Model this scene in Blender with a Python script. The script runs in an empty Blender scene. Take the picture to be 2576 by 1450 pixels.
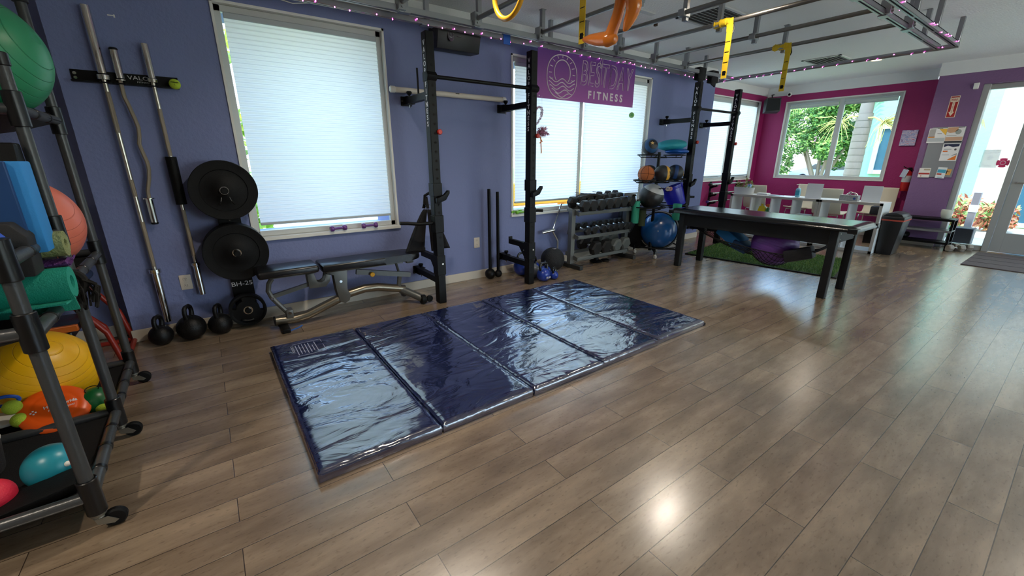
import bpy, bmesh, math, random
from mathutils import Vector, Matrix, Euler
from math import pi, sin, cos, radians as R
random.seed(7)
SC = bpy.context.scene
C = SC.collection

# ---------------------------------------------------------------- camera
cam_data = bpy.data.cameras.new('camera')
cam_data.sensor_width = 36.0
cam_data.lens = 36.0 * 1040.0 / 2576.0
cam_data.clip_start = 0.02
cam_data.clip_end = 300
cam = bpy.data.objects.new('camera', cam_data)
cam.location = (0, 0, 1.36)
cam.rotation_euler = (R(90 - 17.354), 0, R(54.2222 - 90))
C.objects.link(cam)
SC.camera = cam

# ---------------------------------------------------------------- view
SC.view_settings.view_transform = 'Standard'
SC.view_settings.look = 'None'
SC.view_settings.gamma = 1.0
SC.view_settings.use_curve_mapping = False
SC.view_settings.exposure = 1.28

# ---------------------------------------------------------------- sky
world = bpy.data.worlds.new('world')
SC.world = world
world.use_nodes = True
wn = world.node_tree.nodes; wl = world.node_tree.links
for n in list(wn): wn.remove(n)
w_out = wn.new('ShaderNodeOutputWorld')
w_bg = wn.new('ShaderNodeBackground')
w_bg.inputs['Strength'].default_value = 2.9
w_tc = wn.new('ShaderNodeTexCoord')
w_sep = wn.new('ShaderNodeSeparateXYZ')
w_ramp = wn.new('ShaderNodeValToRGB')
w_ramp.color_ramp.elements[0].position = 0.48
w_ramp.color_ramp.elements[0].color = (1.0, 0.97, 0.92, 1)
w_ramp.color_ramp.elements[1].position = 0.66
w_ramp.color_ramp.elements[1].color = (0.36, 0.6, 1.0, 1)
e = w_ramp.color_ramp.elements.new(0.53); e.color = (0.9, 0.97, 1.0, 1)
w_map = wn.new('ShaderNodeMapRange')
w_map.inputs['From Min'].default_value = -1; w_map.inputs['From Max'].default_value = 1
wl.new(w_tc.outputs['Generated'], w_sep.inputs[0])
wl.new(w_sep.outputs['Z'], w_map.inputs['Value'])
wl.new(w_map.outputs[0], w_ramp.inputs[0])
wl.new(w_ramp.outputs[0], w_bg.inputs['Color'])
wl.new(w_bg.outputs[0], w_out.inputs['Surface'])

def lamp(name, kind, loc, energy, color=(1, 1, 1), rot=(0, 0, 0), **k):
    d = bpy.data.lights.new(name, kind); d.energy = energy; d.color = color
    for a, b in k.items(): setattr(d, a, b)
    o = bpy.data.objects.new(name, d); o.location = loc; o.rotation_euler = rot
    C.objects.link(o); return o
lamp('sun', 'SUN', (-6, 4, 20), 2.2, (1.0, 0.95, 0.86), (0, R(-25), 0), angle=R(1.5))
DOWNLIGHTS = [(3.80, 2.12), (8.3, 2.38), (5.9, -0.6), (1.1, -0.6), (3.55, -0.6), (8.3, -0.9), (1.1, 2.25), (-1.6, 1.0), (-1.6, -1.6), (3.5, -3.0), (6.5, -3.0)]

# ---------------------------------------------------------------- materials
def lin(c):
    if isinstance(c, str):
        c = [int(c[i:i + 2], 16) / 255 for i in (0, 2, 4)]
    return tuple((x / 12.92 if x <= 0.04045 else ((x + 0.055) / 1.055) ** 2.4) for x in c)
_m = {}
def mat(name, col='808080', rough=0.5, metal=0.0, bump=0.0, bscale=60.0, var=0.0, vscale=6.0, coat=0.0, trans=0.0, spec=0.5, emit=None, es=0.0, alpha=1.0):
    if name in _m: return _m[name]
    m = bpy.data.materials.new(name); m.use_nodes = True
    nt = m.node_tree; b = nt.nodes['Principled BSDF']
    c = lin(col)
    b.inputs['Base Color'].default_value = (*c, 1)
    b.inputs['Roughness'].default_value = rough
    b.inputs['Metallic'].default_value = metal
    b.inputs['Specular IOR Level'].default_value = spec
    b.inputs['Coat Weight'].default_value = coat
    b.inputs['Coat Roughness'].default_value = 0.08
    b.inputs['Transmission Weight'].default_value = trans
    b.inputs['Alpha'].default_value = alpha
    if emit:
        b.inputs['Emission Color'].default_value = (*lin(emit), 1)
        b.inputs['Emission Strength'].default_value = es
    tc = nt.nodes.new('ShaderNodeTexCoord')
    if var > 0:
        n = nt.nodes.new('ShaderNodeTexNoise'); n.inputs['Scale'].default_value = vscale; n.inputs['Detail'].default_value = 5
        nt.links.new(tc.outputs['Object'], n.inputs['Vector'])
        mx = nt.nodes.new('ShaderNodeMix'); mx.data_type = 'RGBA'
        mx.inputs['A'].default_value = (*[x * (1 - var) for x in c], 1)
        mx.inputs['B'].default_value = (*[min(1, x * (1 + var)) for x in c], 1)
        nt.links.new(n.outputs['Fac'], mx.inputs['Factor'])
        nt.links.new(mx.outputs['Result'], b.inputs['Base Color'])
    if bump > 0:
        n = nt.nodes.new('ShaderNodeTexNoise'); n.inputs['Scale'].default_value = bscale; n.inputs['Detail'].default_value = 3
        nt.links.new(tc.outputs['Object'], n.inputs['Vector'])
        bp = nt.nodes.new('ShaderNodeBump'); bp.inputs['Strength'].default_value = bump; bp.inputs['Distance'].default_value = 0.01
        nt.links.new(n.outputs['Fac'], bp.inputs['Height']); nt.links.new(bp.outputs[0], b.inputs['Normal'])
    _m[name] = m
    return m

def floor_material():
    m = bpy.data.materials.new('wood_look_tile'); m.use_nodes = True
    nt = m.node_tree; N = nt.nodes; L = nt.links; b = N['Principled BSDF']
    tc = N.new('ShaderNodeTexCoord')
    mp = N.new('ShaderNodeMapping'); mp.inputs['Location'].default_value = (FLOOR_OX, FLOOR_OY, 0)
    L.new(tc.outputs['Object'], mp.inputs['Vector'])
    br = N.new('ShaderNodeTexBrick')
    br.offset = 0.525; br.offset_frequency = 2
    br.inputs['Scale'].default_value = 1.0
    br.inputs['Brick Width'].default_value = 1.197
    br.inputs['Row Height'].default_value = 0.1455
    br.inputs['Mortar Size'].default_value = 0.0017
    br.inputs['Mortar Smooth'].default_value = 0.2
    br.inputs['Color1'].default_value = (0, 0, 0, 1); br.inputs['Color2'].default_value = (1, 1, 1, 1)
    br.inputs['Mortar'].default_value = (0.5, 0.5, 0.5, 1)
    L.new(mp.outputs[0], br.inputs['Vector'])
    # grain: noise stretched along the planks, shifted per plank
    mp2 = N.new('ShaderNodeMapping'); mp2.inputs['Scale'].default_value = (1.3, 5.0, 1.0)
    add = N.new('ShaderNodeVectorMath'); add.operation = 'ADD'
    sc = N.new('ShaderNodeVectorMath'); sc.operation = 'SCALE'; sc.inputs['Scale'].default_value = 7.0
    L.new(br.outputs['Color'], sc.inputs[0]); L.new(tc.outputs['Object'], mp2.inputs['Vector'])
    L.new(mp2.outputs[0], add.inputs[0]); L.new(sc.outputs[0], add.inputs[1])
    n1 = N.new('ShaderNodeTexNoise'); n1.inputs['Scale'].default_value = 1.5; n1.inputs['Detail'].default_value = 8; n1.inputs['Roughness'].default_value = 0.6
    n1.inputs['Distortion'].default_value = 0.15
    L.new(add.outputs[0], n1.inputs['Vector'])
    r1 = N.new('ShaderNodeValToRGB'); r1.color_ramp.elements[0].position = 0.22; r1.color_ramp.elements[1].position = 0.80
    r1.color_ramp.elements[0].color = (*lin('5e4f3f'), 1); r1.color_ramp.elements[1].color = (*lin('a6927a'), 1)
    e = r1.color_ramp.elements.new(0.5); e.color = (*lin('83715d'), 1)
    L.new(n1.outputs['Fac'], r1.inputs[0])
    # fine specks
    n2 = N.new('ShaderNodeTexNoise'); n2.inputs['Scale'].default_value = 70; n2.inputs['Detail'].default_value = 3
    mp3 = N.new('ShaderNodeMapping'); mp3.inputs['Scale'].default_value = (0.5, 1.4, 1.0)
    L.new(tc.outputs['Object'], mp3.inputs['Vector']); L.new(mp3.outputs[0], n2.inputs['Vector'])
    r2 = N.new('ShaderNodeValToRGB'); r2.color_ramp.elements[0].position = 0.3; r2.color_ramp.elements[1].position = 0.42
    r2.color_ramp.elements[0].color = (0.72, 0.72, 0.72, 1); r2.color_ramp.elements[1].color = (1, 1, 1, 1)
    L.new(n2.outputs['Fac'], r2.inputs[0])
    m1 = N.new('ShaderNodeMix'); m1.data_type = 'RGBA'; m1.blend_type = 'MULTIPLY'; m1.inputs['Factor'].default_value = 1
    L.new(r1.outputs[0], m1.inputs['A']); L.new(r2.outputs[0], m1.inputs['B'])
    m2 = N.new('ShaderNodeMix'); m2.data_type = 'RGBA'
    L.new(br.outputs['Fac'], m2.inputs['Factor']); L.new(m1.outputs['Result'], m2.inputs['A'])
    m2.inputs['B'].default_value = (*lin('3a2d23'), 1)
    L.new(m2.outputs['Result'], b.inputs['Base Color'])
    b.inputs['Roughness'].default_value = 0.30
    b.inputs['Specular IOR Level'].default_value = 1.0; b.inputs['IOR'].default_value = 1.75
    # roughness variation
    rr = N.new('ShaderNodeMapRange'); rr.inputs['To Min'].default_value = 0.19; rr.inputs['To Max'].default_value = 0.30
    L.new(n1.outputs['Fac'], rr.inputs['Value']); L.new(rr.outputs[0], b.inputs['Roughness'])
    bp = N.new('ShaderNodeBump'); bp.inputs['Strength'].default_value = 0.35; bp.inputs['Distance'].default_value = 0.003
    inv = N.new('ShaderNodeMath'); inv.operation = 'MULTIPLY_ADD'; inv.inputs[1].default_value = -1.0
    L.new(br.outputs['Fac'], inv.inputs[0])
    ad = N.new('ShaderNodeMath'); ad.operation = 'MULTIPLY'; ad.inputs[1].default_value = 0.02
    L.new(n2.outputs['Fac'], ad.inputs[0]); L.new(ad.outputs[0], inv.inputs[2])
    L.new(inv.outputs[0], bp.inputs['Height']); L.new(bp.outputs[0], b.inputs['Normal'])
    return m

FLOOR_OX, FLOOR_OY = 0.122, 0.231

# ---------------------------------------------------------------- mesh builder
class G:
    def __init__(s):
        s.bm = bmesh.new(); s.mi = 0; s.X = Matrix.Identity(4)
    def use(s, i): s.mi = i; return s
    def at(s, loc=(0, 0, 0), rot=(0, 0, 0), scale=(1, 1, 1)):
        s.X = Matrix.Translation(loc) @ Euler(rot).to_matrix().to_4x4() @ Matrix.Diagonal((*scale, 1)); return s
    def _v(s, co): return s.bm.verts.new(s.X @ Vector(co))
    def face(s, vs):
        try:
            f = s.bm.faces.new(vs); f.material_index = s.mi; return f
        except ValueError: return None
    def poly(s, pts): return s.face([s._v(p) for p in pts])
    def box(s, x0, x1, y0, y1, z0, z1, bev=0.0, seg=2):
        v = [s._v((x, y, z)) for z in (z0, z1) for y in (y0, y1) for x in (x0, x1)]
        fs = [s.face([v[i] for i in q]) for q in ((0, 2, 3, 1), (4, 5, 7, 6), (0, 1, 5, 4), (1, 3, 7, 5), (3, 2, 6, 7), (2, 0, 4, 6))]
        if bev > 0:
            ed = list({e for f in fs for e in f.edges})
            r = bmesh.ops.bevel(s.bm, geom=ed, offset=bev, segments=seg, profile=0.5, affect='EDGES')
            for f in r['faces']: f.material_index = s.mi
        return s
    def cbox(s, c, d, rot=(0, 0, 0), bev=0.0, seg=2):
        X = s.X; s.X = X @ Matrix.Translation(c) @ Euler(rot).to_matrix().to_4x4()
        s.box(-d[0] / 2, d[0] / 2, -d[1] / 2, d[1] / 2, -d[2] / 2, d[2] / 2, bev, seg); s.X = X; return s
    def tube(s, path, r, seg=10, closed=False, cap=True, up=None, sq=False):
        P = [Vector(p) for p in path]; n = len(P)
        rs = r if isinstance(r, (list, tuple)) else [r] * n
        T = []
        for i in range(n):
            if closed: t = P[(i + 1) % n] - P[i - 1]
            elif i == 0: t = P[1] - P[0]
            elif i == n - 1: t = P[-1] - P[-2]
            else: t = (P[i + 1] - P[i]).normalized() + (P[i] - P[i - 1]).normalized()
            T.append(t.normalized() if t.length > 1e-9 else Vector((0, 0, 1)))
        u = Vector(up) if up else (Vector((0, 0, 1)) if abs(T[0].z) < 0.9 else Vector((1, 0, 0)))
        u = (u - T[0] * u.dot(T[0])).normalized()
        rings = []
        for i in range(n):
            if i: u = (u - T[i] * u.dot(T[i])).normalized()
            w = T[i].cross(u)
            ring = []
            for k in range(seg):
                a = 2 * pi * k / seg + (pi / 4 if sq else 0)
                q = rs[i] * (1.41421356 if sq else 1)
                ring.append(s._v(P[i] + (u * cos(a) + w * sin(a)) * q))
            rings.append(ring)
        m = n if closed else n - 1
        for i in range(m):
            a, b = rings[i], rings[(i + 1) % n]
            for k in range(seg): s.face([a[k], a[(k + 1) % seg], b[(k + 1) % seg], b[k]])
        if cap and not closed:
            s.face(rings[0][::-1]); s.face(rings[-1])
        return s
    def bar(s, a, b, w, up=None): return s.tube([a, b], w / 2, seg=4, sq=True, up=up)
    def rbar(s, a, b, w, h, up=(0, 0, 1)):
        a = Vector(a); b = Vector(b); t = (b - a).normalized(); u = Vector(up); u = (u - t * u.dot(t)).normalized(); x = t.cross(u)
        q = [(x * sx * w / 2 + u * sy * h / 2) for sx, sy in ((-1, -1), (1, -1), (1, 1), (-1, 1))]
        A = [s._v(a + d) for d in q]; B = [s._v(b + d) for d in q]
        for i in range(4): s.face([A[i], A[(i + 1) % 4], B[(i + 1) % 4], B[i]])
        s.face(A[::-1]); s.face(B); return s
    def lathe(s, prof, seg=24, c=(0, 0, 0), axis='z'):
        c = Vector(c); rings = []
        def mp(r, h, a):
            x, y = r * cos(a), r * sin(a)
            return {'z': Vector((x, y, h)), 'y': Vector((x, h, y)), 'x': Vector((h, x, y))}[axis] + c
        for r, h in prof:
            if r < 1e-6: rings.append([s._v(mp(0, h, 0))])
            else: rings.append([s._v(mp(r, h, 2 * pi * k / seg)) for k in range(seg)])
        for a, b in zip(rings, rings[1:]):
            for k in range(seg):
                j = (k + 1) % seg
                if len(a) == 1 and len(b) == 1: continue
                if len(a) == 1: s.face([a[0], b[j], b[k]])
                elif len(b) == 1: s.face([a[k], a[j], b[0]])
                else: s.face([a[k], a[j], b[j], b[k]])
        return s
    def cyl(s, c, r, h, axis='z', seg=20, bev=0.0):
        p = [(0, -h / 2), (r - bev, -h / 2)] + ([(r, -h / 2 + bev), (r, h / 2 - bev)] if bev else [(r, -h / 2 + 1e-5), (r, h / 2 - 1e-5)]) + [(r - bev, h / 2), (0, h / 2)]
        return s.lathe(p, seg, c, axis)
    def sph(s, c, r, seg=32, rings=18, sc=(1, 1, 1), fn=None):
        c = Vector(c); rr = []
        for i in range(rings + 1):
            t = pi * i / rings; row = []
            for k in range(1 if i in (0, rings) else seg):
                a = 2 * pi * k / seg
                d = Vector((sin(t) * cos(a), sin(t) * sin(a), cos(t)))
                q = r if fn is None else fn(d) * r
                row.append(s._v(c + Vector((d.x * q * sc[0], d.y * q * sc[1], d.z * q * sc[2]))))
            rr.append(row)
        for a, b in zip(rr, rr[1:]):
            for k in range(seg):
                j = (k + 1) % seg
                if len(a) == 1: s.face([a[0], b[k], b[j]])
                elif len(b) == 1: s.face([a[k], b[0], a[j]])
                else: s.face([a[k], b[k], b[j], a[j]])
        return s
    def prism(s, pts, h0, h1, plane='xz', bev=0.0):
        """polygon pts in a plane, extruded along the third axis from h0 to h1"""
        f = {'xz': lambda p, h: (p[0], h, p[1]), 'yz': lambda p, h: (h, p[0], p[1]), 'xy': lambda p, h: (p[0], p[1], h)}[plane]
        A = [s._v(f(p, h0)) for p in pts]; B = [s._v(f(p, h1)) for p in pts]; n = len(pts)
        fs = [s.face([A[i], A[(i + 1) % n], B[(i + 1) % n], B[i]]) for i in range(n)]
        fs += [s.face(A[::-1]), s.face(B)]
        if bev > 0:
            ed = list({e for f2 in fs if f2 for e in f2.edges})
            r = bmesh.ops.bevel(s.bm, geom=ed, offset=bev, segments=2, profile=0.5, affect='EDGES')
            for q in r['faces']: q.material_index = s.mi
        return s
    def grid(s, nx, ny, fn):
        V = [[s._v(fn(i / nx, j / ny)) for i in range(nx + 1)] for j in range(ny + 1)]
        for j in range(ny):
            for i in range(nx): s.face([V[j][i], V[j][i + 1], V[j + 1][i + 1], V[j + 1][i]])
        return s
    def ring(s, c, R_, r, axis='z', seg=36, rs=10, sc=(1, 1)):
        pts = []
        for k in range(seg):
            a = 2 * pi * k / seg; x, y = R_ * cos(a) * sc[0], R_ * sin(a) * sc[1]
            pts.append({'z': (c[0] + x, c[1] + y, c[2]), 'y': (c[0] + x, c[1], c[2] + y), 'x': (c[0], c[1] + x, c[2] + y)}[axis])
        return s.tube(pts, r, rs, closed=True)
    def text(s, body, size, loc, xdir, ydir, depth=0.001, align='CENTER', mirror=False, bold=0.0, sx=1.0, shear=0.0):
        cu = bpy.data.curves.new('t', 'FONT'); cu.body = body; cu.size = size; cu.align_x = align; cu.align_y = 'CENTER'
        cu.extrude = depth; cu.offset = bold; cu.resolution_u = 3; cu.shear = shear
        o = bpy.data.objects.new('t', cu); C.objects.link(o)
        dg = bpy.context.evaluated_depsgraph_get(); me = bpy.data.meshes.new_from_object(o.evaluated_get(dg))
        bpy.data.objects.remove(o); bpy.data.curves.remove(cu)
        x = Vector(xdir).normalized(); y = Vector(ydir).normalized(); z = x.cross(y)
        k = -1 if mirror else 1
        M = Matrix((( x.x, y.x, z.x, loc[0]), (x.y, y.y, z.y, loc[1]), (x.z, y.z, z.z, loc[2]), (0, 0, 0, 1)))
        vs = [s._v(M @ Vector((v.co.x * sx * k, v.co.y, v.co.z))) for v in me.vertices]
        for p in me.polygons: s.face([vs[i] for i in (list(p.vertices)[::-1] if mirror else list(p.vertices))])
        bpy.data.meshes.remove(me)
        return s
    def out(s, name, mats, parent=None, label=None, smooth=40, world=True, recalc=True):
        if recalc: bmesh.ops.recalc_face_normals(s.bm, faces=s.bm.faces)
        me = bpy.data.meshes.new(name)
        off = Vector((0, 0, 0))
        if parent is not None and world:
            q = parent
            while q is not None: off += q.location; q = q.parent
            bmesh.ops.translate(s.bm, verts=s.bm.verts, vec=-off)
        s.bm.to_mesh(me); s.bm.free()
        for m in (mats if isinstance(mats, (list, tuple)) else [mats]): me.materials.append(m)
        if smooth:
            me.shade_smooth(); me.set_sharp_from_angle(angle=R(smooth))
        o = bpy.data.objects.new(name, me); C.objects.link(o)
        if parent is not None: o.parent = parent
        if label: o['label'] = label
        return o

def thing(name, label, cat, loc=(0, 0, 0), group=None, rotz=0):
    o = bpy.data.objects.new(name, None); o.empty_display_size = 0.05; C.objects.link(o)
    o.location = loc; o.rotation_euler = (0, 0, rotz); o['label'] = label; o['category'] = cat
    if group: o['group'] = group
    return o
def solo(name, g, mats, label, cat, group=None, smooth=40, origin=None):
    if origin is not None: bmesh.ops.translate(g.bm, verts=g.bm.verts, vec=-Vector(origin))
    o = g.out(name, mats, smooth=smooth)
    if origin is not None: o.location = origin
    o['label'] = label; o['category'] = cat
    if group: o['group'] = group
    return o
def struct(name, g, mats, parent=None, smooth=40):
    o = g.out(name, mats, parent, smooth=smooth)
    if parent is None: o['kind'] = 'structure'
    return o
def dup(root, loc, rot=None, scale=None, label=None, group=None):
    r = root.copy(); C.objects.link(r); r.location = loc
    if rot is not None: r.rotation_euler = rot
    if scale is not None: r.scale = scale
    if label: r['label'] = label
    if group: r['group'] = group
    for ch in list(root.children):
        c = ch.copy(); C.objects.link(c); c.parent = r
        for g in ch.children:
            d = g.copy(); C.objects.link(d); d.parent = c
    return r

# common materials
BLACK = mat('black_powder_coat', '08090a', 0.45, spec=.22)
RUBBER = mat('black_rubber', '090a0b', 0.6, spec=.22, bump=0.15, bscale=200)
CHROME = mat('polished_chrome', 'd6d6d2', 0.12, 1.0)
STEEL = mat('brushed_steel', 'cfc9bc', 0.30, 1.0, bump=0.05, bscale=300)
GALV = mat('galvanised_channel', '9a9da0', 0.34, 0.8, bump=0.05, bscale=80)
WHITE = mat('white_paint', 'e4e4de', 0.5)
FRAME = mat('window_frame_white', 'c9ccc9', 0.45)
GREYM = mat('grey_frame_paint', '6a6a66', 0.38, 0.3)
VINYL = mat('black_vinyl', '0e0f12', 0.30, bump=0.12, bscale=35)
WTXT = mat('white_lettering', 'e8e8e8', 0.6)
# ---------------------------------------------------------------- room shell
WY, RY, XF, XP, ZC = 4.10, 4.54, 9.84, 9.43, 2.75
BACKX, RIGHTY = -3.6, -4.6
blue_paint = mat('periwinkle_wall_paint', '7680ac', 0.62, bump=0.35, bscale=45, var=0.05, vscale=2)
magenta_paint = mat('magenta_wall_paint', '9c1e62', 0.55, bump=0.3, bscale=45, var=0.05, vscale=2)
purple_paint = mat('purple_wall_paint', '7a5a82', 0.6, bump=0.35, bscale=45, var=0.05, vscale=2)
ceil_paint = mat('ceiling_paint', 'e6e8e8', 0.8, bump=0.5, bscale=60)
band_paint = mat('white_band_paint', 'dcdedd', 0.7, bump=0.2, bscale=60)
grey_paint = mat('pale_wall_paint', 'c9c7c8', 0.7)
def wall_y(g, x0, x1, y0, y1, z0, z1, holes):
    """wall slab in the xz plane with rectangular holes (hx0,hx1,hz0,hz1)"""
    x = x0
    for hx0, hx1, hz0, hz1 in sorted(holes):
        if hx0 > x: g.box(x, hx0, y0, y1, z0, z1)
        g.box(hx0, hx1, y0, y1, z0, hz0)
        g.box(hx0, hx1, y0, y1, hz1, z1)
        x = hx1
    g.box(x, x1, y0, y1, z0, z1)
def wall_x(g, x0, x1, y0, y1, z0, z1, holes):
    y = y0
    for hy0, hy1, hz0, hz1 in sorted(holes):
        if hy0 > y: g.box(x0, x1, y, hy0, z0, z1)
        if hz0 > z0: g.box(x0, x1, hy0, hy1, z0, hz0)
        g.box(x0, x1, hy0, hy1, hz1, z1)
        y = hy1
    g.box(x0, x1, y, y1, z0, z1)

g = G(); g.box(BACKX - .2, XF + .2, RIGHTY - .2, RY + .25, -0.12, 0.0)
floor = struct('floor', g, floor_material(), smooth=0)
g = G(); g.box(BACKX - .2, XF + .2, RIGHTY - .2, RY + .25, ZC, ZC + 0.15)
struct('ceiling', g, ceil_paint, smooth=0)
W1 = (0.25, 1.53, 0.70, 2.47); W2 = (2.94, 5.41, 0.70, 2.455)
W3 = (7.35, 9.63, 0.945, 2.49); W4 = (2.31, 4.14, 0.975, 2.46)
BT = 2.56
g = G(); wall_y(g, -0.65, 7.07, WY, RY + .2, 0, BT, [W1, W2])
struct('wall_left', g, blue_paint, smooth=0)
g = G(); g.box(-0.65, 7.07, WY, RY + .2, BT, ZC)
struct('trim_1', g, band_paint, smooth=0)
g = G(); g.box(BACKX, -0.65, 4.33, RY + .2, 0, ZC)
struct('wall_left', g, blue_paint, smooth=0)
g = G(); wall_y(g, 7.07, XF + .2, RY, RY + .2, 0, 2.60, [W3])
struct('wall_left', g, magenta_paint, smooth=0)
g = G(); g.box(7.07, XF + .2, RY - .02, RY + .2, 2.60, ZC)
struct('trim_2', g, band_paint, smooth=0)
g = G(); wall_x(g, XF, XF + .2, 1.70, RY, 0, 2.58, [W4])
struct('wall_far', g, magenta_paint, smooth=0)
g = G(); g.box(XF - .02, XF + .2, 1.95, RY - .02, 2.58, ZC)
struct('trim_3', g, band_paint, smooth=0)
# purple pier with the glazed entrance
DR = (-2.55, 1.36, 0.0, 2.40)
g = G(); wall_x(g, XP, XP + .22, RIGHTY, 1.86, 0, 2.57, [DR]); g.box(XP + .22, XF, 1.70, 1.86, 0, 2.57)
struct('wall_far', g, purple_paint, smooth=0)
g = G(); g.box(XP - .015, XP + .22, RIGHTY, 1.87, 2.57, ZC); g.box(XP + .22, XF, 1.70, 1.87, 2.57, ZC)
struct('trim_4', g, band_paint, smooth=0)
# the side behind the camera: a pale wall with two unseen windows added for fill light, and the back wall
W5 = (2.6, 5.2, 0.35, 2.5); W6 = (5.6, 9.0, 0.35, 2.5)
g = G(); wall_y(g, BACKX, XF, RIGHTY - .2, RIGHTY, 0, ZC, [W5, W6])
struct('wall_right', g, grey_paint, smooth=0)
g = G(); g.box(BACKX - .2, BACKX, RIGHTY - .2, RY + .2, 0, ZC)
struct('wall_back', g, grey_paint, smooth=0)
# baseboards
bb = mat('baseboard_paint', 'cfc6b6', 0.5)
g = G(); g.box(-0.662, 7.082, WY - .014, WY, 0, 0.095, 0.003, 1); struct('baseboard_left', g, bb)
g = G(); g.box(BACKX, -0.665, 4.316, 4.33, 0, 0.095, 0.003, 1); struct('baseboard_left', g, bb)
g = G(); g.box(7.09, XF, RY - .014, RY, 0, 0.095, 0.003, 1); struct('baseboard_left', g, bb)
g = G(); g.box(XF - .014, XF, 1.88, RY - .015, 0, 0.095, 0.003, 1); struct('baseboard_far', g, bb)
g = G(); g.box(XP - .014, XP, 1.365, 1.86, 0, 0.095, 0.003, 1); struct('baseboard_far', g, bb)

# ---------------------------------------------------------------- windows
glass = bpy.data.materials.new('window_glass'); glass.use_nodes = True
nt = glass.node_tree; nt.nodes.remove(nt.nodes['Principled BSDF'])
tr = nt.nodes.new('ShaderNodeBsdfTransparent'); tr.inputs[0].default_value = (0.95, 0.98, 0.97, 1)
gl = nt.nodes.new('ShaderNodeBsdfGlossy'); gl.inputs['Roughness'].default_value = 0.02
fr = nt.nodes.new('ShaderNodeFresnel'); fr.inputs[0].default_value = 1.25
mx = nt.nodes.new('ShaderNodeMixShader')
nt.links.new(fr.outputs[0], mx.inputs[0]); nt.links.new(tr.outputs[0], mx.inputs[1]); nt.links.new(gl.outputs[0], mx.inputs[2])
nt.links.new(mx.outputs[0], nt.nodes['Material Output'].inputs[0])
BLIND_T = 0.48
def blind_material():
    m = bpy.data.materials.new('cellular_shade_fabric'); m.use_nodes = True
    nt = m.node_tree; N = nt.nodes; L = nt.links; N.remove(N['Principled BSDF'])
    tc = N.new('ShaderNodeTexCoord'); sep = N.new('ShaderNodeSeparateXYZ'); L.new(tc.outputs['Object'], sep.inputs[0])
    mu = N.new('ShaderNodeMath'); mu.operation = 'MULTIPLY'; mu.inputs[1].default_value = 2 * pi / 0.034; L.new(sep.outputs['Z'], mu.inputs[0])
    si = N.new('ShaderNodeMath'); si.operation = 'SINE'; L.new(mu.outputs[0], si.inputs[0])
    mr = N.new('ShaderNodeMapRange'); mr.inputs['From Min'].default_value = 0.7; mr.inputs['From Max'].default_value = 1; mr.inputs['To Min'].default_value = 1; mr.inputs['To Max'].default_value = 0.82
    L.new(si.outputs[0], mr.inputs['Value'])
    col = N.new('ShaderNodeMix'); col.data_type = 'RGBA'; col.blend_type = 'MULTIPLY'; col.inputs['Factor'].default_value = 1
    col.inputs['A'].default_value = (0.93, 0.94, 0.92, 1); L.new(mr.outputs[0], col.inputs['B'])
    d = N.new('ShaderNodeBsdfDiffuse'); t = N.new('ShaderNodeBsdfTranslucent')
    L.new(col.outputs['Result'], d.inputs['Color']); L.new(col.outputs['Result'], t.inputs['Color'])
    x = N.new('ShaderNodeMixShader'); x.inputs[0].default_value = BLIND_T
    L.new(d.outputs[0], x.inputs[1]); L.new(t.outputs[0], x.inputs[2]); L.new(x.outputs[0], N['Material Output'].inputs[0])
    return m
BLIND = blind_material()
RAIL = mat('shade_rail', 'b9c2c4', 0.4)
def window_y(n, x0, x1, z0, z1, y, depth, mulls=(), fw=0.045, side=1):
    """window in an x-running wall; y = room face; side=+1 means outdoors is at +y"""
    w = bpy.data.objects.new('window_%d' % n, None); C.objects.link(w); w.location = (x0, y, z0); w['kind'] = 'structure'
    d = side * depth
    g = G()
    ya, yb = sorted((y - side * 0.012, y + d))
    g.box(x0, x0 + .018, ya, yb, z0, z1); g.box(x1 - .018, x1, ya, yb, z0, z1)
    g.box(x0, x1, ya, yb, z1 - .018, z1); g.box(x0 - .01, x1 + .01, min(ya, y - side * .03), max(yb, y - side * .03), z0 - .012, z0 + .018, 0.003, 1)
    g.out('reveal', WHITE, w)
    fy0, fy1 = sorted((y + d * 0.35, y + d * 0.85))
    g = G()
    g.box(x0 + .018, x0 + .018 + fw, fy0, fy1, z0 + .018, z1 - .018, .003, 1); g.box(x1 - .018 - fw, x1 - .018, fy0, fy1, z0 + .018, z1 - .018, .003, 1)
    g.box(x0 + .02, x1 - .02, fy0, fy1, z1 - .02 - fw, z1 - .019, .003, 1); g.box(x0 + .02, x1 - .02, fy0, fy1, z0 + .019, z0 + .02 + fw, .003, 1)
    g.out('frame', FRAME, w)
    for mx_ in mulls:
        g = G(); g.box(mx_ - .033, mx_ + .033, fy0 - .002, fy1 + .002, z0 + .02, z1 - .02, .003, 1); g.out('mullion', FRAME, w)
    xs = [x0 + .018 + fw] + [q for m_ in mulls for q in (m_ - .033, m_ + .033)] + [x1 - .018 - fw]
    gy = (fy0 + fy1) / 2 + side * 0.015
    for a, b in zip(xs[::2], xs[1::2]):
        g = G(); g.box(a - .005, b + .005, gy - .003, gy + .003, z0 + .02 + fw - .005, z1 - .015 - fw); g.out('pane', glass, w, smooth=0)
    return w
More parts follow.
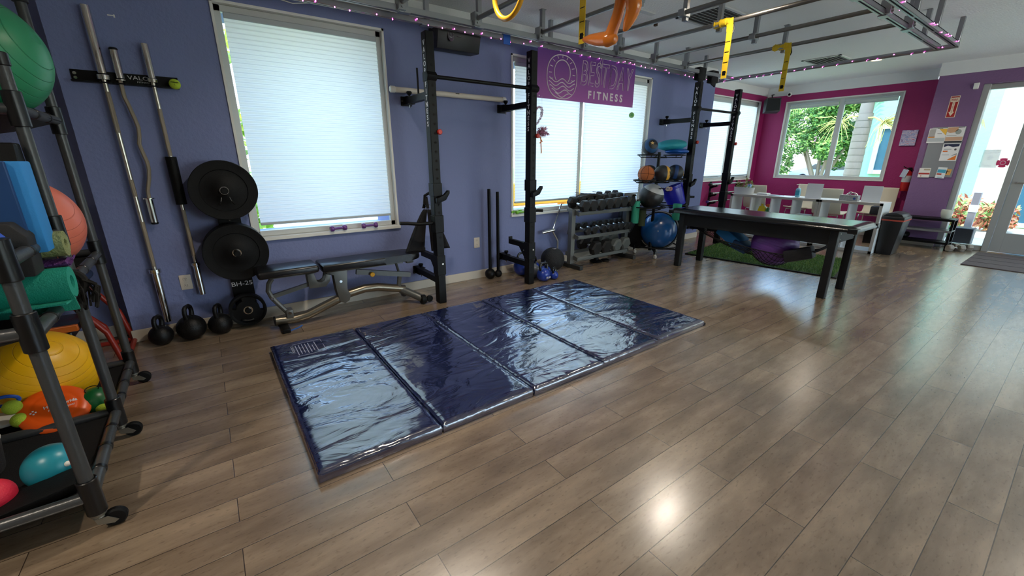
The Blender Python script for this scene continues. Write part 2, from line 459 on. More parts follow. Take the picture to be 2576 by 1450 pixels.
def shade_y(x0, x1, z0, z1, y, label, group=None):
    t = thing('cellular_shade', label, 'window shade', (x0, y, z1), group)
    g = G(); n = max(2, int((z1 - z0) / 0.034)); h = (z1 - z0) / n; pts = []
    for i in range(n): pts += [(y - .004, z1 - i * h), (y - .012, z1 - (i + .5) * h)]
    pts.append((y - .004, z0))
    V = [[g._v((x, p[0], p[1])) for x in (x0, x1)] for p in pts]
    for a, b in zip(V, V[1:]): g.face([a[0], a[1], b[1], b[0]])
    g.out('fabric', BLIND, t, smooth=0)
    g = G(); g.box(x0, x1, y - .022, y + .012, z1 - .005, z1 + .035, .004, 1); g.out('head_rail', RAIL, t)
    g = G(); g.box(x0, x1, y - .02, y + .01, z0 - .018, z0 + .004, .004, 1); g.out('bottom_rail', RAIL, t)
    return t
window_y(1, *W1, WY, 0.10)
window_y(2, *W2, WY, 0.10, mulls=(4.07,))
window_y(3, *W3, RY, 0.10, mulls=(8.55,))
shade_y(0.325, 1.462, 0.835, 2.365, WY + .028, 'white cellular shade lowered over the window behind the bench')
shade_y(3.01, 4.03, 0.862, 2.35, WY + .028, 'white cellular shade behind the banner, on the pane nearer the two maces')
shade_y(4.11, 5.34, 0.872, 2.35, WY + .028, 'white cellular shade behind the dumbbell rack, on the pane nearer the ball tree')
shade_y(7.43, 8.51, 1.04, 2.385, RY + .028, 'white cellular shade on the pane next to the blue wall corner')
shade_y(8.59, 9.55, 1.04, 2.385, RY + .028, 'white cellular shade on the pane next to the corner loudspeaker')
for n, w in ((5, W5), (6, W6)): window_y(n, *w, RIGHTY, 0.10, mulls=((w[0] + w[1]) / 2,), side=-1)  # the unseen pair, sized for the skylight it lets in
# window 4 in the far wall
def frame_x(g, x0, x1, y0, y1, z0, z1, fw, bottom=True):
    g.box(x0, x1, y0, y0 + fw, z0, z1, .003, 1); g.box(x0, x1, y1 - fw, y1, z0, z1, .003, 1)
    g.box(x0, x1, y0 + fw * .9, y1 - fw * .9, z1 - fw, z1, .003, 1)
    if bottom: g.box(x0, x1, y0 + fw * .9, y1 - fw * .9, z0, z0 + fw, .003, 1)
w = bpy.data.objects.new('window_4', None); C.objects.link(w); w.location = (XF, W4[0], W4[2]); w['kind'] = 'structure'
g = G(); frame_x(g, XF - .012, XF + .12, W4[0], W4[1], W4[2], W4[3], .022); g.out('reveal', WHITE, w)
g = G(); frame_x(g, XF + .03, XF + .08, W4[0] + .021, W4[1] - .021, W4[2] + .021, W4[3] - .021, .05); g.out('frame', FRAME, w)
g = G(); g.box(XF + .025, XF + .085, 3.155, 3.235, W4[2] + .02, W4[3] - .02, .003, 1); g.out('mullion', FRAME, w)
for a, b in ((W4[0] + .06, 3.16), (3.23, W4[1] - .06)):
    g = G(); g.box(XF + .058, XF + .063, a, b, W4[2] + .06, W4[3] - .06); g.out('pane', glass, w, smooth=0)
for a, b, l in ((W4[0] + .08, 3.15, 'raised white shade gathered at the top of the pane showing the palm trunk'), (3.24, W4[1] - .08, 'raised white shade gathered at the top of the pane nearer the corner loudspeaker')):
    t = thing('cellular_shade', l, 'window shade', (XF, a, 2.36))
    g = G()
    for k in range(5): g.box(XF + .006, XF + .028, a, b, 2.335 + k * .008, 2.341 + k * .008, .002, 1)
    g.out('fabric', mat('gathered_shade', 'd9ddda', .7), t)
    g = G(); g.box(XF + .003, XF + .03, a, b, 2.375, 2.41, .004, 1); g.out('head_rail', RAIL, t)
    g = G(); g.box(XF + .003, XF + .03, a, b, 2.318, 2.333, .004, 1); g.out('bottom_rail', RAIL, t)

# glazed entrance: side light, door, further side light
alum = mat('painted_aluminium', 'a9aba8', 0.42, 0.2)
GX0, GX1 = 9.56, 9.63
w = bpy.data.objects.new('window_7', None); C.objects.link(w); w.location = (GX0, 1.1, 0); w['kind'] = 'structure'
g = G(); g.box(GX0 - .10, GX1, 1.29, 1.36, 0, 2.40, .004, 1); g.box(GX0, GX1, .86, 1.29, 2.33, 2.40, .004, 1); g.box(GX0, GX1, .86, 1.29, 0, .075, .004, 1); g.box(GX0 - .02, GX1 + .02, .79, .86, 0, 2.40, .004, 1)
g.out('frame', alum, w)
g = G(); g.box(GX0 + .03, GX0 + .036, .85, 1.30, .07, 2.34); g.out('pane', glass, w, smooth=0)
d = bpy.data.objects.new('door_1', None); C.objects.link(d); d.location = (GX0, .78, 0); d['kind'] = 'structure'
g = G(); g.box(GX0 - .005, GX1 - .01, .665, .785, .012, 2.32, .004, 1); g.box(GX0 - .005, GX1 - .01, -.235, -.115, .012, 2.32, .004, 1); g.box(GX0 - .005, GX1 - .01, -.12, .67, .012, .30, .004, 1); g.box(GX0 - .005, GX1 - .01, -.12, .67, 2.22, 2.32, .004, 1)
g.out('door_frame', alum, d)
g = G(); g.box(GX0 + .02, GX0 + .028, -.12, .67, .29, 2.23); g.out('pane', glass, d, smooth=0)
g = G(); g.tube([(GX0 - .008, .72, 1.03), (GX0 - .06, .72, 1.03), (GX0 - .06, -.17, 1.03), (GX0 - .008, -.17, 1.03)], .013, 8); g.out('push_bar', mat('push_bar_metal', 'c9c9c6', .3, .9), d)
w = bpy.data.objects.new('window_8', None); C.objects.link(w); w.location = (GX0, -1, 0); w['kind'] = 'structure'
g = G(); g.box(GX0, GX1, -.30, -.24, 0, 2.40); g.box(GX0, GX1, -2.55, -.30, 2.33, 2.40); g.box(GX0, GX1, -2.55, -.30, 0, .075); g.box(GX0, GX1, -1.45, -1.38, 0, 2.40); g.box(GX0, GX1, -2.55, -2.48, 0, 2.4); g.box(GX0, GX1, -.24, .79, 2.32, 2.40)
g.out('frame', alum, w, smooth=0)
g = G(); g.box(GX0 + .03, GX0 + .036, -1.385, -.295, .07, 2.34); g.box(GX0 + .03, GX0 + .036, -2.485, -1.445, .07, 2.34); g.out('pane', glass, w, smooth=0)

# ceiling downlights
for i, (x, y) in enumerate(DOWNLIGHTS):
    o = thing('ceiling_downlight', 'round recessed ceiling light' + (' glowing warm white beyond the pipe frame' if i == 1 else ' glowing warm white above the pipe frame' if i == 0 else ' over the open floor behind the viewer'), 'ceiling light', (x, y, ZC), 'recessed ceiling lights' if i > 1 else None)
    g = G(); g.lathe([(.062, -.001), (.085, -.001), (.088, -.006), (.064, -.010), (.060, -.004)], 28, (x, y, ZC)); g.out('trim_ring', WHITE, o)
    g = G(); g.cyl((x, y, ZC - .003), .061, .004, seg=28); g.out('lens', mat('downlight_lens', 'ffffff', .5, emit='ffd9a8', es=4), o)
    l = lamp('downlight_lamp', 'SPOT', (x, y, ZC - .02), (30, 34, 12, 14, 10, 12, 60, 60, 30, 10, 10)[i], (1.0, .88, .73), (0, 0, 0), spot_size=R(150), spot_blend=0.9, shadow_soft_size=.06)
    l.parent = o; l.location = (0, 0, -.02)
# ---------------------------------------------------------------- outdoors
grass_out = mat('lawn', '7f9e45', .9, var=.35, vscale=3)
conc = mat('concrete_path', 'd6cebf', .9, var=.08, vscale=3, bump=.2, bscale=30)
g = G(); g.box(-30, 60, RY + .2, 60, -.35, -.15); g.box(XF + .2, 60, -30, RY + .2, -.35, -.15)
o = g.out('lawn', grass_out, smooth=0); o['kind'] = 'structure'
g = G(); g.box(XF + .2, 13.6, -8, 1.9, -.17, -.03); g.box(10.9, 12.2, 1.9, 2.9, -.17, -.08)
o = g.out('path', conc, smooth=0); o['kind'] = 'structure'
g = G(); g.box(-20, 40, 8.2, 14, -.16, -.12)
o = g.out('road', mat('asphalt', '8f8c8a', .9), smooth=0); o['kind'] = 'structure'
g = G(); g.box(-20, 40, 6.2, 7.6, -.16, -.1)
o = g.out('path', conc, smooth=0); o['kind'] = 'structure'
# neighbouring building
mint = mat('mint_stucco', '9ccab2', .85, bump=.6, bscale=14)
cream = mat('cream_stucco', 'cfc6ae', .85, bump=.6, bscale=14)
t = thing('building', 'mint green stucco building with white framed windows beyond the glazing', 'building', (14, 0, 0))
g = G(); g.box(14, 20, 1.68, 4.08, -.2, 5.5); g.out('wall', mint, t, smooth=0)
g = G(); g.box(14.02, 20, -7, 1.68, -.2, 5.5); g.out('wall', cream, t, 'cream stretch of wall', smooth=0)
g = G(); g.box(13.8, 20.5, -7.3, 4.2, 5.5, 5.75); g.out('roof', mat('roof_edge', 'd8d4c8', .8), t, smooth=0)
dglass = mat('outside_dark_glass', '3d6879', .25, spec=.3)
for a, b, z0, z1 in ((2.55, 3.53, 1.09, 2.07), (.0, 1.1, .05, 2.2), (-2.6, -1.2, .05, 2.2)):
    g = G(); frame_x(g, 13.93, 14.04, a - .1, b + .1, z0 - .1, z1 + .1, .1)
    f = g.out('window', mat('outside_window_trim', 'c9cccb', .6), t, smooth=0)
    g = G(); g.box(13.97, 14.03, a, b, z0, z1); g.out('pane', dglass, f, smooth=0)

def leaf_cloud(g, rnd, centres, n, size, squash=1.0):
    for _ in range(n):
        c, r = rnd.choice(centres)
        d = Vector((rnd.gauss(0, 1), rnd.gauss(0, 1), rnd.gauss(0, 1))).normalized() * r * rnd.uniform(.35, 1) ** .6
        p = Vector(c) + Vector((d.x, d.y, d.z * squash))
        a = Vector((rnd.gauss(0, 1), rnd.gauss(0, 1), rnd.gauss(0, 1))).normalized(); b = a.orthogonal().normalized()
        s = size * rnd.uniform(.6, 1.3)
        g.use(rnd.randrange(3)); g.poly([p - a * s, p + b * s * .45, p + a * s, p - b * s * .45])
LEAF = [mat('leaf_green', '6f9a45', .7), mat('leaf_light_green', '9fbf5e', .7), mat('leaf_deep_green', '4c7a3c', .7)]
rnd = random.Random(3)
bark = mat('bark', '8d7a68', .9, bump=.5, bscale=20)
t = thing('flowering_tree', 'leafy green tree with pink blooms beyond the far window', 'tree', (24, 8.1, -.2))
g = G()
for dx, dy, top in ((-.5, .7, 2.2), (.3, -.9, 2.3), (.1, .2, 2.6), (-.2, -.4, 2.4), (.3, 1.1, 2.1)):
    g.tube([(24, 8.1, -.2), (24 + dx * .2, 8.1 + dy * .25, .5), (24 + dx, 8.1 + dy, top)], [.13, .09, .04], 7)
g.out('trunk', bark, t)
g = G(); cs = [((24 + rnd.uniform(-1.2, 1.2), 8.1 + rnd.uniform(-2.2, 3.4), rnd.uniform(1.0, 4.7)), rnd.uniform(.55, .95)) for _ in range(52)]
leaf_cloud(g, rnd, cs, 34000, .10); g.out('crown', LEAF, t, smooth=0, )
PINK = mat('pink_bloom', 'e9a3b4', .7)
g = G()
for _ in range(14):
    c, r = rnd.choice(cs); p = Vector(c) + Vector((-1, rnd.uniform(-.7, .7), rnd.uniform(-.4, .6))) * r
    for _ in range(12): q = p + Vector((rnd.gauss(0, .07), rnd.gauss(0, .07), rnd.gauss(0, .07))); g.cbox(q, (.05, .05, .03), (rnd.random() * 3, rnd.random() * 3, 0))
o = g.out('blossom', PINK, t, smooth=0)
o['kind'] = 'stuff'
# palm
t = thing('palm_tree', 'palm with a pale ringed trunk right outside the far window', 'palm tree', (12.5, 3.55, -.2))
g = G(); prof = [(0, -.2)]; z = -.2
while z < 2.25:
    r = .165 - .012 * (z / 2.3); prof += [(r, z), (r - .004, z + .12), (r - .007, z + .135), (r - .004, z + .15)]; z += .15
prof += [(.13, 2.3), (.10, 3.2), (0, 3.3)]
g.lathe(prof, 28, (12.5, 3.55, 0)); g.out('trunk', mat('palm_trunk', '857d70', .85, bump=.3, bscale=15, var=.12, vscale=4), t)
PALM = mat('palm_frond_green', 'b4bd76', .7); PALM2 = mat('palm_stalk_yellow', 'c6c06c', .7)
def frond(base, dirn, length, droop, nleaf=34, ll=.38):
    g = G(); pts = []
    for i in range(13):
        s = i / 12; pts.append(Vector(base) + Vector(dirn) * length * s + Vector((0, 0, .35 * s * length - droop * s * s)))
    g.tube(pts, [.02 * (1 - .8 * i / 12) for i in range(13)], 5)
    for k in range(nleaf):
        s = .12 + .86 * k / nleaf; f = s * 12; i = min(11, int(f)); p = pts[i].lerp(pts[i + 1], f - i)
        side = Vector((-dirn[1], dirn[0], 0)).normalized()
        for sg in (-1, 1):
            tip = p + side * sg * ll * .6 + Vector(dirn) * ll * .35 + Vector((0, 0, -ll * .75))
            w = Vector(dirn) * .016; mid = (p + tip) / 2 + Vector((0, 0, .06))
            g.poly([p - w, mid - w, tip, mid + w, p + w])
    return g
for dy, dx, L_, dr in ((-.95, -.3, 1.6, 1.25), (-.8, .3, 1.9, 1.3), (-1.0, -.05, 1.9, 1.5), (-.6, .7, 1.7, 1.0), (.9, .4, 2.2, 1.0), (.2, 1, 2.0, 1.0)):
    frond((12.5, 3.55, 2.9), (dx, dy, 0), L_, dr).out('frond', PALM, t, smooth=0)
g = G()
for bz, by, dy, n in ((2.25, 3.5, -.75, 46), (2.3, 3.6, .6, 34)):
    root = Vector((12.42, by, bz)); hub = root + Vector((-.18, dy * .5, -.12))
    g.tube([root, (root + hub) / 2 + Vector((0, 0, .05)), hub], .018, 6)
    for _ in range(n):
        e = hub + Vector((rnd.uniform(-.3, .2), rnd.uniform(-.45, .35) + dy * .25, rnd.uniform(-.55, .15)))
        m_ = (hub + e) / 2 + Vector((rnd.uniform(-.05, .05), rnd.uniform(-.06, .06), .07)); g.tube([hub, m_, e], [.008, .006, .005], 4)
g.out('flower_stalk', PALM2, t, smooth=0)
# shrubs and hedges
def shrub(loc, rx, rz, n, label, mats, name='shrub', cat='shrub', size=.05, group=None):
    t = thing(name, label, cat, loc, group)
    g = G(); cs = [((loc[0] + rnd.uniform(-rx, rx) * .6, loc[1] + rnd.uniform(-rx, rx) * .6, loc[2] + rnd.uniform(.25, .8) * rz), rz * .32) for _ in range(9)]
    leaf_cloud(g, rnd, cs, n, size); g.out('foliage', mats, t, smooth=0)
    g = G()
    for k in range(5): g.tube([loc, (loc[0] + rnd.uniform(-rx, rx) * .5, loc[1] + rnd.uniform(-rx, rx) * .5, loc[2] + rz * .7)], [.012, .006], 5)
    g.out('stem', bark, t)
CROT = [mat('croton_red', 'c46f55', .7), mat('croton_orange', 'd79a6a', .7), mat('croton_green', '86a558', .7)]
shrub((11.9, 1.62, -.15), .35, .85, 900, 'red and orange leaved shrub against the mint wall', CROT, size=.06)
shrub((12.6, 1.15, -.15), .3, .75, 800, 'red leaved shrub nearer the door, against the cream wall', CROT, size=.06)
shrub((11.2, 1.55, -.15), .25, .35, 600, 'low green ground cover below the red shrub', LEAF, size=.05)
shrub((30, 13.2, -.15), 1.2, 1.3, 1600, 'yellow green hedge low behind the flowering tree', [mat('hedge_yellow', 'd8c75c', .7), mat('hedge_orange', 'c8834a', .7), LEAF[1]], size=.12)
t = thing('bollard', 'grey post with a white band among the red shrubs', 'post', (11.3, 1.27, -.15))
g = G(); g.box(11.26, 11.34, 1.22, 1.32, -.15, .78, .005, 1); g.out('post', mat('post_grey', '8e8a8c', .6), t)
g = G(); g.box(11.252, 11.348, 1.212, 1.328, .43, .56, .003, 1); g.out('band', WHITE, t)
g = G(); g.box(10.2, 10.45, 1.06, 1.36, -.03, .25, .01, 1)
solo('planter', g, mat('black_planter', '1b1b1d', .5), 'square black planter standing outside the side light', 'planter', origin=(10.3, 1.2, -.03))
# things seen below the lowered shades of the blue wall
for i, (x, l) in enumerate(((-2.2, 'low green hedge outside, by the window edge near the barbells'), (.15, 'tall green hedge outside, seen through the gap beside the shade'))):
    t = thing('hedge', l, 'hedge', (x, 5.6, -.15)); g = G()
    cs = [((x + rnd.uniform(-.3, .15), 5.7 + rnd.uniform(-.3, .3), rnd.uniform(.2, 2.7)), .33) for _ in range(12)]
    leaf_cloud(g, rnd, cs, 1800, .09); g.out('foliage', [LEAF[1], mat('leaf_lime', 'a8cf3f', .7), mat('leaf_yellow', 'cfd13a', .7)], t, smooth=0)
g = G(); g.box(3.9, 9.5, 9.0, 9.4, .15, .75, .03, 1); g.box(4.4, 4.9, 9.05, 9.35, -.14, .2); g.box(8.4, 8.9, 9.05, 9.35, -.14, .2)
solo('barrier', g, mat('orange_barrier', 'f0a020', .6), 'long orange barrier outside, seen under the shades', 'barrier', origin=(6.7, 9.2, -.14))
g = G(); g.box(-1.5, 3.6, 7.9, 8.2, -.12, .02, .01, 1)
solo('kerb', g, mat('red_kerb', 'b9505c', .7), 'red painted kerb outside, seen under the shade behind the bench', 'kerb', origin=(1, 8, -.12))
# parked car far off
t = thing('car', 'pale blue car parked far off between the tree and the palm', 'car', (32, 10.2, -.15))
g = G(); g.prism([(8.0, .05), (8.1, .55), (8.6, .72), (9.2, 1.12), (10.9, 1.12), (11.5, .72), (12.2, .62), (12.3, .05)], 31.2, 32.8, 'yz', .05); g.out('body', mat('car_paint', '9fb4d6', .3, .3), t)
g = G(); g.prism([(8.85, .74), (9.3, 1.06), (10.8, 1.06), (11.25, .74)], 31.18, 32.82, 'yz'); g.out('window', mat('car_glass', '30383f', .1), t)
for wy in (8.9, 11.4):
    g = G(); g.cyl((31.3, wy, .15), .3, .2, 'x'); g.out('wheel', RUBBER, t)
# ---------------------------------------------------------------- folding mat
NAVY = mat('navy_vinyl', '0c1540', 0.17, coat=1.0, spec=1.0)
NAVY.node_tree.nodes['Principled BSDF'].inputs['IOR'].default_value = 1.8; NAVY.node_tree.nodes['Principled BSDF'].inputs['Coat IOR'].default_value = 1.8
def navy_wrinkled():
    m = NAVY; nt = m.node_tree; N = nt.nodes; L = nt.links; b = N['Principled BSDF']
    tc = N.new('ShaderNodeTexCoord')
    mp = N.new('ShaderNodeMapping'); mp.inputs['Scale'].default_value = (1.0, 2.2, 1); mp.inputs['Rotation'].default_value = (0, 0, .35); L.new(tc.outputs['Object'], mp.inputs[0])
    n = N.new('ShaderNodeTexNoise'); n.inputs['Scale'].default_value = 2.0; n.inputs['Detail'].default_value = 4; n.inputs['Distortion'].default_value = 1.6; n.inputs['Roughness'].default_value = .45
    L.new(mp.outputs[0], n.inputs['Vector'])
    bp = N.new('ShaderNodeBump'); bp.inputs['Strength'].default_value = .42; bp.inputs['Distance'].default_value = .045; L.new(n.outputs['Fac'], bp.inputs['Height'])
    n2 = N.new('ShaderNodeTexNoise'); n2.inputs['Scale'].default_value = 260; L.new(tc.outputs['Object'], n2.inputs['Vector'])
    bp2 = N.new('ShaderNodeBump'); bp2.inputs['Strength'].default_value = .05; bp2.inputs['Distance'].default_value = .002; L.new(n2.outputs['Fac'], bp2.inputs['Height']); L.new(bp.outputs[0], bp2.inputs['Normal'])
    L.new(bp2.outputs[0], b.inputs['Normal']); L.new(bp2.outputs[0], b.inputs['Coat Normal'])
navy_wrinkled()
t = thing('folding_mat', 'navy blue vinyl gymnastics mat unfolded in five panels on the floor', 'gym mat', (1.7, 2.48, 0))
edges = [.172, .775, 1.375, 1.98, 2.588, 3.238]
rn = random.Random(11)
from mathutils import noise
for i in range(5):
    a, b = edges[i] + .006, edges[i + 1] - .006; y0, y1, h = 1.688, 3.27, .054
    y0 += (.0, .0, -.005, .0, .01)[i]
    g = G(); nx, ny = 40, 96
    def top(u, v):
        x = a + (b - a) * u; y = y0 + (y1 - y0) * v
        e = min(u, 1 - u, ) * (b - a); f = min(v, 1 - v) * (y1 - y0); q = min(e, f)
        z = h * (1 - .16 * math.exp(-q / .007))
        # gathers along the seams, soft folds across the panel
        z += .0045 * math.exp(-e / .07) * noise.noise(Vector((x * 6, y * 34, i * 7))) * (1 if q > .004 else 0)
        z += .005 * math.exp(-f / .06) * noise.noise(Vector((x * 34, y * 6, i * 5))) * (1 if q > .004 else 0)
        z += .006 * noise.noise(Vector((x * 2.3 + i * 3, y * 3.1, 2))) * min(1, q / .08)
        ang = (.5, -.35, .2, -.5, .9)[i]; s = (x - a) * cos(ang) * 1.2 + (y - y0) * sin(ang) * 2
        z += .0035 * max(0, noise.noise(Vector((s * 7, (y - x) * 1.4, i * 9)))) * min(1, q / .05)
        return (x, y, z)
    g.grid(nx, ny, top)
    V = g.bm.verts; V.ensure_lookup_table()
    per = [j for j in range(nx + 1)] + [(k) * (nx + 1) + nx for k in range(1, ny + 1)] + [ny * (nx + 1) + j for j in range(nx - 1, -1, -1)] + [k * (nx + 1) for k in range(ny - 1, 0, -1)]
    def out2(p, d, z):
        cx_, cy_ = (a + b) / 2, (y0 + y1) / 2
        return (p.x + (d if p.x > cx_ else -d) * (1 if min(abs(p.x - a), abs(p.x - b)) < 1e-4 else 0), p.y + (d if p.y > cy_ else -d) * (1 if min(abs(p.y - y0), abs(p.y - y1)) < 1e-4 else 0), z)
    r0 = [V[j] for j in per]
    r1 = [g._v(out2(v.co, .003, .030)) for v in r0]; r2 = [g._v(out2(v.co, 0, .001)) for v in r0]
    n = len(per)
    for k in range(n):
        j = (k + 1) % n
        g.face([r0[k], r1[k], r1[j], r0[j]]); g.face([r1[k], r2[k], r2[j], r1[j]])
    g.face(r2)
    g.out('panel', NAVY, t, smooth=60)
    if i < 4:
        g = G(); g.box(edges[i + 1] - .012, edges[i + 1] + .012, y0 + .01, y1 - .01, .002, .020 if i != 1 else .044); g.out('hinge_strip', NAVY, t)
g = G(); g.text('CAUTION', .026, (.30, 3.10, .0565), (0, -1, 0), (1, 0, 0), .0004)
for k in range(7): g.box(.322 + k * .021, .327 + k * .021, 2.98 + (k % 3) * .01, 3.16, .0555, .0565)
for y in (2.955, 3.185): g.box(.31, .50, y, y + .003, .0555, .0565)
g.box(.497, .50, 2.955, 3.188, .0555, .0565)
g.out('printed_label', mat('faded_print', '9aa0b4', .6), t, 'small white printed warning label', smooth=0)
g = G(); g.prism([(3.236, 1.695), (3.27, 1.70), (3.262, 1.735), (3.236, 1.74)], .002, .02, 'xy'); g.out('strap_tab', mat('black_webbing', '101014', .7), t)

# ---------------------------------------------------------------- storage cart built from grey pipes
PIPE = mat('grey_pvc_pipe', '3e4041', .3, bump=.08, bscale=120)
JOINT = mat('black_pipe_fitting', '0f1012', .3)
NET = mat('black_mesh_fabric', '101114', .75, bump=.6, bscale=500)
cart = thing('storage_cart', 'wheeled storage cart of grey pipes with black joints, full of exercise balls', 'cart', (-.9, 2.6, 0))
XR, XL = -.548, -1.20
def pipe(a, b, r=.0215, name='pipe'):
    g = G(); g.tube([a, b], r, 16); g.out(name, PIPE, cart)
posts = [(1.93, 1.10), (2.61, 1.73), (3.27, 2.32)]
for i, (y, top) in enumerate(posts):
    for x in (XR - .012 * i, XL):
        pipe((x, y, .13), (x, y, top), name='post')
        g = G(); g.cyl((x, y, top), .026, .05, bev=.004); g.out('post_cap', JOINT, cart)
def joint(x, y, z, h=.10):
    g = G(); g.cyl((x, y, z), .030, h, bev=.003); g.out('pipe_fitting', JOINT, cart)
levels = {0: (.82, 1.06), 1: (.82, 1.06, 1.55), 2: (.85, 1.55, 2.15)}
for i, (y, top) in enumerate(posts):
    x = XR - .012 * i
    for z in (.155,) + levels[i]:
        joint(x, y, z, .15 if z < .2 else .135)
        if z > .2: joint(XL, y, z)
        if not (i == 0 and z > 1): pipe((XL, y, z), (x - .02, y, z))
        else: pipe((XL, y, 1.06), (x - .02, y, 1.06))
for (i, j, z) in ((0, 1, .155), (1, 2, .155), (0, 1, .80), (1, 2, .84), (0, 1, 1.05), (1, 2, 1.55)):
    ya, yb = posts[i][0], posts[j][0]
    for x in (XR, XL):
        xa = x - (.012 * i if x == XR else 0); xb = x - (.012 * j if x == XR else 0)
        pipe((xa, ya + .02, z), (xb, yb - .02, z))
    for k in range(1, 4 if z < .3 else 3):
        g = G(); f = k / (4 if z < .3 else 3); y = ya + (yb - ya) * f; g.cyl((XR - .012 * (i + f), y, z), .0245, .022, 'y', bev=.002); g.out('pipe_clip', JOINT, cart)
    if z < 1.0 or z > 1.5:
        g = G()
        def sag(u, v, ya=ya, yb=yb, z=z): return (XL + (XR - XL) * u, ya + (yb - ya) * v, z - .002 - (.09 if z > .3 else .07) * (16 * u * (1 - u) * v * (1 - v)) ** .7)
        g.grid(14, 14, sag); o = g.out('net_shelf', NET, cart, smooth=80)
        md = o.modifiers.new('thick', 'SOLIDIFY'); md.thickness = .004
casters = [(XR, 1.93), (XR - .012, 2.61), (XR - .024, 3.27), (XL, 1.93), (XL, 3.27)]
for x, y in casters:
    g = G(); g.cyl((x, y, .078), .024, .022, bev=.003); g.lathe([(.016, .066), (.02, .06), (.016, .052), (0, .05)], 14, (x, y, 0))
    g.prism([(x - .012, .06), (x + .025, .058), (x + .052, .03), (x + .038, .022), (x - .006, .035)], y - .020, y - .016, 'xz'); g.prism([(x - .012, .06), (x + .025, .058), (x + .052, .03), (x + .038, .022), (x - .006, .035)], y + .016, y + .020, 'xz')
    o = g.out('caster', mat('zinc_bracket', '8a887f', .4, .8), cart)
    g = G(); g.cyl((x + .042, y, .037), .036, .028, 'y', 24, .006); w_ = g.out('wheel', RUBBER, o)
# ball helper ------------------------------------------------------
def ribbed(name, col, rough=.38, axis=2, freq=9.0, depth=.006, off=0.0):
    m = mat(name, col, rough, var=.05, vscale=3); nt = m.node_tree; N = nt.nodes; L = nt.links; b = N['Principled BSDF']
    tc = N.new('ShaderNodeTexCoord'); s = N.new('ShaderNodeSeparateXYZ'); L.new(tc.outputs['Object'], s.inputs[0])
    a = N.new('ShaderNodeMath'); a.operation = 'MULTIPLY_ADD'; a.inputs[1].default_value = 2 * pi * freq * 4; a.inputs[2].default_value = off; L.new(s.outputs[axis], a.inputs[0])
    c = N.new('ShaderNodeMath'); c.operation = 'COSINE'; L.new(a.outputs[0], c.inputs[0])
    mr = N.new('ShaderNodeMapRange'); mr.inputs['From Min'].default_value = .965; mr.inputs['From Max'].default_value = 1; mr.inputs['To Min'].default_value = 1; mr.inputs['To Max'].default_value = 0; L.new(c.outputs[0], mr.inputs['Value'])
    bp = N.new('ShaderNodeBump'); bp.inputs['Strength'].default_value = .8; bp.inputs['Distance'].default_value = depth; L.new(mr.outputs[0], bp.inputs['Height']); L.new(bp.outputs[0], b.inputs['Normal'])
    b.inputs['Subsurface Weight'].default_value = .08
    return m
def ball(name, label, c, r, m, cat='exercise ball', rot=(0, 0, 0), plug=None, group=None):
    t = thing(name, label, cat, c, group)
    g = G(); g.sph((0, 0, 0), r, 56, 32); o = g.out('shell', m, t, world=False, smooth=80); o.rotation_euler = rot
    if plug:
        p = Vector(plug).normalized() * (r - .001); g = G(); g.sph(p, .011, 12, 8, (1, 1, 1)); g.out('valve_plug', mat('valve_plug_white', 'dedad0', .5), t, world=False)
    return t
ball('exercise_ball', 'big green ribbed exercise ball on the top shelf of the pipe cart', (-.721, 2.95, 1.79), .25, ribbed('green_ball', '2f8f63', freq=8, depth=.004), rot=(.25, 1.25, 0))
ball('exercise_ball', 'coral pink ribbed exercise ball on the middle shelf of the pipe cart', (-.742, 2.93, 1.06), .222, ribbed('coral_ball', 'd9755f', freq=9, depth=.004), rot=(.9, .4, .6))
ball('exercise_ball', 'big yellow ribbed exercise ball on the bottom shelf of the pipe cart', (-.873, 2.99, .285), .230, ribbed('yellow_ball', 'f0b40e', freq=10, depth=.003), rot=(.5, .5, 0))
ball('play_ball', 'small teal play ball at the front of the bottom shelf', (-.70, 2.205, .178), .086, mat('teal_ball', '1f8a9c', .33, var=.15, vscale=8), 'ball', plug=(.75, -.75, .25))
ball('play_ball', 'small red play ball beside the teal one on the bottom shelf', (-.835, 2.10, .175), .064, mat('red_ball', 'd8203c', .5, bump=.2, bscale=150), 'ball')
b_ = ball('play_ball', 'small dark green ball behind the orange flying disc', (-.651, 2.75, .175), .070, mat('dark_green_ball', '14612f', .35, var=.2, vscale=10), 'ball')
g = G(); g.ring((0, -.05, .051), .020, .0022, 'y', 24, 5, (1.25, .8)); q = g.out('emblem', BLACK, b_, world=False); q.rotation_euler = (-.65, 0, .3)
for i, (x, y, z) in enumerate(((-.885, 2.665, .205), (-.905, 2.70, .262))):
    ball('tennis_ball', ('yellow tennis ball behind the middle rail of the cart', 'yellow tennis ball resting on another at the cart rail')[i], (x, y, z), .033, mat('tennis_felt', 'b5cf3a', .9, bump=.5, bscale=300), 'ball')
ball('tennis_ball', 'yellow green tennis ball tucked under the dark green ball', (-.625, 2.695, .155), .024, mat('tennis_felt'), 'ball')
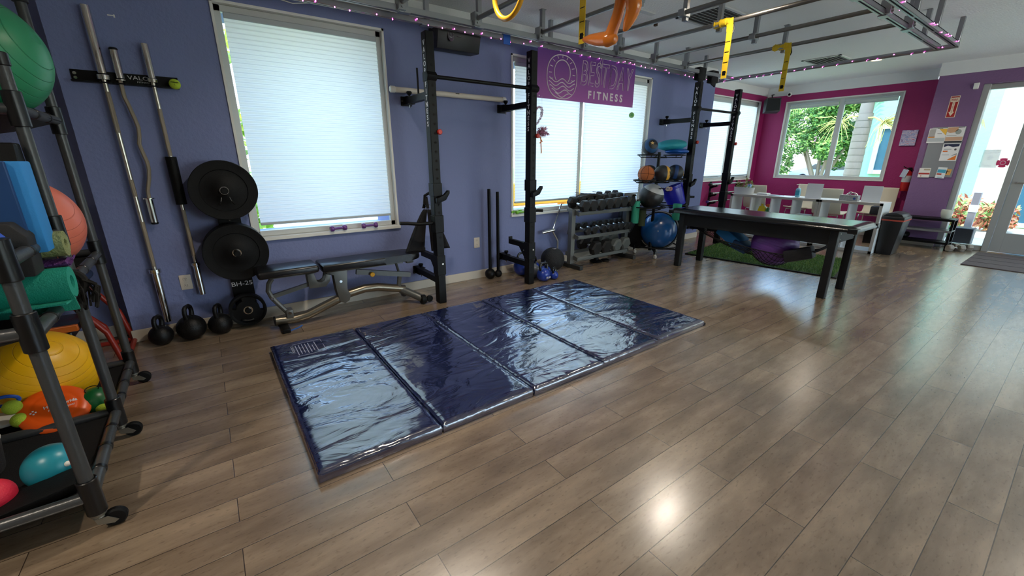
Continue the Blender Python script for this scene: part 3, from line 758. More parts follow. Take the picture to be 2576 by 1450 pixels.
# flying disc, leaning
t = thing('flying_disc', 'orange flying disc with white print leaning on the yellow ball', 'flying disc', (-.775, 2.685, .215))
g = G(); g.lathe([(0, .012), (.06, .012), (.075, .0125), (.078, .011), (.085, .0125), (.112, .008), (.125, -.004), (.126, -.016), (.121, -.016), (.118, -.004), (.10, .005), (0, .008)], 48)
o = g.out('disc', mat('orange_plastic', 'ef5a12', .35), t, world=False); o.rotation_euler = (R(36), 0, R(14))
g = G(); g.text('HCA Florida', .022, (.022, .008, .0135), (1, 0, 0), (0, 1, 0), .0004, bold=.0004); g.text('Palms Hospital', .015, (.022, -.014, .0135), (1, 0, 0), (0, 1, 0), .0004)
for dx, dy in ((0, .008), (0, -.008), (.008, 0), (-.008, 0)): g.box(-.068 + dx - .003, -.068 + dx + .003, dy - .003, dy + .003, .0128, .0138)
q = g.out('lettering', WTXT, o, world=False, smooth=0)
# black mesh basket and foam slab
t = thing('mesh_basket', 'black mesh basket lying between the red ball and the middle rail', 'basket', (-1.04, 2.45, .10))
g = G(); g.lathe([(.13, 0), (.145, .13), (.148, .13), (.134, -.004), (0, -.004), (0, 0), (.13, 0)], 36); o = g.out('basket', mat('wire_mesh_grey', '4a4a4c', .5, .5, bump=1.0, bscale=260), t, world=False)
g = G(); g.ring((0, 0, .132), .146, .004); g.out('rim', WHITE, t, world=False)
g = G(); g.cbox((0, 0, 0), (.50, .13, .035), bev=.004)
o = solo('foam_slab', g, RUBBER, 'long black foam slab lying along the front rail of the cart', 'foam slab', origin=(0, 0, 0)); o.location = (-.85, 2.045, .135); o.rotation_euler = (0, -.13, .1)
g = G(); g.cbox((0, 0, 0), (.22, .16, .018), bev=.006)
o = solo('storage_box', g, WHITE, 'white flat box behind the tennis balls on the cart', 'box', origin=(0, 0, 0)); o.location = (-1.02, 2.78, .19); o.rotation_euler = (.25, 0, .2)
g = G(); g.ring((0, 0, 0), .045, .008, 'y', 28, 8, (1, .55)); o = solo('handle_loop', g, mat('royal_blue_plastic', '1d4fae', .4), 'blue plastic loop lying on the white box', 'loop handle', origin=(0, 0, 0)); o.location = (-.925, 2.715, .293); o.rotation_euler = (.2, 0, 0)
# rolled mats and foam blocks on the middle shelf
def spiral(g, x0, x1, cy, cz, r0, r1, th, turns, tail=0, a0=0, sq=1.0):
    """rolled mat: axis along x"""
    n = int(turns * 26); pi_, po = [], []
    for i in range(n + 1):
        a = a0 + 2 * pi * turns * i / n; r = r0 + (r1 - th - r0) * i / n
        pi_.append((cy + r * cos(a), cz + r * sin(a) * sq)); po.append((cy + (r + th) * cos(a), cz + (r + th) * sin(a) * sq))
    if tail:
        d = Vector((pi_[-1][0] - pi_[-2][0], pi_[-1][1] - pi_[-2][1])).normalized()
        for k in (1, 2, 3):
            pi_.append((pi_[-1][0] + d.x * tail / 3, pi_[-1][1] + d.y * tail / 3 - .004 * k)); po.append((po[-1][0] + d.x * tail / 3, po[-1][1] + d.y * tail / 3 - .004 * k))
    A = [[g._v((x, p[0], p[1])) for p in pi_] for x in (x0, x1)]; B = [[g._v((x, p[0], p[1])) for p in po] for x in (x0, x1)]
    m = len(pi_)
    for i in range(m - 1):
        g.face([A[0][i], A[0][i + 1], A[1][i + 1], A[1][i]]); g.face([B[0][i], B[1][i], B[1][i + 1], B[0][i + 1]])
        g.face([A[1][i], A[1][i + 1], B[1][i + 1], B[1][i]]); g.face([A[0][i], B[0][i], B[0][i + 1], A[0][i + 1]])
    g.face([A[0][0], A[1][0], B[1][0], B[0][0]]); g.face([A[0][-1], B[0][-1], B[1][-1], A[1][-1]])
g = G(); spiral(g, -1.12, -.49, 2.275, .898, .022, .064, .007, 5.2, tail=.05, a0=pi * .85); g.prism([(2.16, .845), (2.30, .832), (2.30, .827), (2.16, .838)], -1.1, -.50, 'yz')
solo('yoga_mat', g, mat('teal_mat', '16967f', .7, bump=.4, bscale=200), 'rolled teal yoga mat with a loose tail on the middle shelf of the cart', 'yoga mat', origin=(-.8, 2.27, .89))
g = G(); spiral(g, -.86, -.49, 2.35, 1.042, .016, .053, .0055, 5, a0=.5)
solo('yoga_mat', g, mat('olive_mat', '8b9260', .8, bump=.9, bscale=90), 'rolled olive green ribbed yoga mat on top of the purple one', 'yoga mat', origin=(-.7, 2.37, 1.03))
g = G(); spiral(g, -1.0, -.495, 2.36, .966, .018, .055, .005, 2.6, a0=1.0, sq=.28); g.tube([(-.5, 2.30, .972), (-.5, 2.36, .98), (-.5, 2.42, .965), (-.5, 2.455, .972)], .0045, 6)
solo('yoga_mat', g, mat('purple_mat', '5b2a6e', .8, bump=.9, bscale=90), 'flattened purple yoga mat between the olive and the teal rolls', 'yoga mat', origin=(-.75, 2.36, .966))
def block(name, label, pts, y0, y1, col, cat='foam block', bev=.006):
    g = G(); g.prism(pts, y0, y1, 'xz', bev); return solo(name, g, mat(label[:14].replace(' ', '_'), col, .7, bump=.1, bscale=200), label, cat, origin=(pts[0][0], (y0 + y1) / 2, pts[0][1]))
block('foam_block', 'light blue foam block standing on the middle shelf, tallest of the blocks', [(-.98, 1.02), (-.513, 1.03), (-.513, 1.352), (-.98, 1.352)], 2.225, 2.345, '2a86cc')
g = G(); g.box(-.98, -.545, 2.205, 2.224, 1.03, 1.352, .003, 1); solo('front_panel', g, mat('navy_front', '0f3f73', .7), 'thin dark navy panel over the front of the light blue block', 'foam panel', origin=(-.7, 2.21, 1.03))  # thin panel that turns the block's front darker than its side
block('foam_block', 'black foam block with a cut corner in front of the light blue block', [(-.86, .96), (-.545, .96), (-.535, 1.10), (-.57, 1.15), (-.86, 1.15)], 2.14, 2.25, '1b1b1c')
block('foam_block', 'bright blue foam block with a cut corner in front of the black block', [(-.84, 1.05), (-.585, 1.05), (-.56, 1.10), (-.60, 1.165), (-.84, 1.165)], 1.985, 2.09, '2e57c9')
g = G(); g.prism([(2.40, .90), (2.58, .90), (2.58, 1.42), (2.50, 1.42)], -1.05, -.575, 'yz', .008)
solo('bolster', g, RUBBER, 'black padded board leaning inside the cart behind the light blue block', 'padded board', origin=(-.8, 2.5, .9))
g = G(); rn2 = random.Random(5)
g.ring((-.553, 2.56, .835), .038, .016, 'y', 20, 8, (1, 1.25))
for k in range(26):
    a = rn2.uniform(0, 2 * pi); g.tube([(-.545 + .03 * cos(a), 2.53 + .05 * rn2.random(), .85), (-.52 + .045 * cos(a), 2.54 + rn2.uniform(-.03, .05), .80 + rn2.uniform(-.06, .03)), (-.53 + .03 * cos(a), 2.54 + rn2.uniform(-.03, .04), .74 + rn2.uniform(-.04, .02))], .005, 4)
solo('fringed_wrap', g, mat('black_yarn', '1a1815', .95), 'black fringed wrap tied round the middle post of the cart', 'wrap', origin=(-.55, 2.56, .83))

# ---------------------------------------------------------------- red exercise chair behind the cart
RED = mat('red_tube_paint', '8c2517', .35); ORG = mat('orange_rail_paint', 'd06a24', .45)
t = thing('step_machine', 'red tubular step machine with orange crossbars and black pads behind the cart', 'exercise machine', (-.95, 3.95, 0))
for y in (3.62, 4.12):
    g = G(); g.tube([(-.87, y, .02), (-.72, y, .02), (-.655, y, .02)], .018, 10); g.tube([(-.66, y, .02), (-.70, y, .26), (-.83, y, .50)], .018, 10)
    g.tube([(-.78, y, .02), (-.80, y, .16), (-.92, y, .33), (-1.3, y, .36)], .017, 10); g.out('side_frame', RED, t)
g = G(); g.tube([(-.655, 3.62, .02), (-.655, 4.12, .02)], .018, 10); g.tube([(-1.35, 3.62, .22), (-.9, 3.62, .22)], .018); g.out('cross_tube', RED, t)
g = G(); g.tube([(-1.45, 3.62, .20), (-1.45, 3.62, .02), (-1.45, 4.12, .02), (-1.45, 4.12, .20)], .018, 10); g.out('side_frame', RED, t)
for z in (.47, .33):
    g = G(); g.box(-1.45, -.82, 3.60, 3.63, z - .02, z + .02, .003, 1); g.out('crossbar', ORG, t)
g = G(); g.box(-1.42, -.86, 3.64, 4.10, .245, .30, .015); g.out('pad', VINYL, t)
g = G(); g.box(-1.40, -.80, 3.66, 4.10, .505, .555, .015); g.out('pad', VINYL, t)
g = G(); g.box(-1.38, -.76, 3.72, 4.08, .557, .61, .02); solo('seat_cushion', g, mat('dark_blue_cushion', '2b3b5c', .6), 'dark blue cushion lying on top of the red machine', 'cushion', origin=(-1, 3.9, .557))
# ---------------------------------------------------------------- barbell holder and bars on the blue wall
t = thing('barbell_rack', 'black wall plate with white lettering holding three steel bars', 'bar holder', (-.3, 4.09, 1.88))
g = G(); g.box(-.585, -.03, 4.088, 4.097, 1.842, 1.918, .002, 1); g.box(-.585, -.03, 4.04, 4.092, 1.842, 1.850, .001, 1); g.out('wall_plate', BLACK, t)
for x in (-.565, -.05):
    for z in (1.895, 1.868):
        g = G(); g.cyl((x, 4.086, z), .010, .004, 'y', 14, .001); g.out('washer', CHROME, t)
g = G(); g.text('VALOR', .036, (-.235, 4.0875, 1.893), (1, 0, 0), (0, 0, 1), .0006, sx=1.25); g.text('FITNESS', .012, (-.225, 4.0875, 1.868), (1, 0, 0), (0, 0, 1), .0005, sx=1.7)
g.tube([(-.335 + .014 * cos(a), 4.087, 1.893 + .010 * sin(a)) for a in [k * pi / 8 for k in range(2, 15)]], .0018, 4)
g.out('lettering', mat('grey_lettering', 'b9b9b9', .5), t, smooth=0)
for x in (-.42, -.345, -.172):
    g = G(); g.tube([(x - .028, 4.09, 1.85), (x - .028, 4.03, 1.85)], .006, 8); g.tube([(x + .028, 4.09, 1.85), (x + .028, 4.03, 1.85)], .006, 8); g.out('holder_peg', BLACK, t)
KN = mat('knurled_steel', 'b5aa96', .42, 1.0, bump=.5, bscale=500)
BY = 4.055
def bar_bits(t, parts):
    for nm, m, z0, z1, r in parts:
        g = G(); g.cyl((t.location.x, BY, (z0 + z1) / 2), r, z1 - z0, 'z', 24, .0015); g.out(nm, m, t)
t = thing('barbell', 'long chrome olympic barbell standing on its end against the wall', 'barbell', (-.425, BY, .10))
bar_bits(t, [('sleeve', CHROME, 1.90, 2.295, .0245), ('collar', CHROME, 1.862, 1.892, .036), ('shaft', STEEL, .56, 1.862, .0135), ('knurling', KN, 1.53, 1.79, .0143), ('knurling', KN, 1.10, 1.22, .0143), ('knurling', KN, .58, .92, .0143), ('collar', CHROME, .53, .56, .036), ('sleeve', CHROME, .135, .53, .0245)])
t = thing('barbell', 'short chrome barbell with a black foam pad round its middle', 'barbell', (-.172, BY, .31))
bar_bits(t, [('sleeve', CHROME, 1.895, 2.112, .022), ('collar', CHROME, 1.868, 1.893, .03), ('shaft', STEEL, .575, 1.868, .0125), ('knurling', KN, 1.38, 1.70, .0135), ('knurling', KN, .63, .99, .0135), ('foam_pad', RUBBER, 1.03, 1.375, .034), ('collar', CHROME, .55, .575, .03), ('sleeve', CHROME, .312, .55, .022)])
t = thing('curl_bar', 'zigzag chrome curl bar hanging between the two straight bars', 'curl bar', (-.338, BY, .9))
P = [(-.345, 1.865), (-.345, 1.76), (-.335, 1.72), (-.318, 1.62), (-.312, 1.57), (-.318, 1.52), (-.330, 1.46), (-.322, 1.40), (-.312, 1.34), (-.312, 1.29), (-.325, 1.22), (-.348, 1.14), (-.352, 1.085)]
g = G(); g.tube([(p[0], BY, p[1]) for p in P], .0125, 14); g.out('shaft', KN, t)
g = G(); g.cyl((-.340, BY, 1.965), .0225, .175, 'z', 24, .002); g.cyl((-.340, BY, 1.868), .029, .008); g.out('sleeve', CHROME, t)
g = G(); g.cyl((-.340, BY, 2.056), .0235, .02, 'z', 24, .006); g.out('end_cap', BLACK, t)
g = G(); g.cyl((-.354, BY, .995), .0225, .175, 'z', 24, .002); g.cyl((-.353, BY, 1.084), .036, .006); g.out('sleeve', CHROME, t)
g = G(); g.cyl((-.355, BY, .905), .0235, .02, 'z', 24, .006); g.out('end_cap', BLACK, t)
t = thing('tennis_ball', 'yellow tennis ball stuck on the right end of the bar holder', 'ball', (-.052, 4.035, 1.868))
g = G(); g.sph((0, 0, 0), .034, 28, 16); g.out('ball', mat('tennis_felt'), t, world=False)
g = G(); g.text('Wilson', .016, (0, -.0345, .008), (1, 0, 0), (0, 0, 1), .0015); g.text('1', .016, (0, -.0345, -.008), (1, 0, 0), (0, 0, 1), .0015); g.out('print', BLACK, t, world=False, smooth=0)
# wall outlets
def outlet(x, z, label):
    t = thing('wall_outlet', label, 'power outlet', (x, WY, z))
    g = G(); g.box(x - .038, x + .038, WY - .007, WY - .0005, z - .06, z + .06, .003); g.out('cover_plate', mat('outlet_plate', 'd9cdbd', .4), t)
    for dz in (-.027, .027):
        g = G(); g.cyl((x, WY - .008, z + dz), .017, .004, 'y', 20, .001); r_ = g.out('receptacle', mat('outlet_plate'), t)
        g = G()
        for dx in (-.006, .006): g.box(x + dx - .0012, x + dx + .0012, WY - .0105, WY - .0098, z + dz, z + dz + .008)
        g.cyl((x, WY - .0101, z + dz - .006), .0022, .001, 'y', 8); g.out('slot', BLACK, r_)
outlet(-.262, .418, 'beige power outlet on the blue wall between the barbells and the plate stand')
outlet(2.447, .428, 'beige power outlet on the blue wall beside the two steel maces')
g = G(); g.box(-.33, -.30, WY - .004, WY, 2.262, 2.268); g.box(-.30, -.292, WY - .005, WY, 2.255, 2.272); solo('wall_anchor', g, WHITE, 'small white patch left on the wall above the bars', 'wall anchor', origin=(-.31, WY, 2.26))

# ---------------------------------------------------------------- plate stand with bumper plates
PX = .108
t = thing('plate_stand', 'black upright wall stand lettered BH-25 carrying three stacks of plates', 'plate stand', (PX, 4.08, 0))
g = G(); g.box(PX - .078, PX + .078, 4.055, 4.098, .03, 1.26, .003, 1); g.out('upright', BLACK, t)
for z, L_ in ((1.129, .21), (.652, .24), (.15, .15)):
    g = G(); g.cyl((PX, 4.055 - L_ / 2, z), .0235, L_, 'y', 20, .003); g.out('peg', BLACK, t)
g = G(); g.text('BH-25', .052, (PX - .002, 4.0535, .352), (1, 0, 0), (0, 0, 1), .0006, sx=1.15); g.out('lettering', WTXT, t, smooth=0)
g = G(); g.cyl((PX, 4.05, .885), .006, .008, 'y'); g.out('bolt', CHROME, t)
def bumper(label, z, y0, th, r=.222, group=None):
    t = thing('bumper_plate', label, 'weight plate', (PX, y0 + th / 2, z), group)
    h = th / 2
    prof = [(.0265, -h + .004), (.07, -h + .004), (.074, -h + .008), (r - .07, -h + .008), (r - .066, -h + .001), (r - .014, -h + .001), (r - .010, -h), (r - .003, -h), (r, -h + .005), (r, h - .005), (r - .004, h), (.03, h), (.0265, h - .004), (.0265, -h + .004)]
    g = G(); g.lathe(prof, 72, (0, 0, 0), 'y'); g.out('disc', RUBBER, t, world=False, smooth=50)
    g = G(); g.lathe([(.0245, -h + .001), (.031, -h + .001), (.031, h - .002), (.0245, h - .002), (.0245, -h + .001)], 40, (0, 0, 0), 'y'); g.out('steel_hub', CHROME, t, world=False)
    return t
# top peg, middle peg
bumper('front black bumper plate on the top peg of the stand', 1.129, 3.90, .055)
bumper('rear black bumper plate on the top peg of the stand', 1.129, 3.958, .055)
bumper('front black bumper plate on the middle peg of the stand', .652, 3.86, .055)
bumper('middle one of three bumper plates on the middle peg of the stand', .652, 3.918, .05)
bumper('rear one of three bumper plates on the middle peg of the stand', .652, 3.97, .05)
t = thing('spring_clip', 'chrome spring clip closing the top peg of the plate stand', 'spring clip', (PX, 3.885, 1.129))
g = G()
for k in range(3): g.ring((PX, 3.893 - k * .006, 1.129), .0275, .003, 'y', 24, 6)
for s in (-1, 1): g.tube([(PX + s * .02, 3.885, 1.10), (PX + s * .032, 3.86, 1.06), (PX + s * .042, 3.845, 1.035)], .003, 6)
g.out('coil', CHROME, t)
for s in (-1, 1):
    g = G(); g.tube([(PX + s * .036, 3.853, 1.05), (PX + s * .046, 3.84, 1.03)], .006, 8); g.out('grip', BLACK, t)
def tri_plate(label, y0, th, r, z):
    t = thing('grip_plate', label, 'weight plate', (PX, y0 + th / 2, z)); h = th / 2; g = G()
    ph = [.3, .3 + 2 * pi / 3, .3 + 4 * pi / 3]
    n = 96; F = {}
    def rad(a):  # slot half-angle membership
        return any(abs((a - p + pi) % (2 * pi) - pi) < .52 for p in ph)
    radii = [.026, .05, .085, .112, r - .012, r]
    for sd in (-1, 1):
        for i, q in enumerate(radii):
            for k in range(n):
                a = 2 * pi * k / n; F[sd, i, k] = g._v((q * cos(a), sd * (h if i in (0, 1, 4, 5) else h * .55), q * sin(a)))
    for k in range(n):
        j = (k + 1) % n; am = 2 * pi * (k + .5) / n
        for i in range(5):
            if i == 2 and rad(am):
                continue
            for sd in (-1, 1): g.face([F[sd, i, k], F[sd, i, j], F[sd, i + 1, j], F[sd, i + 1, k]])
        if rad(am):
            for i in (2, 3): g.face([F[-1, i, k], F[-1, i, j], F[1, i, j], F[1, i, k]])
            for kk, e in ((k, 2 * pi * (k - .5) / n), (j, 2 * pi * (k + 1.5) / n)):
                if not rad(e): g.face([F[-1, 2, kk], F[-1, 3, kk], F[1, 3, kk], F[1, 2, kk]])
        g.face([F[-1, 5, k], F[-1, 5, j], F[1, 5, j], F[1, 5, k]]); g.face([F[-1, 0, k], F[-1, 0, j], F[1, 0, j], F[1, 0, k]])
    g.out('disc', RUBBER, t, world=False, smooth=30)
    g = G(); g.lathe([(.0245, -h - .001), (.034, -h - .001), (.034, h), (.0245, h), (.0245, -h - .001)], 32, (0, 0, 0), 'y'); g.out('steel_hub', CHROME, t, world=False)
tri_plate('front one of the small three-grip plates on the lowest peg', 3.925, .032, .135, .150)
tri_plate('rear one of the small three-grip plates on the lowest peg', 3.96, .032, .135, .150)

# ---------------------------------------------------------------- kettlebells
def kettlebell(label, mats, loc, r, hw, hh, rot=0, name='kettlebell', group=None, hr=.0155):
    t = thing(name, label, 'kettlebell', loc, group, rot); m1, m2 = mats
    g = G(); g.sph((0, 0, r * .93), r, 36, 22, fn=lambda d: 1 - .06 * max(0, -d.z - .80) / .2 * 1.2)
    for v in g.bm.verts: v.co.z = max(v.co.z, .001)
    g.out('bell', m1, t, world=False, smooth=60)
    zt = r * 1.72; g = G()
    pts = [(-hw * .62, 0, zt - .03), (-hw * .95, 0, zt + hh * .35), (-hw, 0, zt + hh * .6), (-hw * .82, 0, zt + hh * .88), (-hw * .45, 0, zt + hh), (hw * .45, 0, zt + hh), (hw * .82, 0, zt + hh * .88), (hw, 0, zt + hh * .6), (hw * .95, 0, zt + hh * .35), (hw * .62, 0, zt - .03)]
    g.tube(pts, [hr * 1.35, hr * 1.05, hr, hr, hr, hr, hr, hr, hr * 1.05, hr * 1.35], 12); g.out('handle', m2, t, world=False, smooth=60)
    return t
KB = mat('black_kettlebell', '0b0b0c', .45, spec=.3, bump=.2, bscale=120)
kettlebell('small black kettlebell on the floor under the long barbell', (KB, KB), (-.475, 3.93, 0), .078, .042, .085, 1.1)
kettlebell('largest black kettlebell, middle one of the row by the wall', (KB, KB), (-.285, 3.93, 0), .098, .048, .095, 1.15)
kettlebell('black kettlebell on the floor next to the small three-grip plates', (KB, KB), (-.098, 3.925, 0), .084, .045, .090, 1.15)

# ---------------------------------------------------------------- adjustable bench
t = thing('weight_bench', 'adjustable weight bench with black padded seat and back on a grey bent tube', 'bench', (.85, 3.75, 0))
BYc = 3.75
g = G(); g.box(.20, .645, BYc - .14, BYc + .14, .462, .525, .022, 3); g.out('seat', VINYL, t)
g = G(); n = 20; pts = [(.665, BYc - .15), (1.20, BYc - .15), (1.45, BYc - .13)] + [(1.46 + .11 * sin(a), BYc - .0 - .13 * cos(a)) for a in [pi * k / 10 for k in range(1, 10)]] + [(1.45, BYc + .13), (1.20, BYc + .15), (.665, BYc + .15)]
g.prism(pts, .448, .512, 'xy', .018); g.out('backrest', VINYL, t)
BEN = mat('bench_grey_paint', '5d5e5b', .4, .4)
TUB = mat('bench_tube_bronze', '7d7566', .3, .9)
g = G(); g.tube([(.275, BYc - .01, .075), (.42, BYc - .01, .062), (.52, BYc - .01, .075), (.72, BYc - .01, .145), (.88, BYc - .01, .20), (1.02, BYc - .01, .222), (1.14, BYc - .01, .215), (1.40, BYc - .01, .15)], .038, 18); g.out('main_tube', TUB, t)
g = G(); g.tube([(1.36, BYc - .01, .155), (1.47, BYc - .06, .09), (1.53, BYc - .12, .055)], .036, 14); g.out('rear_leg', BEN, t)
g = G(); g.tube([(1.36, BYc - .01, .155), (1.42, BYc + .06, .10), (1.45, BYc + .14, .055)], .036, 14); g.out('rear_leg', BEN, t)
g = G(); g.cyl((1.535, BYc - .13, .048), .045, .05, 'x', 20, .006); g.out('foot_cap', RUBBER, t)
g = G(); g.cyl((1.60, BYc - .14, .045), .032, .03, 'y', 20, .005); g.out('wheel', RUBBER, t)
g = G(); g.cyl((.27, BYc - .01, .075), .0395, .012, 'x', 18, .003); g.box(.30, .36, BYc - .16, BYc + .14, .0, .038, .006); g.out('front_foot', BLACK, t)
g = G(); g.tube([(.30, BYc - .10, .004), (.34, BYc - .13, .004), (.42, BYc - .09, .004), (.46, BYc - .06, .008)], .006, 6); g.out('cable_loop', mat('blue_cord', '2a5fa8', .6), t, 'blue cord loop by the front foot')
for y in (BYc - .055, BYc + .035):
    g = G(); g.prism([(.70, .455), (.86, .455), (.88, .43), (.86, .26), (.885, .20), (.87, .15), (.83, .13), (.79, .15), (.775, .24), (.765, .40), (.71, .415)], y, y + .010, 'xz', .002); g.out('hinge_plate', BEN, t)
    g = G(); g.cyl((.815, y - .002, .335), .012, .006, 'y', 12); g.out('bolt', CHROME, t)
    g = G(); g.prism([(.555, .44), (.61, .44), (.625, .36), (.66, .35), (.69, .37), (.70, .42), (.74, .42), (.73, .355), (.69, .31), (.56, .315)], y, y + .008, 'xz', .002); g.out('seat_bracket', BEN, t)
g = G(); g.rbar((.28, BYc, .448), (.63, BYc, .448), .05, .03); g.out('seat_rail', BEN, t)
g = G(); g.tube([(.30, BYc - .02, .435), (.275, BYc - .02, .40), (.262, BYc - .02, .34), (.28, BYc - .02, .28), (.31, BYc - .02, .23), (.36, BYc - .02, .15), (.38, BYc - .02, .12)], .019, 8); g.out('curved_arm', BEN, t)
g = G(); g.rbar((.28, BYc - .01, .285), (.48, BYc - .01, .325), .03, .032); g.rbar((.48, BYc - .01, .325), (.58, BYc - .01, .345), .03, .032); g.out('link_arm', BEN, t)
g = G(); g.cbox((.385, BYc - .01, .125), (.055, .09, .07), bev=.01); g.out('pivot_block', BEN, t)
for x, y, z in ((.385, BYc - .06, .135), (.278, BYc - .045, .28)):
    g = G(); g.cyl((x, y, z), .012, .012, 'y', 12); g.out('bolt', CHROME, t)
g = G(); g.rbar((.70, BYc, .43), (1.40, BYc, .425), .055, .03); g.cbox((1.47, BYc, .425), (.07, .07, .045), bev=.006); g.out('back_rail', BEN, t)
g = G(); g.rbar((.96, BYc - .03, .395), (1.46, BYc - .03, .29), .035, .045); g.out('adjuster_arm', BEN, t)
g = G(); g.tube([(1.33, BYc - .03, .42), (1.35, BYc - .03, .33)], .012, 8); g.tube([(1.36, BYc - .02, .30), (1.34, BYc - .02, .17)], .022, 8); g.out('adjuster_post', BEN, t)
g = G(); g.cyl((1.09, BYc - .065, .355), .021, .02, 'y', 24, .004); g.out('adjuster_knob', mat('yellow_knob', 'e9a91c', .4), t, 'yellow round knob')
# ---------------------------------------------------------------- wall mounted power racks
HOLE = mat('bolt_hole_dark', '020203', .9)
def column_text(g, items, x, y, zt, dz, size):
    z = zt
    for ch in items:
        if ch == '~':
            g.ring((x, y - .010, z), .007, .0012, 'x', 12, 4); g.ring((x, y + .010, z), .007, .0012, 'x', 12, 4)
        else: g.text(ch, size, (x, y, z), (0, -1, 0), (0, 0, 1), .0006, bold=.0009)
        z -= dz
def power_rack(x1, x2, label, name='power_rack', dipbar=True):
    t = thing(name, label, 'power rack', ((x1 + x2) / 2, 3.8, 0))
    y0, y1, hw = 3.515, 3.600, .038
    for x in (x1, x2):
        g = G(); g.box(x - hw, x + hw, y0, y1, .004, 2.36, .004, 1); p = g.out('post', BLACK, t)
        g = G(); z = .12
        while z < 2.33: g.cyl((x + .004, y0 - .0003, z), .0115, .0012, 'y', 14); z += .0765
        p2 = g.out('hole', HOLE, p, smooth=0); p2['kind'] = 'stuff'
        g = G(); column_text(g, 'VALOR~FITNESS', x - hw - .0006, (y0 + y1) / 2 - .002, 2.275, .0523, .056); g.out('lettering', WTXT, p, smooth=0)
        # wall arms
        for z, w_ in ((1.885, .05), (.225, .05)):
            g = G(); g.rbar((x, y1, z), (x, 4.05, z), w_, w_ * 1.15)
            for yy in (3.72, 3.82, 3.92): g.use(0)
            g.out('wall_arm', BLACK, t)
            g = G(); g.box(x - .055, x + .055, 4.085, 4.097, z - .042, z + .042, .004, 1); g.box(x - .035, x + .035, 3.97, 4.088, z - .034, z - .026); g.box(x - .035, x + .035, 3.97, 4.088, z + .030, z + .036); g.out('wall_bracket', BLACK, t)
            g = G(); g.cyl((x, 4.01, z + .045), .007, .04, 'z', 10); g.lathe([(.006, .03), (.024, .05), (.026, .062), (.02, .07), (0, .07)], 18, (x, 4.01, z + .01)); g.out('pull_knob', BLACK, t)
            g = G(); g.cyl((x - .045, 4.083, z), .008, .006, 'y', 10); g.out('bolt', CHROME, t); g = G(); g.cyl((x, 4.01, z - .05), .006, .022, 'z', 8); g.out('bolt', CHROME, t)
        g = G(); g.prism([(y0 + .0, 2.06), (y0 - .02, 2.03), (y0, 1.99), (y1, 1.99), (y1, 2.06)], x - hw - .006, x + hw + .006, 'yz', .002); g.out('bar_bracket', BLACK, t)
        # safety arm folded back to the wall, with its gusset
        g = G(); g.rbar((x, y1 - .01, .435), (x, 3.93, .435), .045, .055); g.box(x - .0225, x + .0225, 3.915, 3.93, .41, .49)
        g.prism([(y1, .41), (3.76, .41), (3.66, .30), (y1, .27)], x - .004, x + .004, 'yz'); g.box(x - hw - .006, x + hw + .006, y0 - .006, y1 + .006, .29, .48, .003, 1); g.out('safety_arm', BLACK, t)
        g = G(); g.cyl((x + .01, y0 - .008, .40), .009, .012, 'y', 12); g.cyl((x, 3.66, .37), .008, .012, 'x', 12); g.out('pin', STEEL, t)
        # J hook
        g = G(); g.box(x - hw - .006, x + hw + .006, y0 - .008, y1 + .006, 1.035, 1.15, .003, 1); g.prism([(x - .03, 1.02), (x + .05, 1.045), (x + .085, 1.085), (x + .10, 1.085), (x + .10, 1.06), (x + .06, 1.0), (x - .03, .97)], y0 - .045, y0 - .008, 'xz', .003)
        g.out('bar_hook', BLACK, t)
        g = G(); g.cyl((x + .045, y0 - .010, 1.585), .023, .03, 'y', 20, .006); g.out('pin_knob', mat('red_knob', 'b3261c', .4), t, 'red round knob')
        g = G(); g.box(x - hw - .007, x + hw + .007, y0 - .007, y1 + .007, .70, .86, .003, 1)
        if x == x1 and dipbar: g.tube([(x, y0 + .04, .79), (x - .18, y0 + .05, .79), (x - .27, y0 + .09, .80), (x - .34, y0 + .10, .805)], .016, 10)
        else: g.tube([(x + hw, y0 + .04, .82), (x + .09, y0 + .02, .822), (x + .13, y0 - .02, .822)], .016, 10)
        g.out('dip_handle', BLACK, t)
    g = G(); g.tube([(x1 - .01, y0 + .03, 2.028), (x2 + .01, y0 + .03, 2.028)], .0165, 14)
    for x in (x1 + hw + .008, x2 + hw + .02): g.cyl((x, y0 + .03, 2.028), .03, .02, 'x', 8)
    g.out('pull_up_bar', BLACK, t)
    return t
rk1 = power_rack(1.700, 2.805, 'black wall mounted power rack with white lettering, between the two large blinds')
for dy in (3.66, 3.80):
    g = G(); g.tube([(1.70, dy, 1.90), (1.70, dy, 2.13)], .009, 8); g.out('band_peg', BLACK, rk1)
rk2 = power_rack(5.720, 6.790, 'black wall mounted power rack with white lettering, beyond the ball tree', dipbar=False)
# white pipe resting on the arms of the first rack
t = thing('pvc_pipe', 'long cream pipe with capped ends resting on the arms of the nearer power rack', 'pipe', (2.18, 3.98, 1.965))
g = G(); g.cyl((2.18, 4.045, 1.975), .025, 1.24, 'x', 24); g.out('tube', mat('cream_pipe', 'd8cfc2', .5), t)
for x in (1.555, 2.80):
    g = G(); g.cyl((x, 4.045, 1.975), .029, .05, 'x', 24, .006); g.out('end_cap', mat('white_cap', 'e3e0d8', .45), t)
g = G(); g.box(2.20, 2.24, 4.015, 4.021, 1.985, 1.99); g.out('print', BLACK, t)
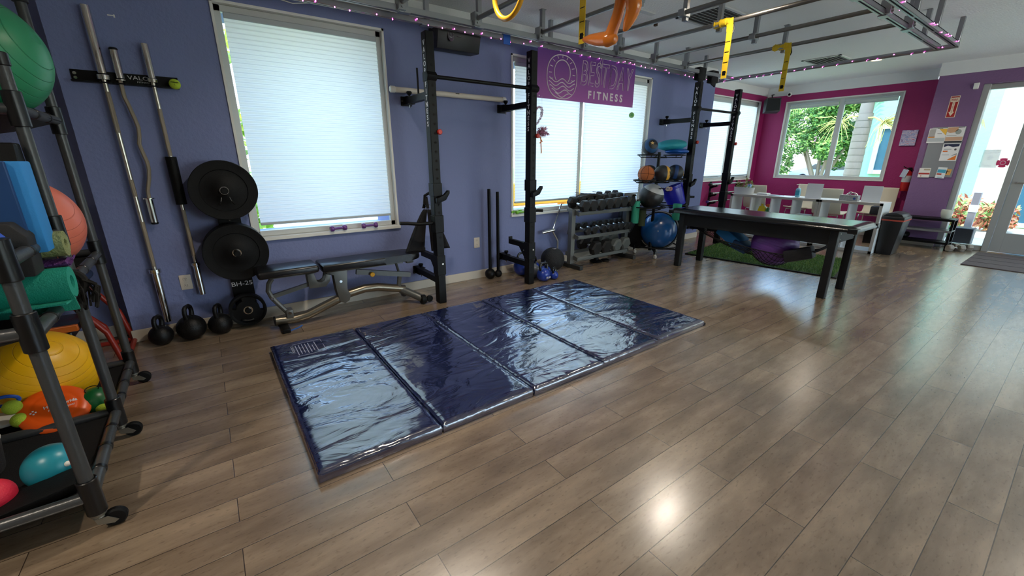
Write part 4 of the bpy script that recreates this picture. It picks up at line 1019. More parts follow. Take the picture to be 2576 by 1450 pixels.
# ab slings
t = thing('hanging_slings', 'pair of black padded slings hanging from the nearer power rack', 'ab slings', (1.67, 3.70, 1.03))
cl = mat('black_canvas', '111115', .85, bump=.3, bscale=200)
for s, xb0, xb1, yb in ((-1, 1.425, 1.625, 3.74), (1, 1.68, 1.885, 3.70)):
    g = G()
    def f(u, v, s=s, xb0=xb0, xb1=xb1, yb=yb):
        xt0, xt1 = 1.648 + s * .01, 1.695 + s * .01; k = v ** .85
        x = (xt0 + (xb0 - xt0) * k) * (1 - u) + (xt1 + (xb1 - xt1) * k) * u
        return (x, yb - .02 + .03 * sin(u * pi) * v + .006 * sin(u * 9), .90 - .40 * v + .012 * u * v * s)
    g.grid(10, 14, f); o = g.out('sling', cl, t, smooth=80); md = o.modifiers.new('thick', 'SOLIDIFY'); md.thickness = .018
    g = G(); g.rbar((1.66 + s * .012, yb - .015, .91), (1.665, 3.70, 1.02), .03, .006, (0, 1, 0)); g.out('webbing', cl, t)
g = G(); g.ring((1.668, 3.70, .955), .028, .0035, 'y', 20, 6, (.6, 1)); g.ring((1.69, 3.69, .92), .024, .0035, 'y', 20, 6, (.6, 1)); g.out('carabiner', CHROME, t)
g = G(); g.tube([(1.70, 3.61, 1.05), (1.68, 3.66, 1.055), (1.655, 3.70, 1.03), (1.65, 3.71, .95)], .013, 8); g.out('strap_loop', cl, t)
# loudspeaker above
t = thing('loudspeaker', 'wide black loudspeaker box mounted high between the two big windows', 'loudspeaker', (2.19, 4.0, 2.45))
g = G(); g.prism([(4.09, 2.36), (3.93, 2.35), (3.88, 2.53), (4.09, 2.54)], 1.97, 2.43, 'yz', .006); g.out('cabinet', mat('speaker_black', '141416', .5), t)
g = G(); a = Vector((0, -.05, .18)).normalized()
X = Matrix.Translation((2.10, 3.898, 2.47)) @ Matrix.Rotation(R(-15.5), 4, 'X')
g.X = X; g.lathe([(.028, 0), (.032, -.006), (.027, -.009), (.022, -.002), (.014, -.004), (.014, -.008), (0, -.008)], 28, (0, 0, 0), 'y'); g.prism([(-.032, 0), (.032, 0), (.028, -.04), (.012, -.062), (-.012, -.062), (-.028, -.04)], -.004, .0, 'xz'); g.box(.07, .11, -.004, 0, -.012, -.006)
g.out('driver', mat('speaker_grey', '6e6e72', .4, .4), t)
g = G(); g.box(2.12, 2.28, 4.04, 4.098, 2.535, 2.56); g.out('wall_bracket', BLACK, t)
# steel maces
for x, r, top, l in ((2.553, .062, 1.04, 'taller steel mace with the larger ball head, standing against the blue wall'), (2.668, .045, 1.005, 'shorter steel mace with the smaller ball head, standing against the blue wall')):
    t = thing('steel_mace', l, 'mace', (x, 3.99, 0)); g = G(); g.sph((x, 3.985, r), r, 28, 16); g.out('head', KB, t, smooth=80)
    g = G(); g.cyl((x, 3.985, (r * 1.5 + top) / 2), .0185, top - r * 1.5, 'z', 18, .003); g.out('handle', BLACK, t)
# blue kettlebells beside the second post
KBLUE = mat('blue_vinyl_kettlebell', '1e3c9c', .3, coat=.4); KH = mat('black_enamel', '0f1013', .22, coat=.5)
def kb2(label, x, y, r, rot, m=KBLUE):
    t = kettlebell(label, (m, KH), (x, y, 0), r, r * .74, r * .92, rot, hr=.0135)
    for k, q in enumerate(('35', 'LB')):
        pass
    return t
kb2('largest blue kettlebell with a wide black handle, behind the lower arm of the rack', 2.96, 3.90, .105, .2)
kb2('blue kettlebell with a grey foot, between the lower rack arm and the wall', 3.0, 3.74, .088, .3, mat('grey_kettlebell', '6f7378', .4))
k3 = kb2('blue kettlebell printed with its weight, in front beside the rack post', 3.01, 3.55, .080, .1)
g = G(); g.text('35 LB', .030, (0, -.0805, .055), (1, 0, 0), (0, 0, 1), .003); g.out('print', WTXT, k3, world=False, smooth=0)
kb2('blue kettlebell standing just behind the smallest one', 3.13, 3.66, .072, .9)
kb2('smallest blue kettlebell, frontmost by the rack post', 3.155, 3.53, .052, .5)
kb2('blue kettlebell mostly hidden behind the rack post', 3.13, 3.88, .076, .5)
# slam ball
t = thing('slam_ball', 'black rubber slam ball on the floor beside the dumbbell rack', 'slam ball', (3.40, 3.84, 0))
g = G(); g.sph((3.40, 3.84, .147), .15, 48, 28)
for v in g.bm.verts: v.co.z = max(v.co.z, .001)
g.out('shell', mat('textured_rubber', '17181a', .6, bump=.9, bscale=130), t, smooth=80)
g = G(); g.ring((3.39, 3.80, .292), .022, .0022, 'z', 24, 5); g.text('20', .02, (3.39, 3.80, .294), (.85, -.5, 0), (.45, .8, -.2), .001); g.out('print', WTXT, t, smooth=0)
# purple and green hand weights on the sills
def hand_weight(name, label, mt, c, L_, r, rotz=0, group=None):
    t = thing(name, label, 'dumbbell', c, group, rotz); g = G()
    g.lathe([(0, -L_ / 2), (r * .8, -L_ / 2), (r, -L_ / 2 + .008), (r, -L_ / 2 + .026), (r * .82, -L_ / 2 + .034), (r * .42, -L_ / 2 + .036), (r * .46, 0), (r * .42, L_ / 2 - .036), (r * .82, L_ / 2 - .034), (r, L_ / 2 - .026), (r, L_ / 2 - .008), (r * .8, L_ / 2), (0, L_ / 2)], 24, (0, 0, r), 'x')
    g.out('body', mt, t, world=False); return t
PUR = mat('purple_vinyl', '6b3a86', .3, coat=.3); GRN = mat('lime_vinyl', '7cc23a', .35)
hand_weight('hand_weight', 'purple hand weight on the window sill nearer the plate stand', PUR, (.935, 4.062, .7185), .15, .026, .12)
hand_weight('hand_weight', 'purple hand weight on the window sill nearer the power rack', PUR, (1.225, 4.062, .7185), .15, .026, -.05)
for y, l in ((4.052, 'front lime green hand weight on the sill behind the maces'), (4.104, 'rear lime green hand weight on the sill behind the maces')):
    hand_weight('hand_weight', l, GRN, (3.06 if y < 4.08 else 3.02, y, .7215 if y < 4.08 else .7235), .16, .022, 0)
hand_weight('hand_weight', 'royal blue hand weight lying on the top shelf of the dumbbell rack', mat('royal_blue_vinyl', '2a50c8', .35), (4.78, 3.93, .80), .15, .03, .2)

# ---------------------------------------------------------------- dumbbell rack
t = thing('dumbbell_rack', 'grey steel three shelf rack loaded with hexagonal dumbbells', 'dumbbell rack', (4.2, 3.85, 0))
GR = mat('rack_grey', '747674', .35, .5)
for x in (3.70, 4.745):
    g = G(); g.box(x - .03, x + .03, 3.62, 4.07, .002, .055, .003, 1); g.out('foot', mat('rack_foot_dark', '3f4141', .4, .4), t)
    g = G(); g.tube([(x, 3.83, .05), (x, 3.83, .745)], .032, 4, sq=True); g.out('upright', GR, t)
for z, yf, yb in ((.70, 3.745, 3.93), (.40, 3.745, 3.91), (.12, 3.745, 3.93)):
    g = G(); dz = .055
    for y, q in ((yf, 0), (yb, dz)):
        g.box(3.72, 4.73, y - .012, y + .012, z + q - .02, z + q + .02, .002, 1); g.rbar((3.72, y, z + q - .018), (4.73, y, z + q - .018), .05, .005)
    for x in (3.725, 4.722): g.rbar((x, yf - .02, z - .005), (x, yb + .02, z + dz - .005), .012, .05)
    g.out('shelf', GR, t)
HEXM = mat('dumbbell_rubber', '111213', .5, bump=.15, bscale=150); HEXG = mat('grey_cast_iron', '5f6664', .5, bump=.3, bscale=80)
def make_dumbbell(r, hl, gap, m):
    t = thing('hex_dumbbell', 'x', 'dumbbell', (0, 0, 0), 'hexagonal dumbbells on the rack')
    for s in (-1, 1):
        g = G(); a, b = s * gap / 2, s * (gap / 2 + hl); q = [(r * .80, a), (r, a + s * hl * .22), (r, b - s * hl * .22), (r * .80, b)]
        g.lathe([(0, a)] + q + [(0, b)], 6, (0, 0, 0), 'y'); g.out('head', m, t, world=False, smooth=20)
    g = G(); g.lathe([(.011, -gap / 2), (.0145, -gap * .3), (.0165, 0), (.0145, gap * .3), (.011, gap / 2)], 16, (0, 0, 0), 'y'); g.out('handle', CHROME, t, world=False)
    return t
proto = {'L': make_dumbbell(.078, .085, .125, HEXM), 'M': make_dumbbell(.056, .055, .13, HEXM), 'B': make_dumbbell(.098, .10, .13, HEXM), 'G': make_dumbbell(.090, .10, .12, HEXG)}
seen = set(); ordn = ['first', 'second', 'third', 'fourth', 'fifth', 'sixth', 'seventh', 'eighth', 'ninth']
def put(kind, x, y, z, rz, label, tilt=.18):
    o = proto[kind] if kind not in seen else dup(proto[kind], (0, 0, 0)); seen.add(kind)
    o.location = (x, y, z); o.rotation_euler = (tilt, 0, rz); o['label'] = label; o['group'] = 'hexagonal dumbbells on the rack'
for i, x in enumerate((3.775, 3.925, 4.070, 4.215, 4.355, 4.50, 4.655)):
    put('L', x, 3.805, (.815, .815, .815, .82, .825, .83, .83)[i], (.04, -.02, .03, 0, .02, -.03, .03)[i], 'black hexagonal dumbbell on the top shelf, %s from the slam ball end' % ordn[i], .16)
for i, x in enumerate((3.86, 3.985, 4.155, 4.275, 4.385, 4.495, 4.60, 4.685)):
    put('M', x, 3.80, .495, (.03, -.03, 0, .04, 0, -.04, .03, 0)[i], 'small black hexagonal dumbbell on the middle shelf, %s from the slam ball end' % ordn[i], .2)
put('B', 4.00, 3.80, .265, .02, 'largest black hexagonal dumbbell at the slam ball end of the bottom shelf')
put('B', 4.205, 3.81, .265, -.02, 'black hexagonal dumbbell on the bottom shelf beside the grey ones')
put('G', 4.405, 3.80, .262, .02, 'grey cast iron dumbbell in the middle of the bottom shelf')
put('G', 4.60, 3.81, .262, -.03, 'grey cast iron dumbbell at the ball tree end of the bottom shelf')
t = thing('ankle_weight', 'dark flat padded wrap lying over the dumbbells at the back of the top shelf', 'wrap', (4.1, 3.97, .87))
g = G(); g.grid(16, 6, lambda u, v: (3.84 + .52 * u, 3.87 + .14 * v, .875 + .045 * sin(u * pi) + .008 * sin(u * 14 + v * 3))); o = g.out('pad', mat('dark_brown_fabric', '231d1b', .85), t); md = o.modifiers.new('thick', 'SOLIDIFY'); md.thickness = .03
for x in (3.93, 4.25):
    g = G(); g.cbox((x, 3.935, .935), (.03, .16, .006), (0, 0, 0), .001, 1); g.out('strap', BLACK, t)
for i, (x, y, z, l) in enumerate(((4.455, 4.005, .865, 'spare dark dumbbell at the back of the top shelf next to the padded wrap'), (4.615, 4.01, .87, 'spare dark dumbbell at the back of the top shelf next to the blue hand weight'))):
    put('M', x, y, z + .02, pi / 2 + .15 * i, l, 0)
g = G(); g.grid(8, 8, lambda u, v: (4.66 + .10 * u, 3.69 + .14 * v, .905 - .03 * (abs(u - .5) * 2) ** 2 + .006 * sin(9 * u + 5 * v))); 
o = solo('cleaning_cloth', g, mat('grey_cloth', '55524e', .9), 'crumpled grey cloth over the last dumbbell of the top shelf', 'cloth', origin=(4.7, 3.75, .88)); md = o.modifiers.new('thick', 'SOLIDIFY'); md.thickness = .006
t = thing('push_up_stand', 'black disc shaped stand on the floor under the dumbbell rack', 'exercise stand', (4.22, 3.84, 0))
g = G(); g.lathe([(0, .001), (.085, .001), (.09, .012), (.08, .022), (.035, .028), (.03, .08), (.05, .10), (0, .105)], 28, (4.20, 3.84, 0)); g.out('base', RUBBER, t)
g = G(); g.lathe([(0, .001), (.06, .001), (.065, .014), (.055, .024), (0, .026)], 28, (4.335, 3.80, 0)); g.out('grip_pad', RUBBER, t)
# leaning cable handle next to the rack
t = thing('tricep_bar', 'chrome cable handle bar leaning on the wall end of the dumbbell rack', 'cable handle', (3.52, 4.02, 0))
g = G(); g.cyl((0, 0, 0), .020, .20, 'x', 18, .004); o = g.out('grip', CHROME, t, world=False); o.location = (-.05, 0, .47); o.rotation_euler = (0, -.12, -.1)
g = G(); g.tube([(3.56, 4.03, .50), (3.68, 4.05, .73), (3.72, 4.06, .80)], .009, 8); g.out('hook_arm', CHROME, t)
g = G(); g.tube([(3.55, 4.02, .46), (3.64, 4.02, .33), (3.65, 4.03, .012)], .012, 8); g.out('leg', STEEL, t)
# ---------------------------------------------------------------- ball tree
BC = (5.13, 3.66)
t = thing('ball_tree', 'black wheeled ball tree with stacked ring shelves beside the dumbbell rack', 'ball rack', (BC[0], BC[1], 0))
g = G(); g.cyl((BC[0], BC[1], .82), .022, 1.26, 'z', 16); g.out('pole', BLACK, t)
tiers = [(1.41, .155, .30), (1.085, .155, .37), (.72, .20, .36)]
for z, rr, R_ in tiers:
    g = G()
    cs = ([(-.30, -.06), (.30, -.04)] if z > 1.3 else [(-.33, -.05), (-.12, -.165), (.37, -.04), (.12, .22)] if z > 1 else [(-.14, -.02), (.42, .0)])
    for dx, dy in cs:
        q = rr if z > .8 else .24
        if z < .8 and dx > 0: q = .22
        g.ring((BC[0] + dx, BC[1] + dy, z), q * .93, .0085, 'z', 32, 8); g.ring((BC[0] + dx, BC[1] + dy, z - .03), q * .66, .006, 'z', 32, 8)
        for k in range(3):
            a = 2 * pi * k / 3 + .4; g.tube([(BC[0] + dx + q * .93 * cos(a), BC[1] + dy + q * .93 * sin(a), z), (BC[0] + dx + q * .66 * cos(a), BC[1] + dy + q * .66 * sin(a), z - .03)], .005, 6)
        g.tube([(BC[0], BC[1], z - .03), (BC[0] + dx * .5, BC[1] + dy * .5, z - .03)], .010, 8)
    g.out('ring_shelf', BLACK, t)
g = G(); g.ring((BC[0] + .10, BC[1] - .02, .155), .30, .010, 'z', 40, 8)
for k in range(4):
    a = k * pi / 2 + .6; x, y = BC[0] + .10 + .30 * cos(a), BC[1] - .02 + .30 * sin(a)
    g.tube([(BC[0] + .1 - .05, BC[1], .10), (x, y, .10), (x, y, .16)], .012, 8)
    g.tube([(x, y, .155), (x, y, .06)], .012, 8)
g.cyl((BC[0], BC[1], .15), .024, .14, 'z', 14); g.out('base_ring', BLACK, t)
for k in range(4):
    a = k * pi / 2 + .6; x, y = BC[0] + .10 + .30 * cos(a), BC[1] - .02 + .30 * sin(a)
    g = G(); g.prism([(x - .015, .065), (x + .02, .065), (x + .04, .03), (x + .02, .02)], y - .015, y + .015, 'xz', .002); o = g.out('caster', STEEL, t)
    g = G(); g.cyl((x + .025, y, .028), .027, .032, 'y', 20, .006); g.out('wheel', mat('white_wheel', 'b9b6b0', .5), o)
# balls on the tree
def striped(name, base, stripe, axis=0, w=.35, off=0.0, rough=.45):
    m = mat(name, base, rough, bump=.25, bscale=220); nt = m.node_tree; N = nt.nodes; L = nt.links; b = N['Principled BSDF']
    tc = N.new('ShaderNodeTexCoord'); s = N.new('ShaderNodeSeparateXYZ'); L.new(tc.outputs['Object'], s.inputs[0])
    a = N.new('ShaderNodeMath'); a.operation = 'SUBTRACT'; a.inputs[1].default_value = off; L.new(s.outputs[axis], a.inputs[0])
    ab = N.new('ShaderNodeMath'); ab.operation = 'ABSOLUTE'; L.new(a.outputs[0], ab.inputs[0])
    lt = N.new('ShaderNodeMath'); lt.operation = 'LESS_THAN'; lt.inputs[1].default_value = w; L.new(ab.outputs[0], lt.inputs[0])
    mx = N.new('ShaderNodeMix'); mx.data_type = 'RGBA'; mx.inputs['A'].default_value = (*lin(base), 1); mx.inputs['B'].default_value = (*lin(stripe), 1)
    L.new(lt.outputs[0], mx.inputs['Factor']); L.new(mx.outputs['Result'], b.inputs['Base Color']); return m
t = thing('medicine_ball', 'black and blue medicine ball with a gold star figure on the top ring', 'medicine ball', (4.835, 3.60, 1.512))
g = G(); g.sph((0, 0, 0), .104, 40, 24); o = g.out('shell', striped('blue_band_ball', '1b1c20', '1f4f7e', 2, .022, .062), t, world=False, smooth=80); o.rotation_euler = (1.0, -.9, 0)
g = G(); g.bm.free(); g.bm = bmesh.new(); M_ = Matrix.Translation(Vector((-.55, -.70, .42)).normalized() * .104); M_ = M_ @ Vector((-.55, -.70, .42)).to_track_quat('Z', 'Y').to_matrix().to_4x4(); g.X = M_
g.poly([(.026 * cos(pi / 2 + k * pi / 5) * (1 if k % 2 == 0 else .45), .026 * sin(pi / 2 + k * pi / 5) * (1 if k % 2 == 0 else .45), .001) for k in range(10)])
g.out('emblem', mat('gold_print', 'c7a76a', .5), t, world=False, smooth=0)
t = thing('balance_pod', 'teal fabric wrapped cushion sitting on the top ring', 'cushion', (5.45, 3.66, 1.545))
g = G(); g.sph((0, 0, 0), 1, 40, 22, (.25, .17, .075), fn=lambda d: 1 + .05 * noise.noise(d * 3) + .03 * noise.noise(d * 9)); o = g.out('cushion', mat('teal_fabric', '1f93a0', .6, bump=.4, bscale=40), t, world=False, smooth=80); o.location = (-.02, .02, .0); o.rotation_euler = (0, -.06, 0)
t = thing('balance_disc', 'shiny blue inflatable disc under the teal cushion on the top ring', 'balance disc', (5.46, 3.61, 1.46))
g = G(); g.sph((0, 0, 0), 1, 40, 16, (.19, .15, .045)); g.out('disc', mat('blue_metallic_vinyl', '1553a6', .2, .3), t, world=False, smooth=80)
t = thing('basketball', 'orange basketball on the second ring of the ball tree', 'basketball', (4.805, 3.60, 1.167))
g = G(); g.sph((0, 0, 0), .108, 44, 26); g.out('shell', mat('basketball_leather', 'b5622a', .55, bump=.8, bscale=320), t, world=False, smooth=80)
g = G(); r = .1083
for rot in ((0, 0, 0), (0, pi / 2, 0), (pi / 2, 0, 0)):
    g.at((0, 0, 0), rot); g.ring((0, 0, 0), r, .0022, 'z', 48, 5)
for s in (-1, 1):
    g.at((0, 0, 0), (0, 0, 0)); pts = []
    for k in range(40):
        a = 2 * pi * k / 40; d = Vector((s * (.62 + .18 * cos(2 * a)), cos(a), sin(a))).normalized(); pts.append(d * r)
    g.tube(pts, .0022, 5, closed=True)
o = g.out('seam', BLACK, t, world=False, smooth=60); o.rotation_euler = (.1, .05, .9)
t = thing('medicine_ball', 'black and yellow medicine ball on the second ring, next to the basketball', 'medicine ball', (5.01, 3.495, 1.168))
g = G(); g.sph((0, 0, 0), .113, 44, 26); o = g.out('shell', striped('yellow_band_ball', '202124', 'd39a2c', 0, .026, .045), t, world=False, smooth=80); o.rotation_euler = (0, 0, -.5)
g = G(); g.X = Matrix.Translation(Vector((.05, -.95, .1)).normalized() * .1132) @ Vector((.05, -.95, .1)).to_track_quat('Z', 'Y').to_matrix().to_4x4()
g.prism([(.0, .03), (.012, .012), (.035, -.004), (.03, -.014), (.012, -.008), (.006, -.04), (-.006, -.04), (.0, -.01), (-.008, .02)], 0, .0015, 'xy'); g.out('emblem', BLACK, t, world=False, smooth=0)
t = thing('medicine_ball', 'black medicine ball with a blue panel on the second ring, by the power rack post', 'medicine ball', (5.49, 3.62, 1.167))
g = G(); g.sph((0, 0, 0), .115, 44, 26); o = g.out('shell', striped('blue_panel_ball', '1a1c22', '1d3f74', 0, .024, -.01), t, world=False, smooth=80); o.rotation_euler = (0, .15, -.75)
g = G(); g.text('RAGE', .026, (.03, -.1145, -.005), (0, 0, -1), (1, .28, 0), .002); g.out('print', mat('gold_print'), t, world=False, smooth=0)
ball('medicine_ball', 'plain black medicine ball at the back of the second ring', (5.25, 3.885, 1.165), .112, mat('plain_black_ball', '15171c', .5), 'medicine ball')
t = thing('wall_ball', 'large soft black and grey wall ball on the third ring', 'wall ball', (4.99, 3.62, .865))
m = mat('wall_ball_leather', '1a1b1e', .42, bump=.3, bscale=25); nt = m.node_tree; N = nt.nodes; L = nt.links
tc = N.new('ShaderNodeTexCoord'); dp = N.new('ShaderNodeVectorMath'); dp.operation = 'DOT_PRODUCT'; dp.inputs[1].default_value = Vector((.12, -.35, .93)).normalized(); nz = N.new('ShaderNodeVectorMath'); nz.operation = 'NORMALIZE'
L.new(tc.outputs['Object'], nz.inputs[0]); L.new(nz.outputs[0], dp.inputs[0]); gt = N.new('ShaderNodeMath'); gt.operation = 'GREATER_THAN'; gt.inputs[1].default_value = .50; L.new(dp.outputs['Value'], gt.inputs[0])
mx = N.new('ShaderNodeMix'); mx.data_type = 'RGBA'; mx.inputs['A'].default_value = (*lin('1a1b1e'), 1); mx.inputs['B'].default_value = (*lin('a9abab'), 1); L.new(gt.outputs[0], mx.inputs['Factor']); L.new(mx.outputs['Result'], N['Principled BSDF'].inputs['Base Color'])
g = G(); g.sph((0, 0, 0), .168, 48, 28, fn=lambda d: 1 + .02 * noise.noise(d * 4)); g.out('shell', m, t, world=False, smooth=80)
g = G(); g.X = Matrix.Translation(Vector((.2, -.72, .66)).normalized() * .171) @ Euler((R(45), 0, R(14))).to_matrix().to_4x4(); g.text('Rage Fitness', .034, (0, 0, 0), (1, 0, 0), (0, 1, 0), .001, bold=.001, shear=.3); g.out('print', BLACK, t, world=False, smooth=0)
# blue bucket, leaning, with gloves
t = thing('bucket', 'royal blue plastic bucket leaning on the third ring of the ball tree', 'bucket', (5.60, 3.66, .80))
g = G(); g.lathe([(0, -.145), (.118, -.145), (.122, -.138), (.150, .10), (.156, .10), (.157, .112), (.151, .115), (.158, .145), (.163, .145), (.164, .155), (.150, .155), (.146, .12), (.116, -.135), (0, -.135)], 44); o = g.out('pail', mat('bucket_blue', '20209a', .3), t, world=False); o.rotation_euler = (-.30, -.28, 0); o.location = (0, 0, .03)
g = G(); g.tube([(.162 * cos(a), .162 * sin(a) * .9, .13 + .03 * sin(a)) for a in [pi + k * pi / 12 for k in range(13)]], .003, 6); q = g.out('bail_handle', CHROME, t, world=False); q.rotation_euler = (-.30, -.28, 0); q.location = (0, 0, .03)
t = thing('hand_wrap', 'rolled cream and black hand wrap beside the wall ball', 'hand wrap', (5.33, 3.60, .955)); g = G(); spiral(g, -.02, .02, 0, 0, .006, .034, .0035, 4); o = g.out('roll', mat('cream_cotton', 'cfc2b2', .9), t, world=False); o.rotation_euler = (0, 0, .6)
g = G(); spiral(g, -.018, .018, 0, 0, .006, .03, .0035, 4); o = g.out('roll', mat('pink_cotton', 'd09a90', .9), t, world=False); o.rotation_euler = (0, .3, .6); o.location = (.06, .0, -.005)
TM = mat('sea_green_mat', '2f9a7c', .7, bump=.3, bscale=200)
def vroll(label, x, y, z0, z1, r, turns, m):
    g = G(); spiral(g, z0, z1, 0, 0, .012, r, .006, turns)
    bmesh.ops.rotate(g.bm, verts=g.bm.verts, cent=(0, 0, 0), matrix=Matrix.Rotation(-pi / 2, 3, 'Y')); bmesh.ops.translate(g.bm, verts=g.bm.verts, vec=(x, y, 0))
    return solo('yoga_mat', g, m, label, 'yoga mat', origin=(x, y, z0))
vroll('sea green rolled mat standing upright in front of the blue bucket', 5.42, 3.48, .52, .745, .066, 5, TM)
vroll('sea green rolled mat standing upright behind the wall ball', 4.80, 3.72, .50, .80, .065, 2, TM)
vroll('dark olive rolled mat standing low behind the sea green rolls', 4.88, 3.66, .46, .70, .055, 4, mat('dark_olive_mat', '2f3a22', .8))
def dome(label, c, R_, rot, rim):
    t = thing('balance_dome', label, 'balance trainer', c)
    g = G(); g.lathe([(0, -.055), (R_ * .82, -.055), (R_ * .97, -.03), (R_, 0), (R_ * .985, .012), (R_ * .9, .014), (0, .014)], 56); o = g.out('platform', RUBBER, t, world=False); o.rotation_euler = rot
    g = G(); g.ring((0, 0, .012), R_ * .955, .0075, 'z', 60, 8); o = g.out('rim', rim, t, world=False); o.rotation_euler = rot
    g = G(); g.lathe([(R_ * .90 * cos(a), .012 + R_ * .74 * sin(a)) for a in [R(k * 6) for k in range(15)]] + [(0, .012 + R_ * .74)], 56); o = g.out('dome', mat('blue_ball', '1f5a9c', .25, coat=.3), t, world=False, smooth=80); o.rotation_euler = rot
    g = G(); g.sph((0, 0, .014 + R_ * .74), .008, 10, 6); o = g.out('valve_plug', mat('valve_plug_white', 'dedad0', .5), t, world=False); o.rotation_euler = rot
    return t
ax = Vector((-.83, -.54, .10)).normalized().to_track_quat('Z', 'Y').to_euler()
dome('large blue balance dome on edge in the lowest ring of the ball tree', (5.30, 3.66, .355), .285, ax, mat('grey_rim', '9b9b98', .4))
ax2 = Vector((.55, .80, -.08)).normalized().to_track_quat('Z', 'Y').to_euler()
dome('second balance dome behind the large one, black base towards the dumbbells', (5.16, 3.90, .33), .265, ax2, RUBBER)
g = G(); g.sph((0, 0, 0), 1, 32, 20, (.13, .12, .24), fn=lambda d: 1 + .08 * noise.noise(d * 3.1)); o = solo('gym_bag', g, mat('black_nylon', '17171c', .6, bump=.5, bscale=30), 'soft black bag hanging between the dumbbell rack and the blue ball', 'bag'); o.location = (4.86, 3.90, .55)
# ---------------------------------------------------------------- treatment table with net
TP = mat('charcoal_wood_paint', '1c1e20', .5, spec=.3, bump=.1, bscale=60)
t = thing('treatment_table', 'long black padded treatment table on four charcoal wooden legs', 'table', (5.18, 2.23, 0))
X0, X1, Y0, Y1 = 4.885, 5.475, 1.375, 3.09
for x in (X0 + .035, X1 - .035):
    for y in (Y0 + .035, Y1 - .035):
        g = G(); g.box(x - .035, x + .035, y - .035, y + .035, .001, .69, .006); g.out('leg', TP, t)
g = G(); g.box(X0 + .012, X0 + .032, Y0 + .07, Y1 - .07, .545, .69, .003, 1); g.out('apron', TP, t)
g = G(); g.box(X1 - .032, X1 - .012, Y0 + .07, Y1 - .07, .545, .69, .003, 1); g.out('apron', TP, t)
for y in (Y0 + .012, Y1 - .032):
    g = G(); g.box(X0 + .07, X1 - .07, y, y + .02, .565, .69, .003, 1); g.out('apron', TP, t)
g = G()
for x, z in ((X0 + .10, .655), (X0 + .10, .60), (X1 - .10, .655), (X1 - .10, .60)): g.cyl((x, Y0 + .009, z), .007, .006, 'y', 10)
g.out('bolt', STEEL, t)
g = G(); nx, ny = 14, 44
px0, px1, py0, py1 = 4.835, 5.50, 1.225, 3.215
def pad(u, v):
    x = px0 + (px1 - px0) * u; y = py0 + (py1 - py0) * v; q = min(min(u, 1 - u) * (px1 - px0), min(v, 1 - v) * (py1 - py0))
    return (x, y, .752 - .035 * math.exp(-q / .018) + .0015 * noise.noise(Vector((x * 5, y * 3, 1))))
g.grid(nx, ny, pad); V = g.bm.verts; V.ensure_lookup_table()
per = [j for j in range(nx + 1)] + [k * (nx + 1) + nx for k in range(1, ny + 1)] + [ny * (nx + 1) + j for j in range(nx - 1, -1, -1)] + [k * (nx + 1) for k in range(ny - 1, 0, -1)]
r0 = [V[j] for j in per]; r1 = [g._v((v.co.x, v.co.y, .697)) for v in r0]; r2 = [g._v((5.1675 + (v.co.x - 5.1675) * .9, 2.22 + (v.co.y - 2.22) * .97, .691)) for v in r0]
for k in range(len(per)):
    j = (k + 1) % len(per); g.face([r0[k], r1[k], r1[j], r0[j]]); g.face([r1[k], r2[k], r2[j], r1[j]])
g.face(r2); g.out('padded_top', mat('table_vinyl', '101114', .2, bump=.12, bscale=30), t, smooth=70)
for i, (px, py) in enumerate(((px0, py0), (px1, py0), (px0, py1), (px1, py1))):
    sx = 1 if px == px0 else -1; sy = 1 if py == py0 else -1
    g = G(); g.prism([(px - sx * .003, py - sy * .003), (px + sx * .075, py - sy * .003), (px - sx * .003, py + sy * .075)], .685, .732, 'xy', .004); g.out('corner_fold', VINYL, t)
# hammock net hanging under the table
t = thing('hammock_net', 'black cord net slung under the treatment table holding a ball and blocks', 'net', (5.18, 2.2, .5))
cbx, cby, cbz, cbr = 5.185, 2.035, .425, .238
def netz(x, y):
    s = (y - 1.45) / (3.02 - 1.45); base = .60 - .34 * (max(0, sin(pi * s ** .82))) ** .75
    k = (x - 5.18) / .27; z = base + .13 * k * k * sin(pi * s)
    d2 = (x - cbx) ** 2 + (y - cby) ** 2
    if d2 < (cbr + .008) ** 2: z = min(z, cbz - math.sqrt((cbr + .008) ** 2 - d2))
    return z
g = G(); n1, n2 = 22, 58; VV = {}
for j in range(n2 + 1):
    for i in range(n1 + 1):
        if (i + j) % 2: continue
        s = j / n2; y = 1.45 + 1.57 * s; w = .10 + .17 * sin(pi * s) ** .6; x = 5.18 + (i / n1 - .5) * 2 * w
        VV[i, j] = Vector((x, y, netz(x, y)))
for (i, j), a in VV.items():
    for di in (-1, 1):
        b = VV.get((i + di, j + 1))
        if b is not None: g.tube([a, b], .0027, 4, cap=False)
for i in (0, n1):
    pts = [VV[i, j] for j in range(0, n2 + 1) if (i, j) in VV]; g.tube(pts, .0055, 5)
g.out('netting', mat('black_cord', '0d0d10', .8), t, smooth=0)
g = G()
for y, yy in ((1.45, Y0 + .035), (3.02, Y1 - .035)):
    for x in (X0 + .05, X1 - .05): g.tube([(5.18 + (x - 5.18) * .35, y, .598), (x, yy, .60 if y < 2 else .59)], .006, 6)
g.out('tie_cord', mat('black_cord'), t)
for y in (Y0 + .035, Y1 - .035):
    g = G(); g.ring((X0 + .02, y + (.02 if y < 2 else -.02), .60), .012, .003, 'x', 14, 5); g.out('hook', STEEL, t)
ball('exercise_ball', 'purple ribbed exercise ball cradled in the net under the table', (cbx, cby, cbz), cbr, ribbed('purple_ball', '6b3f8f', depth=.004), rot=(.2, .2, 0))
g = G(); g.cbox((0, 0, 0), (.24, .30, .12), bev=.012); o = solo('foam_block', g, mat('blue_block', '1c6fae', .7), 'blue foam block lying in the net near the ball tree end', 'foam block'); o.location = (5.17, 2.52, .455); o.rotation_euler = (.55, 0, 0)
